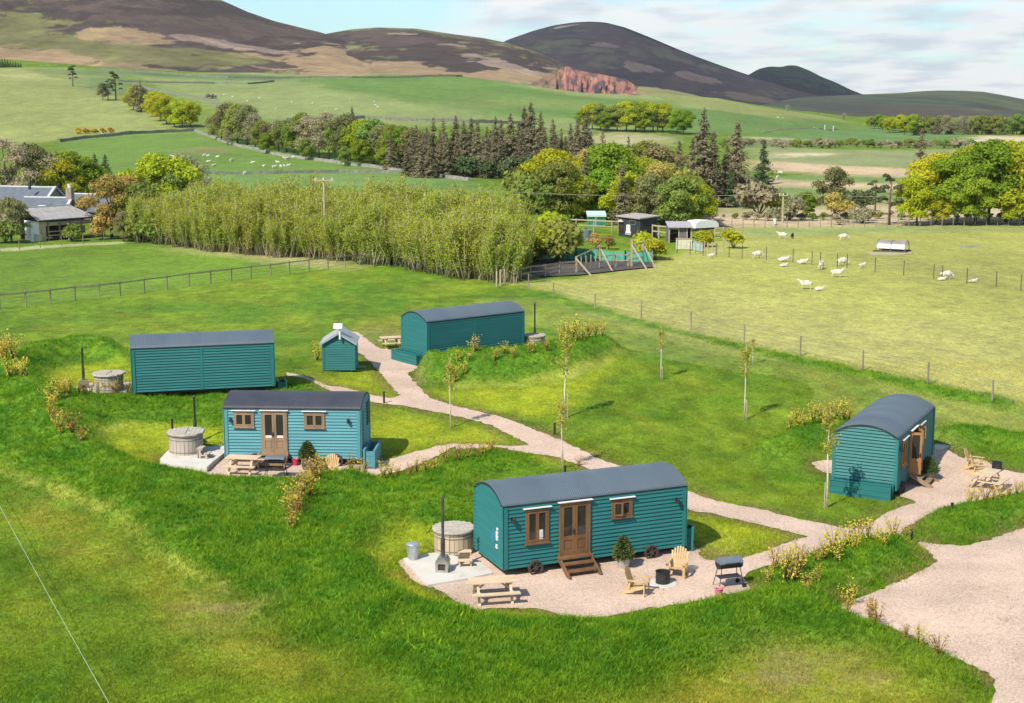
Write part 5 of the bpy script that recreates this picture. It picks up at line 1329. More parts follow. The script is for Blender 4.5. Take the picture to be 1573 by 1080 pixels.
kind('gorse', bush, 2, 2.6, 6, LM['gorse'], size=.25)
kind('shrub', young_shrub, 5, .95, .85, LM['yellow'])
kind('russet_shrub', young_shrub, 3, .85, .8, LM['russet'])
kind('birch', birch, 5, 3.6, LM['birch'])
kind('blossom_tree', bush, 1, 5, 5, LM['blossom'], size=.2)
LEAFN = {'willow': ('willow_tree', 'tree'), 'spruce': ('spruce_tree', 'tree'), 'thin_spruce': ('spruce_tree', 'tree'), 'fir': ('fir_tree', 'tree'), 'pine': ('pine_tree', 'tree'), 'birch': ('birch_sapling', 'sapling'), 'shrub': ('young_shrub', 'shrub'), 'russet_shrub': ('young_shrub', 'shrub'), 'gorse': ('gorse_bush', 'bush'),
         'lime_bush': ('bush', 'bush'), 'green_bush': ('bush', 'bush'), 'grey_bush': ('bush', 'bush'), 'bronze_bush': ('bush', 'bush'), 'dark_bush': ('bush', 'bush'), 'blossom_tree': ('blossom_tree', 'tree')}
def plant(k, X, Y, label, group=None, s=1.0, sz=None, z=None):
    nm, cat = LEAFN.get(k, ('broadleaf_tree', 'tree')); i = rnd.randrange(len(KIND[k])); a, b = KIND[k][i]
    t = thing(nm, label, cat, (X, Y, land1(X, Y) if z is None else z), rnd.random() * 6.283, group); sc = s * rnd.uniform(.93, 1.07); t.scale = (sc, sc, sc * (sz or 1))
    small = cat in ('bush', 'shrub')
    ob('stems' if small else 'trunk', a, t); ob('leaves' if small else 'crown', b, t)
    return t
def plantp(k, px, py, label, group=None, top=None, base_h=None, sz=None):
    """planted where the base stands at (px, py); top: where its tip reaches"""
    p = G(px, py); s = 1
    if top is not None:
        d = math.hypot(p.y, CAMH - p.z); h = (py - top) * p.y / FPX / math.cos(math.atan2(CAMH - p.z, p.y)) ; s = h / base_h
    return plant(k, p.x, p.y, label, group, s, sz)
BH = dict(willow=6, spruce=15, thin_spruce=13, fir=11, lime_tree=12, green_tree=12, mid_tree=11, olive_tree=11, bronze_tree=10, bare_tree=10, pine=11, lime_bush=3.0, green_bush=3.0, grey_bush=2.4, bronze_bush=4.6, dark_bush=3.8, gorse=2.4, shrub=.95, russet_shrub=.85, birch=3.6, blossom_tree=4.6)
def PT(k, px, py, top, label, group=None, sz=None): return plantp(k, px, py, label, group, top, BH[k], sz)

# --- the willow thicket behind the left field
front = [(205,372),(250,379),(300,384),(350,389),(400,393),(450,396),(500,399),(550,404),(600,411),(650,418),(700,426),(745,433),(790,436)]
FW = [G(*q) for q in front]
fx = np.array([v.x for v in FW]); fy = np.array([v.y for v in FW])
wl = "slender pale stemmed willow crowded into the thicket behind the left field fence"
for k in range(290):
    row = (k * 7 // 3) % 5
    px = 210 + 585 * ((k * .7548777) % 1); q = np.interp(px, [f[0] for f in front], fx), np.interp(px, [f[0] for f in front], fy)
    dep = row * 5.2 + rnd.uniform(-1.5, 1.5)
    if px > 740: dep *= .75
    Y = q[1] + dep + 1.0; X = q[0] * (Y / q[1])
    plant('willow', X, Y, wl, 'willows of the thicket', (.66 + .40 * rnd.random()) * (1.0 + .03 * row) * (1 - .12 * (px < 300)))
# undergrowth at its foot and its ends
for px, py, tp in ((215,372,318),(232,368,300),(240,376,335)): PT('green_bush', px, py, tp, "fresh green bush closing the left end of the willow thicket", 'bushes at the thicket end')
PT('mid_tree', 218, 366, 284, "pale green tree at the left shoulder of the willow thicket"); PT('mid_tree', 268, 362, 262, "taller pale green tree right of the tall yellow one at the thicket"); PT('lime_tree', 243, 360, 238, "tall yellow green tree rising from the left end of the willow thicket")
PT('bare_tree', 285, 345, 240, "bare grey twigged tree behind the left part of the willow thicket")
# --- the left farm's trees
PT('bare_tree', 12, 322, 212, "bare brownish tree at the far left edge above the slate roofs")
PT('olive_tree', 50, 318, 216, "half leafed olive tree behind the slate roofed barn")
PT('bare_tree', 78, 318, 226, "grey twiggy tree behind the barn's gable")
PT('green_tree', 108, 316, 226, "big bright green tree behind the barn's gable end")
PT('lime_tree', 92, 318, 240, "yellow green tree just left of the big bright green tree at the farm")
PT('green_tree', 140, 314, 252, "rounded green tree at the right of the farm's big green tree")
PT('fir', 148, 300, 240, "dark fir at the left edge of the sheep field"); PT('fir', 164, 302, 241, "darker fir beside the sheep field, right of its twin")
PT('olive_tree', 18, 373, 298, "low spreading olive tree in front of the barn roof at the left edge"); PT('green_bush', 8, 374, 335, "dark green bush at the left edge below the olive tree")
PT('bronze_tree', 172, 366, 262, "bronze leafed tree right of the white walled farm shed"); PT('bronze_tree', 200, 362, 268, "second bronze tree at the thicket's left shoulder")
PT('bronze_bush', 158, 368, 325, "low rusty bush at the right of the open farm shed"); PT('green_bush', 110, 370, 342, "small green bush with a white stem before the open farm shed")
PT('olive_tree', 190, 372, 326, "small olive tree standing alone on the field track"); PT('blossom_tree', 128, 345, 301, "pink blossoming tree beside the farm chimney")
# --- belt of conifers across the middle
lab = "brown green spruce in the dark conifer belt beyond the thicket"; grp = 'spruces of the conifer belt'
for px, top in ((655,192),(668,182),(684,188),(700,178),(712,190),(722,182),(735,186),(748,192),(760,176),(772,183),(783,180),(795,186),(806,170),(818,162),(828,176),(838,196),(850,186),(862,200),(874,192),(886,186),(897,176),(908,198)):
    PT(rnd.choice(('spruce', 'thin_spruce', 'spruce')), px + rnd.uniform(-3, 3), 268 + rnd.uniform(-5, 6), top, lab, grp)
for px, top in ((600,200),(615,196),(628,206),(640,190),(648,205),(676,205),(692,208),(716,205),(742,206),(766,204),(790,206),(812,205),(846,206),(868,208),(890,205)):
    PT(rnd.choice(('thin_spruce', 'spruce')), px, 262 + rnd.uniform(-6, 4), top, lab, grp)
for k_ in range(30):
    px = 625 + (k_ * .6180339 % 1) * 285; PT('spruce', px, 270 + rnd.uniform(-6, 5), 196 + rnd.uniform(0, 22), lab, grp)
for px, py, tp in ((662,268,232),(690,270,240),(720,272,238),(752,274,242),(785,276,240),(822,278,236)): PT('dark_bush', px, py, tp, "dark evergreen undergrowth bush at the foot of the conifer belt", 'undergrowth of the conifer belt')
# --- hedgerow trees left of it
lab = "leafing hedgerow tree along the stone wall of the sheep field"; grp = 'trees along the sheep field wall'
for px, py, tp, k in ((328,210,176,'bare_tree'),(340,214,172,'mid_tree'),(352,216,158,'olive_tree'),(365,220,156,'mid_tree'),(380,222,157,'olive_tree'),(392,226,172,'bare_tree'),(402,228,182,'mid_tree'),(415,230,188,'olive_tree'),(428,232,180,'bare_tree'),(440,234,186,'mid_tree'),(452,236,188,'green_tree'),(466,238,172,'mid_tree'),(478,241,176,'bare_tree'),(490,243,178,'olive_tree'),(505,246,174,'bare_tree'),(520,247,180,'mid_tree'),(534,248,178,'olive_tree'),(548,250,186,'green_tree'),(560,250,180,'lime_tree'),(574,252,182,'mid_tree'),(588,254,188,'olive_tree'),(602,256,190,'mid_tree'),(618,258,196,'green_tree'),(634,260,198,'olive_tree'),(350,222,196,'bare_tree'),(410,236,206,'green_tree'),(470,246,214,'mid_tree'),(530,254,222,'mid_tree'),(590,260,226,'green_tree'),(556,256,214,'green_tree')):
    PT(k, px, py, tp, lab, grp)
PT('fir', 541, 192, 163, "lone dark fir standing above the hedgerow trees against the pale field")
# --- pasture trees, upper left
PT('pine', 112, 131, 101, "lone wind bent pine on the upper left pasture"); PT('pine', 178, 152, 107, "leaning dark pine in the pasture row"); PT('pine', 166, 153, 118, "lower dark pine left of the leaning one"); PT('olive_tree', 158, 152, 124, "grey low tree at the upper end of the pasture row")
PT('lime_tree', 205, 168, 134, "yellow olive tree in the pasture row below the pines"); PT('thin_spruce', 217, 171, 120, "tall narrow conifer in the pasture row"); PT('olive_tree', 212, 170, 128, "olive tree in front of the pasture row's narrow conifer")
for px, py, tp in ((238,180,142),(246,186,146),(256,190,148),(268,193,152),(280,194,150),(293,194,154)): PT('lime_tree', px, py, tp, "bright yellow green tree at the lower end of the pasture row", 'bright trees of the pasture row')
for px in (120,132,145,158,170): PT('gorse', px, 206 - (px - 120) * .03, 197, "flowering orange gorse on the upper left pasture", 'gorse on the pasture')
for px in range(0, 34, 4): PT('fir', px, 103, 89 + px * .2, "small conifer in the plantation at the top left edge", 'small plantation at the left edge')
# --- grove on the green slope under the quarry
for px, py, tp, k in ((897,200,168,'green_tree'),(910,201,162,'lime_tree'),(922,202,160,'mid_tree'),(934,203,165,'green_tree'),(948,203,164,'mid_tree'),(962,203,158,'lime_tree'),(976,203,157,'green_tree'),(990,203,158,'lime_tree'),(1003,203,160,'mid_tree'),(1010,203,170,'bare_tree'),(1018,203,160,'lime_tree'),(1040,205,166,'green_tree'),(1050,206,170,'green_tree'),(985,204,180,'green_tree'),(930,204,176,'green_tree')):
    PT(k, px, py, tp, "spring green tree in the round grove on the slope below the quarry", 'grove below the quarry')
# --- far wood at the right
for k_ in range(78):
    px = 1335 + (k_ * .6180339 % 1) * 300; py = 206 - rnd.random() * 5 - (px < 1400) * 10 * (1 - (px - 1335) / 65) ; tp = 172 + rnd.random() * 8 + (px > 1450) * 2
    PT(rnd.choice(('green_tree', 'lime_tree', 'mid_tree')) if px < 1405 else rnd.choice(('spruce', 'olive_tree', 'bare_tree', 'mid_tree', 'spruce')), px, py, tp, "tree of the long far wood along the right horizon", 'far wood on the right')
PT('bare_tree', 1210, 172, 162, "pale blossoming lone tree on the hill edge, left one"); PT('bare_tree', 1296, 184, 173, "pale blossoming lone tree on the hill edge, right one")
for k_ in range(70):
    px = 1110 + (k_ * .6180339 % 1) * 480; PT(rnd.choice(('grey_bush', 'green_bush')), px, 224 + rnd.uniform(-3, 4), 214 + rnd.uniform(-2, 4), "low scrub bush in the hedge line across the far plain", 'scrub across the plain')
# --- middle cluster behind the sheds
for k, px, py, tp, l in (
    ('lime_tree', 845, 322, 232, "yellow tree at the left of the mixed wood behind the sheds"), ('lime_tree', 868, 322, 240, "smaller yellow tree in the mixed wood's left half"), ('bronze_tree', 905, 318, 222, "tawny topped tree in the middle of the mixed wood"),
    ('thin_spruce', 898, 338, 232, "brown thin spruce before the mixed wood's middle"), ('green_tree', 938, 335, 218, "tall bright green tree in the middle of the mixed wood"), ('green_tree', 922, 340, 262, "lower bright green tree behind the green shed"), ('lime_tree', 968, 325, 234, "yellow green tree right of the tall bright green one"),
    ('lime_tree', 985, 330, 246, "second yellow green tree right of the tall bright green one"), ('thin_spruce', 955, 345, 252, "bare brown spruce just behind the black cabin"), ('olive_tree', 1000, 348, 258, "olive tree between the black cabin and the open shelter"), ('bronze_tree', 1018, 345, 250, "bronze tinted tree above the open shelter"),
    ('mid_tree', 1040, 352, 268, "pale green tree standing right behind the open shelter"), ('lime_tree', 1068, 350, 272, "yellow green tree over the white trailer"), ('olive_tree', 880, 330, 258, "olive tree at the left of the brown spruce"),
    ('olive_tree', 1010, 320, 218, "grey olive tree in front of the tall right spruces"), ('mid_tree', 990, 310, 212, "green tree behind the mixed wood's right half"),
    ('spruce', 1078, 318, 167, "tallest spruce of the right hand spruce group"), ('spruce', 1062, 316, 208, "spruce on the left side of the tallest spruce"), ('spruce', 1095, 318, 206, "spruce on the right side of the tallest spruce"), ('spruce', 1130, 312, 186, "second tallest spruce near the edge of the plain"), ('spruce', 1115, 316, 214, "dense spruce between the two tallest ones"),
    ('spruce', 1042, 312, 214, "grey spruce at the left end of the right spruce group"), ('fir', 1172, 284, 219, "dark spreading fir standing alone at the edge of the plain"), ('thin_spruce', 925, 260, 204, "thin spruce top above the pale patch"), ('thin_spruce', 965, 268, 208, "ragged thin spruce above the mixed wood"), ('fir', 1120, 318, 262, "dark low fir at the foot of the right spruces"),
    ('fir', 1150, 320, 278, "dark bush like fir right of the spruce group"), ('fir', 872, 346, 326, "little dark fir beside the green shed"),
    ('lime_bush', 838, 395, 340, "yellow leafed bush at the arena's left corner"), ('lime_bush', 862, 385, 352, "yellow bush above the green netting, left one"), ('lime_bush', 884, 384, 354, "yellow bush above the green netting, right one"), ('bronze_bush', 915, 382, 356, "bronze bush behind the green netting"), ('bronze_bush', 935, 383, 360, "second bronze bush behind the green netting"),
    ('lime_bush', 992, 398, 350, "upright yellow green bush at the arena's right corner"), ('lime_bush', 1006, 400, 362, "low yellow green bush outside the arena's right corner"), ('lime_bush', 1084, 378, 350, "round yellow green bush right of the pale board"), ('lime_bush', 1127, 381, 348, "pointed yellow green bush alone at the paddock edge"),
    ('green_bush', 1195, 330, 290, "green bush by the telegraph pole on the plain's edge"), ('grey_bush', 1165, 330, 280, "grey round bush below the lone dark fir"), ('green_tree', 1240, 332, 290, "bright green small tree right of the telegraph pole"), ('olive_tree', 1282, 332, 258, "slim pale green tree rising behind the bronze bush"), ('bronze_bush', 1285, 335, 292, "bronze bush on the far edge of the sheep field"),
    ('grey_bush', 1210, 338, 302, "grey twiggy bush at the telegraph pole's foot"), ('dark_bush', 1325, 325, 288, "dark brown bush left of the two stemmed pine"), ('pine', 1366, 345, 262, "tall dark pine standing left of the big yellow trees"), ('pine', 1344, 330, 278, "low dark pine leaning left of the tall one"), ('thin_spruce', 1412, 300, 194, "tall brown conifer rising behind the big yellow trees"),
    ('grey_bush', 1290, 345, 328, "low grey scrub before the bronze bush"), ('grey_bush', 1325, 342, 318, "pale scrub mound left of the pine's trunk")):
    PT(k, px, py, tp, l)
for k_ in range(26):
    px = 815 + (k_ * .6180339 % 1) * 265; PT(rnd.choice(('mid_tree', 'olive_tree', 'lime_tree', 'green_bush', 'mid_tree', 'lime_tree')), px, 330 + rnd.uniform(-12, 14), rnd.uniform(248, 292), "lower tree filling the mixed wood behind the sheds", 'lower trees of the mixed wood')
for k_ in range(16):
    px = 790 + (k_ * .6180339 % 1) * 75; PT(rnd.choice(('lime_bush', 'willow', 'green_bush')), px, rnd.uniform(372, 405), rnd.uniform(326, 352), "yellow green bush at the thicket's right end beside the arena", 'bushes at the right end of the thicket')
# --- the big yellow-green trees at the right
for k, px, py, tp, l in (('lime_tree', 1408, 346, 262, "lowest left tree of the big yellow grove by the sheep field"), ('lime_tree', 1438, 344, 240, "yellow tree second from left in the big grove"), ('green_tree', 1470, 346, 236, "green tree between the yellow ones in the big grove"), ('lime_tree', 1498, 342, 222, "tall yellow tree in the middle of the big grove"), ('green_tree', 1518, 345, 214, "tall fresh green tree in the big grove's right half"), ('lime_tree', 1545, 343, 216, "highest yellow tree near the picture's right edge"), ('lime_tree', 1575, 346, 222, "yellow tree cut by the picture's right edge"), ('green_tree', 1490, 348, 270, "lower green tree at the front of the big grove"), ('lime_tree', 1446, 347, 300, "small yellow tree at the big grove's front left"), ('lime_tree', 1562, 348, 290, "small yellow tree at the big grove's front right"), ('mid_tree', 1610, 346, 230, "tree beyond the right edge of the big grove")):
    PT(k, px, py, tp, l)
for px in range(1095, 1573, 17): PT(rnd.choice(('grey_bush', 'grey_bush', 'green_bush')), px, 336 + rnd.uniform(-4, 4), 326 + rnd.uniform(-3, 3), "low bracken tinted scrub along the far edge of the sheep field", 'scrub along the sheep field edge')

# --- young birches on the lawn
for px, py, tp, l in ((868,641,500,"tall young birch in the middle of the lawn, right of the far bank"), (692,656,548,"young birch on the lawn island between path and blue hut"), (1015,583,497,"staked young birch farthest up the lawn, left of the field fence"), (1143,645,532,"staked young birch alone on the right lawn"), (1270,781,630,"young birch in front of the right hut's blank end"), (863,722,608,"thin sapling beside the main path behind the nearest hut"), (1156,560,520,"small sapling near the field fence")):
    t = PT('birch', px, py, tp, l, 'young birches on the lawn'); p = t.location
    mb = MB(); mb.tube([(-.09, .05, -.1), (-.09, .05, .95)], .022, 6); mb.bar((-.1, .05, .85), (.03, .0, .85), .02, .04); mb.build('stake', m_postp, t)
# --- shrub plantings on the banks
def shrubs(pts, label, group, kinds=('shrub', 'shrub', 'russet_shrub'), s=1.0):
    for q in pts:
        p = GL(q[0], q[1]); plant(rnd.choice(kinds), p.x, p.y, label, group, s * rnd.uniform(.75, 1.2) * (q[2] if len(q) > 2 else 1))
shrubs([(6,580,1.5),(16,590,1.3),(26,588,1.4),(34,596),(10,572,1.4),(38,600),(2,566,1.4),(22,578,1.3)], "golden young shrub in the clump at the far left edge", 'golden shrubs at the left edge', ('shrub',))
shrubs([(98,632),(110,626),(122,622),(132,620),(80,648),(86,656),(78,668),(84,678),(90,690),(97,700),(112,700),(126,708),(92,640),(104,636)], "yellow young shrub on the bank left of the blue hut's hot tub", 'shrubs on the left bank')
shrubs([(448,838),(452,826),(446,818),(456,808),(462,798),(468,788),(460,816),(472,778),(480,768),(487,760),(484,774),(494,756),(476,790),(500,752),(450,806)], "russet and yellow shrub in the short hedge running down the bank below the blue hut", 'russet hedge on the bank', ('russet_shrub', 'shrub', 'russet_shrub'), 1.05)
shrubs([(540,752),(552,750),(562,752),(588,746),(600,742),(612,738),(640,736),(655,732),(668,728),(686,720),(705,714),(720,710),(742,704),(754,698),(735,708),(630,738)], "yellow shrub along the crest between the blue hut's path and the nearest hut", 'shrubs along the middle bank', ('shrub', 'russet_shrub'), .8)
shrubs([(1318,852,1.2),(1330,856,1.1),(1345,858,1.2),(1358,862),(1302,866),(1280,874),(1266,880,1.1),(1252,884),(1286,884),(1310,870),(1372,848),(1390,842)], "yellow shrub on the grass island beside the car park", 'shrubs on the car park island', ('shrub', 'shrub', 'shrub', 'russet_shrub'), .85)
shrubs([(1206,925,1.4),(1215,905,1.3),(1220,915,1.3),(1256,912),(1305,930),(1240,940),(1178,912),(1190,895),(1228,896)], "tall yellow and russet shrub near the drum barbecue on the car park bank", 'shrubs by the barbecue bank', ('shrub', 'russet_shrub'), .95)
shrubs([(1336,962,1.2),(1348,968),(1390,985,.7),(1412,996,.8),(1442,1012,.8),(1300,948,.8)], "sparse dark stemmed shrub on the edge bank along the car park gravel", 'shrubs on the car park edge', ('russet_shrub', 'shrub', 'russet_shrub'))
shrubs([(862,560,1.3),(872,556,1.5),(880,553,1.6),(888,556,1.4),(896,551,1.4),(905,550,1.2),(915,547,1.2),(925,548),(868,550,1.3)], "tall golden shrub at the right end of the far bank by the hot tub", 'golden shrubs on the far bank', ('shrub',), .85)
shrubs([(700,592),(712,588),(722,582),(730,576),(705,582),(790,578),(815,574),(840,570),(760,580),(775,576)], "thin yellow shrub on the slope of the far bank", 'thin shrubs on the far bank')
shrubs([(1212,682,1.2),(1224,680,1.3),(1236,676,1.2),(1248,674,1.4),(1260,670,1.4),(1272,666,1.3),(1284,662,1.2),(1295,658,1.2),(1304,652)], "golden shrub in the row on the bank left of the right hut", 'golden shrubs left of the right hut', ('shrub',), .85)
shrubs([(1500,793),(1512,790),(1524,787),(1536,784),(1548,780),(1560,776),(1490,795),(1570,772)], "yellow and russet shrub on the bank before the right hut's picnic table", 'shrubs before the right picnic table', ('shrub', 'russet_shrub'), .8)
shrubs([(258,606,1.2)], "single yellow shrub against the far left hut's back wall", None, ('shrub',)); shrubs([(487,553,1.6)], "bright yellow shrub left of the garden shed", None, ('shrub',)); shrubs([(889,716,.7)], "small bare red shrub on the path edge behind the nearest hut", None, ('russet_shrub',))
shrubs([(152,604),(160,606),(178,606),(196,604),(140,608)], "small yellow shrub at the foot of the far left hot tub", 'shrubs by the far left tub', ('shrub',), .9)

# ------------------------------------------------------------------ sheep
m_wool = pm('cream_wool', (.66, .62, .51), (.50, .46, .37), scale=9, rough=1, bump=.4)
m_face = pm('sheep_face', (.74, .70, .62), (.62, .58, .5), scale=5, rough=.9)
DG = None
def skinned(name, verts, edges, radii, mats, lev=2):
    me = bpy.data.meshes.new(name); me.from_pydata([Vector(v) for v in verts], edges, [])
    o = bpy.data.objects.new(name + '_cage', me); COL.objects.link(o)
    md = o.modifiers.new('skin', 'SKIN'); md.use_smooth_shade = True
    sv = me.skin_vertices[0].data
    for i, r in enumerate(radii): sv[i].radius = (r, r) if isinstance(r, (int, float)) else r
    sv[0].use_root = True
    s = o.modifiers.new('sub', 'SUBSURF'); s.levels = s.render_levels = lev
    dg = bpy.context.evaluated_depsgraph_get(); dg.update()
    out = bpy.data.meshes.new_from_object(o.evaluated_get(dg)); out.name = name
    bpy.data.objects.remove(o); out.materials.clear()
    for m in mats: out.materials.append(m)
    for p in out.polygons: p.use_smooth = True
    return out
def sheep_mesh(nm, pose):
    zb = .60 if pose != 'lie' else .27
    V = [(0,0,zb),(.30,0,zb+.01),(.46,0,zb+.03),(-.30,0,zb+.01),(-.50,0,zb-.03)]; E_ = [(0,1),(1,2),(0,3),(3,4)]
    Rr = [(.27,.27),(.25,.26),(.17,.19),(.26,.26),(.14,.16)]
    if pose == 'graze': hd = [(.62,0,zb-.06),(.76,0,zb-.26),(.84,0,zb-.42),(.88,0,zb-.52)]
    else: hd = [(.58,0,zb+.16),(.66,0,zb+.30),(.78,0,zb+.28),(.88,0,zb+.22)]
    b = len(V); V += hd; E_ += [(2,b),(b,b+1),(b+1,b+2),(b+2,b+3)]; Rr += [.125,.095,.08,.05]
    for s in (-1, 1):   # ears
        V.append((hd[1][0] + .0, s * .16, hd[1][2] + .05)); E_.append((b+1, len(V)-1)); Rr.append((.03,.018))
    V.append((-.60,0,zb-.16)); E_.append((4, len(V)-1)); Rr.append(.04)
    for s in (-1, 1):
        if pose == 'lie':
            a = len(V); V += [(.40, s*.17, .14), (.58, s*.16, .05)]; E_ += [(2,a),(a,a+1)]; Rr += [.06,.035]
            a = len(V); V += [(-.40, s*.20, .12), (-.22, s*.24, .05)]; E_ += [(3,a),(a,a+1)]; Rr += [.08,.035]
        else:
            a = len(V); V += [(.34, s*.13, zb-.22), (.36, s*.125, .24), (.34, s*.12, .0)]; E_ += [(1,a),(a,a+1),(a+1,a+2)]; Rr += [.085,.042,.035]
            a = len(V); V += [(-.34, s*.14, zb-.20), (-.46, s*.13, .28), (-.42, s*.125, .0)]; E_ += [(3,a),(a,a+1),(a+1,a+2)]; Rr += [.10,.045,.035]
    return skinned(nm, V, E_, Rr, [m_wool], 2)
SHEEP = {k: sheep_mesh('sheep', k) for k in ('graze', 'stand', 'lie')}
def sheep(px, py, pose, label, face=0, s=1.0, group='sheep in the right hand field', name='sheep'):
    p = GL(px, py); o = ob(name, SHEEP[pose], None, (p.x, p.y, p.z), face, s); return tag(o, label, 'sheep' if name == 'sheep' else 'lamb', group)
for q in ((1163,397,'graze',"sheep grazing by the thin fence posts, leftmost of the near flock",.2),(1203,402,'lie',"sheep lying on the grass above a smaller lying lamb",0),(1232,406,'lie',"long stretched sheep lying near the middle of the flock",0.1),(1261,414,'graze',"sheep seen from behind between the lying one and the largest pair",1.2),(1285,426,'stand',"sheep standing broadside with raised head in front of the fence",-.2),(1293,408,'graze',"sheep at the fence behind the standing one",.2),(1238,444,'stand',"nearest sheep, standing with a lamb lying behind it",3.0),(1453,429,'graze',"lone sheep far right by the thin fence",.1),(1202,366,'stand',"sheep on the far pasture left of a dark lamb",2.9),(1295,369,'graze',"sheep grazing on the far pasture left of the feeder",.1)):
    sheep(q[0], q[1], q[2], q[3], q[4], .82)
for q in ((1203,410,'lie',"small lamb lying under the resting sheep",0),(1324,412,'stand',"lamb standing at the fence right of the flock",.4),(1258,446,'lie',"lamb stretched on the grass behind the nearest sheep",-.2),(1494,434,'lie',"lamb lying by the rough tuft at the far right fence",.1),(1092,397,'stand',"small white lamb alone near the arena",.3),(1446,431,'lie',"lamb lying just left of the lone right sheep",0)):
    sheep(q[0], q[1], q[2], q[3], q[4], .55, name='lamb')
DKS = SHEEP['stand'].copy(); DKS.materials.clear(); DKS.materials.append(m_black)
p = GL(1217, 366); tag(ob('lamb', DKS, None, p, 1.2, .6), "dark lamb beside the far pasture sheep", 'lamb')
for px, py in ((231,240),(237,240),(261,245),(266,245),(281,243),(315,242),(320,243),(320,249),(334,243),(328,254),(355,248),(388,250),(405,255),(421,258),(427,250),(431,257),(437,257),(436,244),(440,246),(443,256),(451,244),(455,243),(377,268)):
    sheep(px, py, rnd.choice(('graze', 'stand', 'lie')), "tiny white sheep scattered over the green field beyond the thicket", rnd.random() * 6, .85, 'sheep in the far left field')
for k in range(15):
    sheep(rnd.uniform(330, 640), rnd.uniform(146, 172), 'graze', "sheep seen as a pale speck on the wide pale pasture", rnd.random() * 6, .8, 'sheep on the pale pasture')
for px, py in ((1195,180),(1203,181),(1190,345),(1199,268),(1194,276),(1250,196)): sheep(px, py, 'graze', "sheep seen as a pale speck on the right slope", rnd.random() * 6, .85, 'sheep on the right slope')

# ------------------------------------------------------------------ fences
def fence(name, label, pts, ph, pr, wires, mp_, square=False, cat='fence', rail=None, jig=0, wr=.007, group=None):
    P = [GL(*q) if len(q) == 2 else Vector(q) for q in pts]
    t = thing(name, label, cat, P[0], 0, group); o = P[0]
    for p in P:
        mb = MB(); a = (rnd.gauss(0, jig), rnd.gauss(0, jig), 0); q = p - o
        if square: mb.box((q.x, q.y, q.z + ph / 2 - .1), (pr * 2, pr * 2, ph + .2), (a[0] * .1, a[1] * .1, rnd.random()))
        else: mb.tube([(q.x, q.y, q.z - .2), (q.x + a[0], q.y + a[1], q.z + ph)], [pr, pr * .95], 7)
        mb.build('post', mp_, t)
    for z in wires:
        mb = MB()
        mb.tube([(p.x - o.x, p.y - o.y, p.z - o.z + z) for p in P], wr, 4); mb.build('wire', m_wire, t)
    for z, w in (rail or ()):
        mb = MB()
        for a, b in zip(P[:-1], P[1:]): mb.bar(a - o + Vector((0, -pr, z)), b - o + Vector((0, -pr, z)), .04, w)
        mb.build('rail', mp_, t)
    return t
fence('wire_fence', "long post and wire fence between the lawn and the pale sheep field", [(768,438),(790,436),(812,443),(850,459),(914,473),(985,488),(1061,506),(1143,528),(1229,547),(1325,569),(1425,592),(1524,617),(1640,645)], 1.15, .05, (.3, .55, .8, 1.02, 1.14), m_post)
fence('post_and_wire_fence', "fence of rounded posts crossing the left field in front of the thicket", [(-40,480),(0,475),(40,471),(78,467),(116,462),(153,459),(185,455),(222,450),(257,445),(291,440),(324,436),(356,432),(386,428),(416,425),(445,421),(475,417),(504,413),(530,411),(556,408),(583,407)], 1.15, .05, (.25, .48, .70, .92, 1.08), m_post, rail=((1.0, .07),))
fence('gate_posts', "cluster of pale posts at the right corner of the willow thicket", [(763,441),(769,439),(775,437)], 1.25, .075, (), m_postp, cat='posts')
fence('wire_fence', "thin dark post fence running through the sheep flock", [(1040,389),(1060,391),(1080,393),(1100,394),(1120,396),(1140,397),(1177,400),(1218,404),(1247,407),(1260,409),(1286,411),(1301,412),(1344,418),(1388,423),(1434,429),(1447,431),(1485,436),(1530,441),(1568,447),(1640,456)], 1.25, .035, (.4, .8, 1.1), m_tan, wr=.006)
fence('wire_fence', "far fence of tiny posts along the trees at the end of the sheep field", [(1090 + 17 * k, 349 - (k > 6) * 1.0) for k in range(34)], 1.2, .05, (.4, .8, 1.15), m_post, wr=.01)
fence('wire_fence', "fence across the field track at the left below the farm", [(0,387),(30,385),(62,382),(95,379),(128,377),(160,374),(192,372)], 1.1, .04, (.5, .95), m_post)
# the thin electric fence line at the lower left corner
def loose_wire():
    t = thing('electric_fence', "thin pale electric fence line crossing the lower left corner", 'fence', (0, 0, 0))
    a, b = G(-60, 700), G(190, 1150)
    a.z = land1(a.x, a.y); b.z = land1(b.x, b.y)
    # drawn between two low stakes outside the picture
    mb = MB(); pts = [a.lerp(b, k / 14) + Vector((0, 0, .55 - .08 * math.sin(math.pi * k / 14))) for k in range(15)]; mb.tube(pts, .007, 5); mb.build('line', pm('green_white_twine', (.40, .50, .34), (.30, .42, .26), scale=9), t)
    for p in (a, b): mb = MB(); mb.tube([p + Vector((0, 0, -.2)), p + Vector((0, 0, .7))], .015, 6); mb.build('stake', m_white, t)
loose_wire()
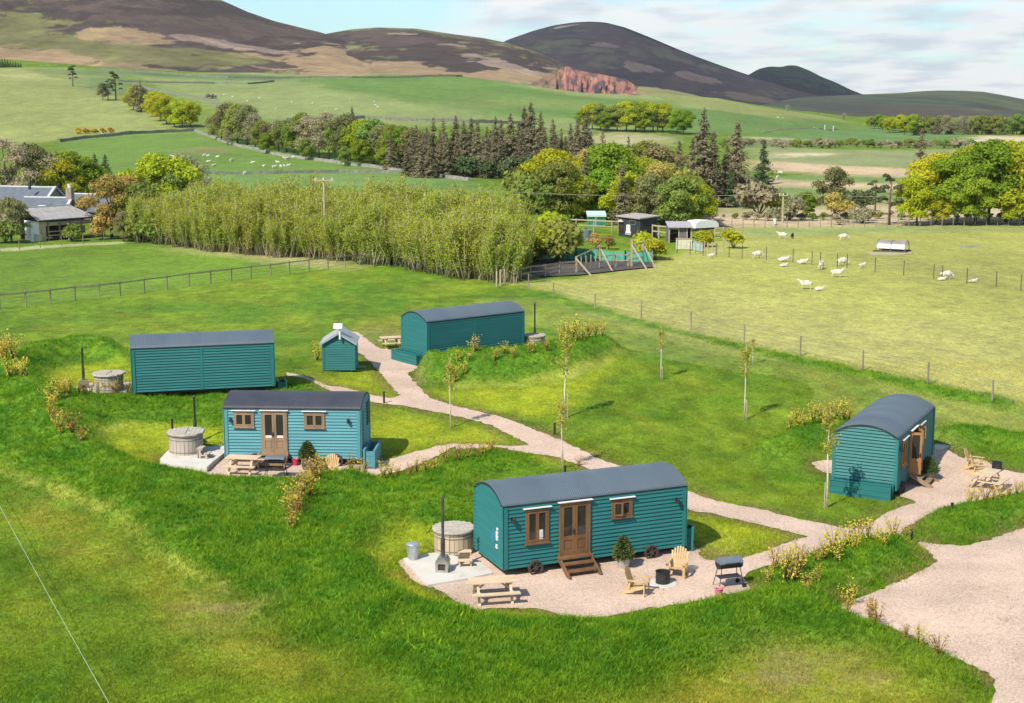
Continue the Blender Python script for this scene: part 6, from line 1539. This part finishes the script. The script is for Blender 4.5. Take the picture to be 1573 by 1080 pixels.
# dry stone walls
m_drystone = pm('dry_stone', (.30, .285, .24), (.17, .165, .14), scale=1.2, rough=1, bump=.6)
m_drystd = pm('dark_dry_stone', (.22, .22, .16), (.13, .145, .09), scale=1.2, rough=1, bump=.6)
def wall(label, pts, h=1.1, w=.7, mat=None, step=3.0):
    P = GP(pts); t = []
    for a, b in zip(P[:-1], P[1:]):
        n = max(1, int((b - a).length / step)); t += [a.lerp(b, k / n) for k in range(n)]
    t.append(P[-1]); mb = MB(); q = []
    for i, p in enumerate(t):
        d = (t[min(i+1, len(t)-1)] - t[max(i-1, 0)]); d.z = 0; d.normalize(); s = Vector((-d.y, d.x, 0)); z = land1(p.x, p.y); hh = h * .75 * rnd.uniform(.8, 1.12)
        q.append([p + s * w * .6 + Vector((0, 0, z - p.z - .3)), p + s * w * .35 + Vector((0, 0, z - p.z + hh)), p - s * w * .35 + Vector((0, 0, z - p.z + hh)), p - s * w * .6 + Vector((0, 0, z - p.z - .3))])
    vs = [v for r in q for v in r]; fs = []
    for i in range(len(q) - 1):
        for k in range(3): fs.append((i*4+k, i*4+k+1, i*4+5+k, i*4+4+k))
    fs += [(3, 2, 1, 0), tuple(len(vs) - 4 + k for k in range(4))]
    mb.add(vs, fs); return tag(mb.build('dry_stone_wall', mat or m_drystone), label, 'wall')
wall("pale dry stone wall climbing along the hedgerow trees above the sheep field", [(300,200),(322,209),(345,218),(380,228),(420,237),(480,246),(540,254),(600,262),(660,270),(722,278)], .9, .8)
wall("dry stone wall along the top edge of the left sheep field", [(90,219),(130,214),(200,207),(250,203),(300,199)], 1.3, 1.0, m_drystd)
wall("low dark wall line across the lower part of the left sheep field", [(205,272),(260,267),(330,267),(420,266),(520,264),(640,266)], .9, .8, m_drystd)
wall("long field wall above the hedgerow trees on the pale pasture", [(440,186),(520,184),(560,182),(600,184),(650,186),(720,189),(800,192)], 1.5, 1.2, m_drystd)
wall("wall at the foot of the brown hill along the green fields", [(150,108),(250,113),(350,117),(450,118.5),(540,120),(620,120),(700,119.5),(760,123),(812,132)], 1.6, 1.4, m_drystd)
wall("wall dividing the two pale pastures above the row of trees", [(205,128),(240,136),(280,146),(320,157),(345,166)], 1.4, 1.2, m_drystd)
wall("thin wall between the upper green strips", [(180,124),(260,126),(330,126),(380,128),(420,124)], 1.3, 1.2, m_drystd)
wall("dark ditch bank on the green slope at the right", [(1170,201),(1220,198.5),(1250,198)], .5, 2, m_drystd)
wall("dark bank beside two white posts on the right slope", [(1255,197.5),(1285,196.5)], .8, 2, m_drystd)
tag(ob('rubble_heap', bush('rubble', 77, 2.2, 9, m_drystone, n=500, size=.5)[1], None, GL(322, 153)), "grey rubble heap beside the wall on the pale pasture", 'rubble')

# ------------------------------------------------------------------ poles and lines
def pole(px, py, top, label, arm=1.6):
    p = GL(px, py); Y = p.y; a = AT(px, top, Y); h = a.z - p.z
    t = thing('telegraph_pole', label, 'telegraph pole', p, 0, 'telegraph poles')
    mb = MB(); mb.tube([(0, 0, -.3), (0, 0, h)], [.15, .11], 9); mb.build('post', m_postp, t)
    mb = MB(); mb.box((0, -.13, h - .25), (arm, .10, .12)); mb.build('cross_arm', m_postp, t)
    for k in (-1, 0, 1):
        mb = MB(); mb.lathe([(.04, 0), (.06, .05), (.03, .12), (.05, .16), (.01, .2)], 8, (k * arm * .42, -.13, h - .19)); mb.build('insulator', m_white, t)
    return p + Vector((0, -.13, h))
pa = pole(500, 392, 273, "pale telegraph pole with a cross arm rising out of the willow thicket", 1.9)
pb = pole(1202, 342, 297, "slim pale telegraph pole at the far side of the sheep field", 1.2)
def line(label, a, b, sag, arm):
    t = thing('power_line', label, 'cable', a)
    for k in (-1, 1):
        mb = MB(); pts = []
        for i in range(25):
            f = i / 24; p = a.lerp(b, f) - a; pts.append((p.x + k * arm * .42, p.y, p.z - sag * 4 * f * (1 - f))); 
        mb.tube(pts, .013, 4); mb.build('wire', m_postp, t)
line("pale power line running from the thicket's pole to the right pole", pa, pb, .9, 1.5)
line("power line going on from the right pole across the yellow trees", pb, AT(1700, 299, 200), .5, 1.0)

# ------------------------------------------------------------------ arena, cabins and shelter in the middle distance
def frame_at(px0, py0, px1, py1):
    a, b = GL(px0, py0), GL(px1, py1); return a, b, (b - a).length, math.atan2(b.y - a.y, b.x - a.x)
poly = GP([(800,428),(822,402),(850,396),(1000,402),(1003,412),(960,416),(890,424)])
mb = MB(); mb.add([(v.x, v.y, land1(v.x, v.y) + .10) for v in poly], [tuple(range(len(poly)))[::-1]])
o = mb.build('arena_surface', pm('dark_arena_rubber', (.060, .052, .050), (.10, .085, .075), scale=1.1, rough=1, stretch=(.3, 1.5, 1))); tag(o, kind='structure')
m_net = pm('green_netting', (.045, .30, .19), (.03, .22, .14), scale=2.5, rough=.8, stretch=(1, 1, .4), c3=(.10, .38, .26))
def netting(pts, h, label):
    P = [GL(*q) for q in pts]; o = P[0]; t = thing('netting_screen', label, 'netting', o, 0, 'green netting round the arena')
    mb = MB(); n = 0
    for a, b in zip(P[:-1], P[1:]):
        m = max(1, int((b - a).length / .5)); vs = []
        for i in range(m + 1):
            p = a.lerp(b, i / m) - o; w = .06 * math.sin(i * 1.7); vs += [(p.x, p.y + w, p.z + .12), (p.x, p.y + w + .02, p.z + h - .10 * math.sin(i * .9) ** 2), (p.x, p.y + w + .05, p.z + .12), (p.x, p.y + w + .07, p.z + h - .10 * math.sin(i * .9) ** 2)]
        for i in range(m): k = i * 4; mb.add(vs[k:k+8], [(0, 4, 5, 1), (2, 3, 7, 6), (1, 5, 7, 3)])
    mb.build('net', m_net, t)
    for a, b in zip(P[:-1], P[1:]):
        m = max(1, int((b - a).length / 2.2))
        for i in range(m + 1): p = a.lerp(b, i / m) - o; mb = MB(); mb.box((p.x, p.y - .06, p.z + h / 2), (.08, .08, h + .2)); mb.build('post', m_post, t)
    return t
netting([(822,401),(850,399),(885,400),(918,401)], 1.05, "green netting screen along the left back side of the arena")
netting([(922,402),(960,404),(1002,405)], 1.05, "green netting screen along the right back side of the arena")
def arena_fence():
    posts = [(885,420,1.45),(922,413.5,2.1),(945,411,1.2),(965,410.5,1.2),(970,411,2.5),(988,404,2.1)]
    P = [(GL(a, b), h) for a, b, h in posts]; o = P[0][0]
    t = thing('arena_fence', "timber arena fence with tall posts and slanting braces at the field corner", 'fence', o)
    for p, h in P: q = p - o; mb = MB(); mb.box((q.x, q.y, q.z + h / 2 - .1), (.15, .15, h + .2), (0, 0, .3)); mb.build('post', m_postp, t)
    for i, (px, py) in ((0, (909,425)), (1, (941,418)), (4, (994,415)), (5, (1007,412))):
        p, h = P[i]; q = GL(px, py) - o; mb = MB(); mb.bar((p.x - o.x, p.y - o.y, p.z - o.z + h * (.85 if i < 2 else .78)), (q.x, q.y, q.z), .10, .10); mb.build('brace', m_postp, t)
    for (i, j), zs in (((0, 1), (1.4, .7)), ((1, 2), (1.1, .6)), ((2, 3), (1.1, .6)), ((3, 5), (1.1, .6)), ((4, 5), (1.9,))):
        a, b = P[i][0] - o, P[j][0] - o
        for z in zs: mb = MB(); mb.bar((a.x, a.y - .1, a.z + z), (b.x, b.y - .1, b.z + (z if z != 1.4 else 2.0)), .05, .10); mb.build('rail', m_postp, t)
    a, b = P[0][0] - o, P[1][0] - o
    for k in range(1, 5):
        p = a.lerp(b, k / 5); mb = MB(); mb.box((p.x, p.y, p.z + .7), (.07, .05, 1.4)); mb.build('paling', m_postp, t)
arena_fence()
fence('arena_rail', "low dark rail along the front of the arena under the willows", [(800,432),(815,428),(838,426),(860,422),(885,420)], 1.1, .06, (), m_post, rail=((1.0, .12), (.55, .12)))
fence('paddock_rail', "pale rail fence behind the yellow bushes left of the black cabin", [(858,357),(885,358),(912,359),(940,360),(950,360)], 1.5, .07, (), m_postp, rail=((1.4, .14), (.8, .12)))
fence('paddock_rail', "pale rail fence between the black cabin and the open shelter", [(1002,366),(1012,367),(1024,368)], 1.6, .08, (), m_postp, rail=((1.5, .16), (.9, .14)))
fence('paddock_rail', "wooden rails right of the open shelter towards the yellow bush", [(1098,367),(1112,367),(1126,366),(1140,366)], 1.5, .07, (), m_postp, rail=((1.4, .12), (.9, .12), (.4, .12)))
fence('short_post_fence', "row of short pale posts below the yellow green bush right of the pale board", [(1068,390),(1075,390),(1082,390),(1087,391),(1094,391),(1101,391),(1111,391)], 1.2, .06, (), m_postp)
def cabin():
    a, b, w, rz = frame_at(950, 363, 983, 366); d, h = 2.6, 2.1
    t = thing('cabin', "black timber cabin with a white emblem and lettering under a small dark window", 'cabin', a, rz)
    m_blk = pm('black_boarding', (.030, .028, .034), (.05, .048, .055), scale=3, stretch=(4, 4, .3), rough=.8, bump=.3)
    mb = MB()
    n = 14
    for i in range(n): mb.box((w * (i + .5) / n, 0, h / 2), (w / n - .02, .05, h)); mb.box((w * (i + .5) / n, d, h / 2), (w / n - .02, .05, h))
    for i in range(10): mb.box((0, d * (i + .5) / 10, h / 2), (.05, d / 10 - .02, h)); mb.box((w, d * (i + .5) / 10, h / 2), (.05, d / 10 - .02, h))
    mb.box((w / 2, d / 2, h / 2), (w - .06, d - .06, h - .02)); mb.build('wall', m_blk, t)
    mb = MB(); mb.box((w / 2 , d / 2, h + .12), (w + .4, d + .5, .12), (.05, .02, 0)); mb.build('roof', pm('pale_roof_edge', (.42, .38, .34), (.32, .29, .26)), t)
    mb = MB(); 
    for c, s in (((w * .66, -.05, 1.82), (.95, .06, .06)), ((w * .66, -.05, 1.38), (.95, .06, .06)), ((w * .66 - .45, -.05, 1.6), (.06, .06, .42)), ((w * .66 + .45, -.05, 1.6), (.06, .06, .42))): mb.box(c, s)
    wd = mb.build('window', m_grey, t); mb = MB(); mb.box((w * .66, -.04, 1.6), (.84, .03, .40)); mb.build('pane', m_glass, wd)
    # emblem: a rounded white badge with two dark eyes over a wider base, and two lines of lettering below
    mb = MB(); c0 = w * .47
    out = [(-.30, .05), (.30, .05), (.30, .62), (.20, .72), (-.20, .72), (-.30, .62)]; mb.prism([(c0 + x, .62 + z) for x, z in out], -.06, -.034, 'y')
    mb.prism([(c0 + x, .45 + z) for x, z in [(-.42, -.02), (.42, -.02), (.34, .2), (-.34, .2)]], -.061, -.033, 'y')
    e = mb.build('emblem', m_white, t)
    mb = MB()
    for x in (-.13, .13): mb.prism([(c0 + x + .07 * math.cos(k * .785), 1.08 + .07 * math.sin(k * .785)) for k in range(8)], -.066, -.058, 'y')
    mb.box((c0, -.063, .87), (.14, .01, .05)); mb.build('emblem_mark', m_blk, e)
    for i, wd_ in enumerate((.13, .10, .14, .12)):
        mb = MB(); mb.box((c0 - .36 + i * .22, -.045, .31), (wd_, .02, .13)); mb.build('letter', m_white, t)
    mb = MB(); mb.prism([(.10, 1.6), (.85, 1.6), (.47, 1.85)], -.35, -.05, 'y'); mb.build('porch_roof', m_conc, t)
    mb = MB(); mb.box((.47, -.04, .85), (.62, .03, 1.3)); mb.build('opening', m_glass, t)
cabin()
def shelter():
    a, b, w, rz = frame_at(1027, 371, 1062, 371); d, h = 2.6, 1.6
    t = thing('field_shelter', "open fronted field shelter with a pinkish grey tin roof", 'shelter', a, rz)
    m_tin = pm('pinkish_tin', (.46, .40, .42), (.34, .31, .34), scale=2, stretch=(5, 1, 1), rough=.6); m_pl = pm('grey_purple_boards', (.17, .15, .18), (.12, .105, .13), scale=4, stretch=(5, 1, .3), rough=.9)
    mb = MB(); mb.box((w / 2, d, h / 2), (w, .08, h)); mb.box((0, d / 2, h / 2), (.08, d, h)); mb.box((w, d / 2, h / 2), (.08, d, h)); mb.box((w * .62, -.02, h / 2), (w * .34, .08, h - .02)); mb.build('wall', m_pl, t)
    for xx in (.05, w * .44, w * .80, w - .05): mb = MB(); mb.box((xx, -.07, h / 2), (.12, .10, h)); mb.build('post', m_postp, t)
    mb = MB(); mb.box((w / 2, d / 2 - .15, h + .22), (w + .2, d + .6, .06), (.12, 0, 0)); mb.build('roof', m_tin, t)
    mb = MB(); mb.box((w * .24, -.1, h - .04), (w * .46, .05, .28)); mb.build('fascia_board', m_tin, t)
    mb = MB(); mb.bar((w * .12, 1.2, .8), (w * .40, 1.0, 1.0), .08, .08); mb.build('hay_bar', m_postp, t)
shelter()
def board(px0, py0, px1, py1, h, label, m_, name='board_panel', th_=.06):
    a, b, w, rz = frame_at(px0, py0, px1, py1); t = thing(name, label, 'board', a, rz)
    for i in range(3): mb = MB(); mb.box((w * (i + .5) / 3, 0, h / 2 + .1), (w / 3 - .02, th_, h)); mb.build('sheet', m_, t)
    mb = MB(); mb.box((w / 2, -.05, h + .12), (w + .1, .08, .06)); mb.build('top_rail', m_postp, t)
board(1038, 384, 1063, 384, 1.05, "pale cream board panel in front of the open shelter", pm('cream_board', (.62, .58, .46), (.52, .48, .37), scale=2))
board(1065, 385, 1079, 388, .9, "pale blue plastic sheets right of the cream board", pm('pale_blue_sheet', (.42, .52, .50), (.32, .42, .40), scale=2))
def trailer():
    a, b, w, rz = frame_at(1068, 364, 1104, 362); t = thing('covered_trailer', "long white covered trailer behind the yellow green bush right of the shelter", 'trailer', a, rz)
    mb = MB(); pr = [(0, 1.2), (.1, 1.75), (.5, 1.95), (w * .5, 2.0), (w - .4, 1.9), (w - .05, 1.6), (w, 1.2)]; mb.prism(pr, 0, 1.9, 'y'); mb.build('cover', m_white, t)
    mb = MB(); mb.box((w / 2, .95, 1.08), (w, 1.8, .2)); mb.build('bed', m_iron, t)
    for xx in (w * .35, w * .62): mb = MB(); mb.tube([(xx, -.02, .4), (xx, .2, .4)], .4, 14); mb.build('wheel', m_black, t)
trailer()
def container():
    a, b, w, rz = frame_at(903, 350, 930, 350); t = thing('storage_container', "small green container with a white roof edge behind the paddock rails", 'container', a, rz); h = 1.35
    m_g = pm('green_sheet_metal', (.05, .26, .15), (.035, .2, .11), scale=2); mb = MB(); n = 24
    for i in range(n): mb.box((w * (i + .5) / n, .0 if i % 2 else .05, h / 2), (w / n, .06, h))
    mb.box((w / 2, 1.2, h / 2), (w - .02, 2.3, h - .02)); mb.build('body', m_g, t)
    mb = MB(); mb.box((w / 2, 1.15, h + .1), (w + .2, 2.7, .2), (.12, 0, 0)); mb.build('roof', pm('pale_green_roof', (.55, .72, .62), (.45, .6, .5)), t)
    mb = MB(); mb.box((w * .45, -.08, h / 2), (.06, .05, h)); mb.build('door_bar', m_white, t)
container()
def sacks(pts, label, grp):
    for px, py, r in pts:
        p = GL(px, py); bm = bmesh.new(); bmesh.ops.create_icosphere(bm, subdivisions=3, radius=r)
        for v in bm.verts: v.co = Vector((v.co.x * (1.1 + .1 * math.sin(v.co.z * 9)), v.co.y, (abs(v.co.z / r) ** .8) * math.copysign(1, v.co.z) * r * .95)); v.co.z = max(v.co.z, -.8 * r)
        me = bpy.data.meshes.new('feed_bag'); bm.to_mesh(me); bm.free(); me.materials.append(m_white); tag(ob('feed_bag', me, None, (p.x, p.y, p.z + r * .75)), label, 'bag', grp)
sacks([(859,361,.55),(864,360,.6),(869,361,.55),(858,366,.45)], "white bulk feed bag heaped behind the yellow bushes at the arena", 'white feed bags')
sacks([(878,362,.4),(890,363,.35)], "smaller white bag right of the heap of feed bags", 'smaller white bags')
def water_tank(px, py, label, m_, r=.55, h=1.2):
    p = GL(px, py); t = thing('water_tank', label, 'tank', p); mb = MB(); mb.lathe([(r, 0), (r * 1.02, h * .3), (r, h * .33), (r * 1.02, h * .66), (r, h * .7), (r, h), (r * .6, h + .1), (.05, h + .12)], 20); mb.build('tank', m_, t)
    mb = MB(); mb.lathe([(.15, h + .1), (.15, h + .18), (.02, h + .19)], 12); mb.build('cap', m_black, t)
water_tank(900, 372, "grey blue water tank between the bronze bushes at the arena", m_grey)
# half round hay feeder
def feeder():
    a, b, w, rz = frame_at(1345, 387, 1390, 389); t = thing('sheep_feeder', "long half round metal sheep feeder on bare ground in the field", 'feeder', a, rz)
    r = .95; n = 12; mb = MB()
    for i in range(n):
        t0, t1 = math.pi * (.08 + .5 * i / n), math.pi * (.08 + .5 * (i + 1) / n)
        mb.add([(0.1, r - r * math.cos(t0), .1 + 1.05 * r * math.sin(t0)), (w - .1, r - r * math.cos(t0), .1 + 1.05 * r * math.sin(t0)), (w - .1, r - r * math.cos(t1), .1 + 1.05 * r * math.sin(t1)), (.1, r - r * math.cos(t1), .1 + 1.05 * r * math.sin(t1))], [(0, 1, 2, 3)])
    mb.build('curved_sheet', pm('streaked_galvanised_sheet', (.55, .50, .45), (.33, .22, .16), scale=1.1, stretch=(.4, 1, 2), rough=.35, metal=.55), t)
    for xx in (.05, w / 2, w - .05):
        mb = MB(); pts = [(xx, r - r * math.cos(k * math.pi / 14) , .1 + 1.07 * r * math.sin(k * math.pi / 14)) for k in range(15)]; mb.tube(pts, .045, 6); mb.build('hoop', m_grey, t)
    mb = MB(); mb.box((w / 2, 0, .08), (w + .5, .16, .14)); mb.box((w / 2, 2 * r, .08), (w + .3, .12, .12)); mb.build('skid', m_tan, t)
feeder()
tag(ob('bare_patch', (lambda mb: (mb.add([(v.x, v.y, land1(v.x, v.y) + .02) for v in GP([(1326,388),(1340,393),(1372,394),(1398,391),(1402,388),(1370,387)])], [(5, 4, 3, 2, 1, 0)]), mb.mesh('bare_patch', pm('trodden_earth', (.42, .36, .22), (.34, .32, .14), scale=1)))[1])(MB())), kind='structure')
wall("pale streak of stones on the far right pasture", [(1478,381),(1490,380.5),(1502,380)], .15, 1.0)

# ------------------------------------------------------------------ farm buildings at the left
m_slate = pm('blue_slate', (.135, .145, .165), (.10, .11, .13), scale=1.4, rough=.6, stretch=(1, 2, 2)); m_lead = pm('pale_ridge', (.5, .52, .52), (.4, .42, .42)); m_rubble = pm('rubble_stone', (.36, .29, .22), (.22, .18, .14), scale=3, rough=1, bump=.5, lo=.3, hi=.7)
m_tinr = pm('grey_asbestos_roof', (.40, .37, .35), (.28, .26, .25), scale=1.2, rough=.9, stretch=(3, 1, 1))
def gable(name, label, pxr0, pyr0, pxr1, pyr1, Y0, Y1, hw, rise, hwall, ms=None, mw=None):
    """pitched building whose ridge runs between two points given by direction and distance"""
    a, b = AT(pxr0, pyr0, Y0), AT(pxr1, pyr1, Y1); d = b - a; L_ = math.hypot(d.x, d.y); rz = math.atan2(d.y, d.x); zt = (a.z + b.z) / 2
    t = thing(name, label, 'farm building', (a.x, a.y, zt - rise - hwall), rz)
    mb = MB(); mb.prism([(-hw, -1.5), (hw, -1.5), (hw, hwall), (0, hwall + rise), (-hw, hwall)], 0, L_, 'x'); mb.build('wall', mw or m_rubble, t)
    mb = MB()
    for s in (-1, 1):
        k = math.hypot(hw, rise); u = Vector((0, s * hw / k, -rise / k)); n = Vector((0, s * rise / k, hw / k))
        c0 = Vector((L_ / 2, 0, hwall + rise)) + u * (k + .3) / 2 + n * .07
        mb.box(c0, (L_ + .3, k + .3, .12), Matrix((Vector((1, 0, 0)), u if s > 0 else -u, n)).transposed())
    rf = mb.build('roof', ms or m_slate, t)
    mb = MB(); mb.tube([(-.2, 0, hwall + rise + .12), (L_ + .2, 0, hwall + rise + .12)], .13, 8); mb.build('ridge', m_lead, rf)
    return t, L_, rf
t1, L1, r1_ = gable('stone_barn', "long slate roofed barn with a stone gable end behind the farm's dormer roof", -60, 286, 84, 290, 186, 182, 3.2, 2.2, 2.6)
mb = MB(); mb.box((L1 * .84, -2.0, 5.2), (.25, .25, .9)); mb.build('vent_pipe', m_trim, r1_)
for s in (-1, 1): mb = MB(); mb.bar((L1 + .1, 0, 5.0), (L1 + .1, s * 3.4, 2.5), .35, .2); mb.build('gable_coping', m_lead, r1_)
mb = MB(); mb.prism([(1.2 + .8 * math.cos(k * .52), 2.0 + .8 * math.sin(k * .52)) for k in range(12)], L1 + .0, L1 + .03, 'x'); mb.build('window', m_glass, t1)
t2, L2, r2_ = gable('slate_house', "slate roofed farmhouse with a white framed roof dormer and a chimney", 40, 306, 109, 304, 176, 175, 3.0, 2.2, 2.2)
def dormer():
    L_ = L2; cx_ = L_ * .62; hw_ = .9
    mb = MB()
    base = [(-1.05, -2.6, 2.65), (1.05, -2.6, 2.65)]
    mb.prism([(cx_ - 1.1, 2.5), (cx_ + 1.3, 2.5), (cx_ + .35, 3.75), (cx_ - .5, 3.75)], -2.75, -1.0, 'y'); w = mb.build('dormer', m_slate, t2)
    mb = MB()
    o = [(cx_ - 1.1, 2.5), (cx_ - .5, 3.75), (cx_ + .35, 3.75), (cx_ + 1.3, 2.5)]
    for a, b in zip(o[:-1], o[1:]): mb.bar((a[0], -2.8, a[1]), (b[0], -2.8, b[1]), .12, .12)
    mb.bar((cx_ - .1, -2.8, 2.5), (cx_ + .05, -2.8, 3.75), .12, .12); mb.build('dormer_frame', m_white, w)
dormer()
mb = MB(); mb.box((L2 - .1, 0, 5.0), (.7, .8, 1.5)); mb.build('chimney', m_rubble, t2); mb = MB(); mb.lathe([(.22, 0), (.25, .35), (.3, .4), (.12, .42)], 10, (L2 - .1, 0, 5.75)); mb.build('chimney_pot', m_white, t2)
for s in (-1,): mb = MB(); mb.bar((L2 + .1, 0, 4.55), (L2 + .1, s * 3.2, 2.1), .35, .2); mb.build('gable_coping', m_lead, r2_)
t3, L3, r3_ = gable('stone_cottage', "low roof with a pale ridge behind the pink blossom", 112, 301, 176, 299, 184, 182, 2.6, 1.8, 2.4, m_slate)
# open fronted shed with a white end wall
def open_shed():
    a, b, w, rz = frame_at(58, 371, 141, 365); t = thing('open_shed', "open fronted farm shed with a mottled grey roof, white end wall and timber posts", 'farm building', a, rz); d, hf, hb = 3.4, 2.15, 3.2
    mb = MB(); vs = [(-.2, -.45, hf + .02), (w + .3, -.45, hf + .02), (w - .3, d, hb + .02), (.6, d, hb + .02)]; vs += [(x, y, z + .09) for x, y, z in vs]; mb.add(vs, [(3, 2, 1, 0), (4, 5, 6, 7), (0, 1, 5, 4), (1, 2, 6, 5), (2, 3, 7, 6), (3, 0, 4, 7)]); rf = mb.build('roof', m_tinr, t)
    mb = MB(); mb.box((w / 2, -.47, hf - .02), (w + .3, .06, .14)); mb.build('gutter', m_trim, rf); mb = MB(); mb.box((w / 2 + .15, d, hb + .15), (w - .9, .2, .12)); mb.build('ridge', m_lead, rf)
    mb = MB(); mb.box((-.0, d * .3, 1.05), (.12, d * .8, 2.1)); mb.box((-.45, -.2, 1.0), (.9, .1, 2.0)); mb.build('white_wall', m_white, t)
    mb = MB(); mb.box((.55, -.15, 1.0), (.75, .09, 2.1)); mb.build('board_panel', pm('tan_board', (.50, .42, .28), (.4, .33, .21), scale=2, stretch=(4, 1, .3)), t)
    mb = MB(); mb.box((w / 2, d - .1, 1.5), (w, .1, 3.0)); mb.box((w / 2, d / 2, .02), (w, d, .06)); mb.build('back_wall', m_tan, t)
    for k in range(5): mb = MB(); mb.box((1.2 + (w - 1.2) * k / 4, -.2, hf / 2), (.13, .13, hf)); mb.build('post', m_post, t)
    mb = MB(); mb.box((w * .55, -.1, 1.75), (w * .85, .08, .4)); mb.build('lintel', m_grw, t)
    for z in (.55, .95): mb = MB(); mb.box((w * .38, -.30, z), (w * .42, .05, .12)); mb.build('hurdle_rail', m_postp, t)
    mb = MB(); mb.box((w * .85, .4, .9), (.9, .1, .8)); mb.build('pale_sheet', m_grw, t)
    mb = MB(); mb.box((-.2, -.45, .45), (.7, .5, .7)); mb.build('blue_grey_bin', m_galv, t)
open_shed()
p = GL(106, 369); mb = MB(); mb.tube([(0, 0, -.1), (0, 0, 1.1)], .05, 6); tag(mb.build('white_stake', m_white, None, p), "slim white stake before the open farm shed", 'stake')
for px in (1267, 1280): p = GL(px, 198); mb = MB(); mb.tube([(0, 0, -.1), (0, 0, 2.2)], .15, 6); mb.box((0, 0, 2.25), (.5, .25, .2)); tag(mb.build('white_post', m_white, None, p), "thin white post on the right hand green slope beside the dark bank", 'post', 'white posts on the slope')

# ------------------------------------------------------------------ the air
def haze():
    mb = MB(); mb.box((0, 3200, 150), (24000, 6600, 342))
    m = bpy.data.materials.new('haze'); m.use_nodes = True; t = m.node_tree; t.nodes.clear()
    o = N(t, 'ShaderNodeOutputMaterial'); v = N(t, 'ShaderNodeVolumePrincipled'); v.inputs['Density'].default_value = HAZE; v.inputs['Color'].default_value = (.80, .86, .93, 1); v.inputs['Anisotropy'].default_value = .1
    L(t, v.outputs[0], o.inputs['Volume'])
    h = mb.build('haze', m); tag(h, kind='stuff')
HAZE = .00004
haze()
